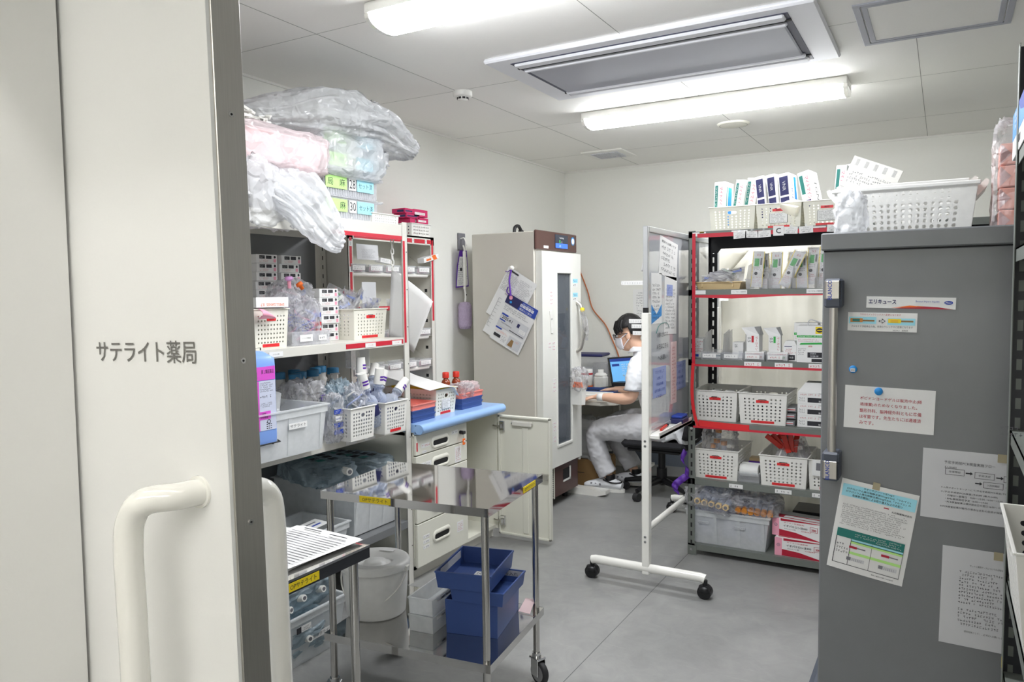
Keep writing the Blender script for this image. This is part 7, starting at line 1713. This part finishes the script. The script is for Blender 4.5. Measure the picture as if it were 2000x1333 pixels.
t = thing('scoop_bin', 'translucent cream bin below the white basket at right edge', 'container', (.30, 2.03, .5005), -PI/2)
b = MB(); shell(b, .36, .26, .21, FROSTW, k=1.25, rim=.004); b.build('bin_body', t)
solo(MB().bx(0, .12, -.08, .08, 0, .05, PAPER, .001).lines(-.07, .07, .01, .04, 2, INKG, -.0805, 3), 'paper_stack', 'stack of papers on the upper dark shelf at right', 'paper', (.19, 2.18, 1.1405))
solo(MB().bx(0, .12, -.08, .08, 0, .035, PAPER, .001), 'paper_stack', 'thin stack of white papers high on the dark shelving', 'paper', (.17, 2.18, 1.6005))

# ================================================================ flyers, duster and things about the refrigerator
def flyer(lbl, c, tilt, fn, w_=.25, h_=.335, dy=0):
    b, P = sheet(w_, h_, bow=.003, curl=.004)
    fn(b, w_, h_); o = solo(b, 'flyer', lbl, 'flyer', (c[0], 4.412-dy, c[1]), rot=(0, tilt, 0), group='flyers hanging on the refrigerator'); return o
def g1(b, w, h):
    b.lines(-w*.45, w*.0, h*.05, h*.42, 14, INK, -.009, 11).lines(w*.02, w*.45, h*.0, h*.42, 14, INKG, -.009, 12).bx(-w*.42, -w*.1, -.0095, -.009, h*.44, h*.47, INK)
flyer('rear printed grey flyer tilted furthest right on refrigerator', (-2.53, 1.47), R(31), g1, .25, .36)
def g2(b, w, h):
    for i in range(9): b.bx(-w*.47, -w*.36, -.0096, -.009, h*.3-i*h*.08, h*.3-i*h*.08+.001, INK)
    b.text('2025年・メーカーからお知らせ', INK, (.0, -.0096, h*.44), h=.012, w=w*.75).bx(-w*.47, -w*.465, -.0096, -.009, -h*.34, h*.3, INK)
flyer('middle white flyer with a ruled left margin on refrigerator', (-2.565, 1.335), R(30), g2, .25, .33, .004)
def g3(b, w, h):
    y0 = -.0095
    b.bx(-w/2+.001, w/2-.001, y0-.0002, y0, h*.30, h/2-.001, INKB).poly([(-w/2+.001, y0-.0006, h*.30), (-.02, y0-.0006, h*.30), (.0, y0-.0006, h/2-.001), (-w/2+.001, y0-.0006, h/2-.001)], NAVY)
    b.lathe([(0, 0), (.014, 0)], ROSEP, 14, T=Matrix.Translation((-w*.38, y0-.001, h*.44)) @ Matrix.Rotation(PI/2, 4, 'X')).lathe([(0, 0), (.009, 0)], SKY, 12, T=Matrix.Translation((-w*.33, y0-.001, h*.36)) @ Matrix.Rotation(PI/2, 4, 'X'))
    for k in range(5): b.bx(.0+k*.023-.01, .0+k*.023+.009, y0-.0008, y0-.0004, h*.385, h*.44, PAPER).text('電子サイト'[k], INKB, (k*.023, y0-.0012, h*.4125), h=.013)
    b.text('開設のご案内', PAPER, (.045, y0-.0010, h*.34), h=.015, w=.10).text('【お知らせ】医療関係者の皆様へ', PAPER, (.05, y0-.001, h*.462), h=.008, w=.09)
    b.lines(-w*.45, w*.4, h*.16, h*.27, 3, INK, y0, 5)
    b.bx(-w*.45, w*.45, y0-.0003, y0, -h*.18, h*.10, PAPERG).bx(-w*.43, -w*.22, y0-.0006, y0-.0002, h*.06, h*.095, INKB).text('2025.4.1', INK, (-.055, y0-.0008, h*.02), h=.020, w=.085, bold=.02)
    b.bx(-w*.43, -w*.25, y0-.0006, y0-.0002, -h*.055, -h*.03, INKB).text('https://medinet.jp', INK, (-.045, y0-.0008, -h*.09), h=.011, w=.09)
    b.bx(.03, .05, y0-.0008, y0-.0003, -h*.02, h*.06, NAVY).bx(.06, .11, y0-.0008, y0-.0003, -h*.10, -h*.02, PAPER).lines(.065, .105, -h*.09, -h*.03, 3, INKG, y0-.001, 3).bx(-.01, w*.42, y0-.0006, y0-.0003, -h*.16, -h*.145, INK)
    b.bx(-w*.45, -w*.25, y0-.0006, y0, -h*.235, -h*.205, INKB).lines(-w*.42, -.01, -h*.30, -h*.25, 2, ORANGE, y0, 7).bx(-w*.42, -w*.2, y0-.0004, y0, -h*.40, -h*.34, INK).lines(-w*.15, -.0, -h*.44, -h*.32, 4, INK, y0, 9)
    b.bx(.01, w*.45, y0-.0003, y0, -h*.46, -h*.24, PAPERG).poly([(.02, y0-.0006, -h*.44), (.035, y0-.0006, -h*.29), (.055, y0-.0006, -h*.30), (.06, y0-.0006, -h*.44)], CARDB).lines(.065, w*.42, -h*.32, -h*.27, 2, ORANGE, y0-.0004, 4)
flyer('front flyer with blue title band hanging on the refrigerator', (-2.507, 1.30), R(28), g3, .255, .34, .008)
b = MB()
for pts, w_ in (([(-2.515, 4.39, 1.665), (-2.525, 4.38, 1.60), (-2.52, 4.378, 1.54), (-2.515, 4.378, 1.49)], .012), ([(-2.535, 4.38, 1.55), (-2.545, 4.378, 1.52), (-2.52, 4.376, 1.49)], .008), ([(-2.515, 4.385, 1.665), (-2.54, 4.385, 1.65), (-2.56, 4.39, 1.655)], .006)):
    b.tube(pts, w_/2, PURP, 6, sub=5)
tag(b.build('purple_ribbon', None), 'purple ribbon tying the flyers to the ball hook', 'ribbon')
t = thing('duster', 'lilac fibre duster with white handle hanging left of refrigerator', 'duster', (-2.962, 4.50, 1.85))
MB().tube([(0, -.01, 0), (.004, -.005, -.02), (.006, 0, -.06)], .006, GLOSSW, 8, sub=4).bx(-.009, .013, -.012, .012, -.29, -.04, GLOSSW, .006).cyl((0, 0, -.31), (0, 0, -.29), .010, WPLAS).tube([(0, 0, -.30), (.004, .006, -.36), (0, 0, -.42)], .008, WPLAS, 10, sub=4).cyl((.012, .002, -.35), (.014, .002, -.35), .005, INK, n=10).build('handle', t)
b = MB(); b.lathe([(0, -.40), (.035, -.405), (.048, -.43), (.05, -.56), (.04, -.59), (0, -.595)], LILAC, 24)
rg = random.Random(9)
for i in range(420):
    a = rg.uniform(0, 2*PI); z = rg.uniform(-.595, -.40); r0 = .046; L = rg.uniform(.008, .02); dz = rg.uniform(-.008, .006)
    p = Vector((r0*math.cos(a), r0*math.sin(a), z)); q = p+Vector((math.cos(a)*L, math.sin(a)*L, dz)); s = Vector((-math.sin(a), math.cos(a), 0))*.0022
    b.add([p-s, p+s, q], [(0, 1, 2)], LILAC)
b.build('fibre_head', t)
b = MB(); b.poly([(-.030, 0, -.015), (.045, 0, -.015), (.06, 0, -.27), (-.075, 0, -.28), (-.058, 0, -.12)], PURP, (0, .001, 0)); b.poly([(-.032, -.0008, -.06), (.04, -.0008, -.06), (.052, -.0008, -.262), (-.066, -.0008, -.27), (-.05, -.0008, -.13)], PAPER, (0, .0006, 0)); b.lines(-.05, .04, -.26, -.07, 14, INK, -.0012, 8); b.lathe([(0, 0), (.013, 0)], INK, 12, T=Matrix.Translation((-.02, -.0012, -.15)) @ Matrix.Rotation(PI/2, 4, 'X'))
solo(b, 'header_card', 'purple-edged instruction card hanging with the duster', 'card', (-2.975, 4.50, 1.83), PI/2*.9)
t = thing('wall_bracket', 'small grey wall plate with white hook left of refrigerator', 'hook', (-3.018, 4.535, 1.88))
MB().bx(-.001, .012, -.035, .05, -.06, .06, INKG, .002).build('plate', t); MB().tube([(.012, -.01, .02), (.04, -.01, .025), (.055, -.01, 0), (.06, -.01, -.02), (.063, -.01, -.028)], .005, GLOSSW, 8, sub=4).build('hook', t)
t = thing('syringe_pocket', 'white pocket on refrigerator edge holding orange-capped syringes', 'holder', (-2.262, 4.905, .705))
b = MB(); sq = [(-.048, -.035), (.04, -.035), (.055, 0), (.04, .035), (-.048, .035)]
vs = [(x*.85, y*.85, 0) for x, y in sq]+[(x, y, .125) for x, y in sq]+[(x*.94, y*.94, .125) for x, y in sq]+[(x*.8, y*.8, .005) for x, y in sq]
b.add(vs, [tuple(range(5))[::-1], tuple(range(15, 20))]+[(r_*5+i, r_*5+(i+1) % 5, r_*5+5+(i+1) % 5, r_*5+5+i) for r_ in range(3) for i in range(5)], WPLAS); b.build('pocket_body', t)
b = MB(); crump(b, .12, .10, .16, WRAP, 161, .3, .7, .7, 36, 24)
solo(b, 'syringe_bag', 'clear bag rising out of the white pocket', 'bag', (-2.262, 4.905, .885))
for i in range(4): solo(MB().cyl((0, 0, -.06), (0, 0, .05), .008, PAPER, n=10).cyl((0, 0, -.045), (0, 0, .02), .0085, ORANGE, n=10), 'orange_syringe', 'orange and white syringe standing in the white pocket', 'syringe', (-2.29+.018*i, 4.89, .85), rot=(.1*i-.1, .25-.12*i, 0), group='orange syringes in the white pocket')
t = thing('clear_glove_bag', 'limp clear bag hanging by a yellow clip from refrigerator handle', 'bag', (-2.262, 4.97, 1.38))
MB().lathe([(0, .02), (.014, .015), (.016, 0), (.01, -.012), (0, -.014)], YEL, 12).build('yellow_clip', t)
b = MB(); path_bag(b, [(0, -.01, 0), (.005, 0, -.04), (.015, .02, -.09), (.01, .04, -.17), (.008, .05, -.22)], (.02, .04, .07, .05, .02), (.01, .02, .03, .02, .008), WRAP, 4, .012, up=(1, 0, .2), n=18, nu=20, freq=20); b.build('film', t)

# strips and sheets on the far wall and the board's back edge
for i, (z, x0, x1, l) in enumerate(((1.55, -1.427, -1.304, 'longest white ruled strip sticking out behind whiteboard edge'), (1.357, -1.386, -1.304, 'second white ruled strip from top behind whiteboard edge'), (1.331, -1.372, -1.304, 'third white ruled strip from top behind whiteboard edge'), (1.297, -1.366, -1.304, 'lowest white ruled strip behind whiteboard edge'))):
    b = MB().bx(x0, x1, 0, .0012, -.010, .010, PAPER); n = int((x1-x0)/.009)
    for k in range(n): b.bx(x0+.006+k*.009, x0+.0072+k*.009, -.0004, 0, -.006, .004, INKG)
    solo(b, 'ruled_strip', l, 'strip', (0, 3.612, z), 0, 'ruled strips behind the whiteboard edge')
solo(MB().grid(lambda u, v: Vector((-.02*(1-u)*(1-.5*v), .02*math.sin(u*2), .063*v)), 6, 6, PAPER), 'folded_slip', 'folded white slip peeping out behind whiteboard top edge', 'paper', (-1.303, 3.62, 1.607), solid=.0008)
solo(MB().bx(-.13, .13, -.001, 0, -.17, .17, PAPER).lines(-.1, .11, -.14, .15, 13, INKG, -.0013, 31), 'notice', 'typed white sheet taped on the far wall beside whiteboard', 'notice', (-2.235, 6.268, 1.36))
solo(MB().tube([(-2.66, 4.96, 1.925), (-2.70, 5.4, 1.86), (-2.86, 6.20, 1.72), (-2.86, 6.246, 1.69), (-2.79, 6.246, 1.52), (-2.74, 6.246, 1.36), (-2.62, 6.246, 1.22), (-2.56, 6.246, 1.10), (-2.50, 6.246, .96), (-2.46, 6.244, .80), (-2.46, 6.2, .70)], .006, CABLE, 8, sub=6), 'orange_cable', 'orange cable running down the far wall from refrigerator', 'cable')

# ================================================================ desk corner
t = DESK = thing('desk', 'white office desk in the back corner beside refrigerator', 'desk')
b = MB(); top = [(-2.98, 5.14), (-2.20, 5.14), (-2.10, 5.22), (-2.02, 5.75), (-2.02, 6.22), (-2.98, 6.22)]
b.poly([(x, y, .665) for x, y in top], LGREY, (0, 0, .028)); b.build('desk_top', t)
for y in (5.10, 6.1):
    MB().bx(-2.5, -2.44, y+.02, y+.06, .05, .665, LGREY, .003).build('leg', t)
    MB().poly([(-2.85, y-.03, .0), (-2.2, y-.03, .0), (-2.13, y-.03, .02), (-2.13, y-.03, .045), (-2.85, y-.03, .055)], GLOSSW, (0, .085, 0)).build('foot', t)
MB().bx(-2.9, -2.45, 6.15, 6.17, .3, .66, LGREY).build('modesty_panel', t)
solo(MB().bx(-.13, .13, -.09, .09, 0, .045, WPLAS, .004).bx(-.131, .131, -.091, .091, .014, .017, PAPERG), 'paper_stack', 'thick stack of white papers at the desk corner by hand', 'paper', (-2.31, 5.28, .6935), .1)
def dtray(): 
    b = MB(); shell(b, .30, .22, .045, BLUEP, k=1.05, rim=.003); return b
solo(dtray(), 'blue_tray', 'shallow blue tray lying on the desk in front of keyboard', 'tray', (-2.36, 5.52, .6935), .1)
t = thing('keyboard', 'black computer keyboard lying on the desk', 'keyboard', (-2.42, 5.76, .6935), 1.2)
MB().bx(-.2, .2, -.07, .07, 0, .018, BLK, .004).build('case', t)
b = MB()
for i in range(14):
    for j in range(5): b.bx(-.188+.027*i, -.166+.027*i, -.058+.024*j, -.039+.024*j, .018, .025, BLK, .002)
b.build('keys', t)
t = thing('laptop', 'black laptop with blue screen open on the desk', 'laptop', (-2.22, 5.98, .6935), R(62))
MB().bx(-.17, .17, -.12, .12, 0, .022, BLK, .004).build('base', t)
b = MB().bx(-.16, .16, -.03, .11, .022, .024, INKG); b.build('keys', t)
s = MB(Matrix.Translation((0, .12, .02)) @ Matrix.Rotation(R(-14), 4, 'X')).bx(-.17, .17, 0, .012, 0, .25, BLK, .004)
so = s.build('lid', t)
p = MB(Matrix.Translation((0, .12, .02)) @ Matrix.Rotation(R(-14), 4, 'X')).bx(-.155, .155, -.001, 0, .02, .235, SCREEN).bx(-.155, .155, -.0016, -.001, .21, .235, INKB).bx(-.14, -.06, -.0016, -.001, .17, .19, INKB).lines(-.04, .14, .10, .19, 5, PAPER, -.0016, 3).bx(-.155, .155, -.0016, -.001, .02, .03, NAVY)
p.build('screen', so)
t = thing('wash_bottle', 'white square plastic bottle standing on the desk', 'bottle', (-2.50, 5.86, .6935))
MB().bx(-.055, .055, -.045, .045, 0, .12, FROSTW, .02).lathe([(.055, .118), (.04, .135), (.024, .14), (.024, .165), (0, .165)], FROSTW, 24).build('bottle_body', t)
t = thing('acrylic_box', 'clear box with dark lid and papers at the back of desk', 'box', (-2.66, 6.04, .6935), .1)
shell(MB(), .36, .22, .26, CLEAR, k=1.02).build('box_body', t); MB().bx(-.19, .13, -.12, .12, .262, .285, NAVY, .008).build('lid', t); MB().bx(-.10, .02, -.06, .06, .01, .16, PAPERG).build('papers', t); MB().bx(.02, .14, -.03, .06, .01, .2, WRAP).build('film', t)
t = thing('white_jar', 'white jar with red band beside the white square bottle', 'jar', (-2.62, 5.84, .6935))
MB().lathe([(0, 0), (.05, 0), (.05, .16), (.045, .165), (0, .165)], PAPER, 24).build('jar_body', t); MB().lathe([(.0505, .12), (.0505, .135)], INKR, 24).lathe([(.0505, .0), (.0505, .03)], ORANGE, 24).build('red_band', t)
basket('small cream basket on the desk behind the square bottle', .14, .12, .11, (-2.43, 6.07, .6935), .1, red=(0, 0), nx=6, ny=5, slot=0)
solo(MB().cyl((0, 0, 0), (0, 0, .14), .012, TRAYC), 'pump_bottle', 'thin cream tube standing in the small desk basket', 'tube', (-2.46, 6.08, .72))
solo(MB().bx(-.06, .06, -.05, .05, 0, .06, BLK, .006), 'card_reader', 'small black box on the desk behind keyboard', 'device', (-2.36, 5.93, .6935), .3)
solo(MB().bx(-.16, .16, -.14, .14, 0, .21, CARDB, .003).bx(-.1, .0, -.1408, -.14, .1, .105, INK), 'cardboard_box', 'brown cardboard box on the floor under the desk', 'box', (-2.42, 5.46, .0005), .05)
b = MB(); crump(b, .3, .3, .3, FROST, 171, .25, .5, .5, 40, 26); solo(b, 'waste_bag', 'translucent waste bag on the cardboard box under the desk', 'bag', (-2.44, 5.46, .355))
# office chair
t = thing('office_chair', 'black office chair the seated worker uses', 'chair', (-1.80, 5.36, 0), PI/2)
MB().bx(-.23, .23, -.24, .24, .37, .43, FAB, .025).bx(-.2, .2, -.2, .2, .345, .37, BLK, .01).build('seat', t)
b = MB(); b.grid(lambda u, v: Vector(((u-.5)*.42*(1-.12*v*v), -.27-.03*math.sin(PI*v)+.04*(2*u-1)**2, .46+.42*v)), 14, 12, FAB)
b.build('backrest', t, solid=.04)
MB().tube([(0, -.20, .36), (0, -.30, .36), (0, -.325, .45), (0, -.32, .62)], .022, BLK, 10, sub=5).build('back_stem', t)
MB().cyl((0, 0, .12), (0, 0, .35), .026, BLK).cyl((0, 0, .08), (0, 0, .2), .038, BLK).build('gas_lift', t)
for i in range(5):
    a = 2*PI*i/5+.3; c, s = math.cos(a), math.sin(a)
    o = MB().tube([(0, 0, .11), (.15*c, .15*s, .10), (.29*c, .29*s, .075)], [.028, .022, .016], BLK, 10).build('base_leg', t)
    MB().cyl((.29*c-.02*s, .29*s+.02*c, .03), (.29*c+.02*s, .29*s-.02*c, .03), .03, RUBBER, n=20).cyl((.29*c, .29*s, .03), (.29*c, .29*s, .08), .01, BLK, n=8).build('castor', o)
MB().cyl((.14, -.05, .30), (.14, -.05, .37), .035, BLK).build('tilt_knob', t)
solo(MB().tube([(-1.52, 5.9, .18), (-1.50, 5.6, .10), (-1.44, 5.3, .03), (-1.2, 5.1, .012), (-.9, 5.0, .012)], .007, CABLEB, 8, sub=6), 'blue_cable', 'blue network cable on the floor behind the chair', 'cable')
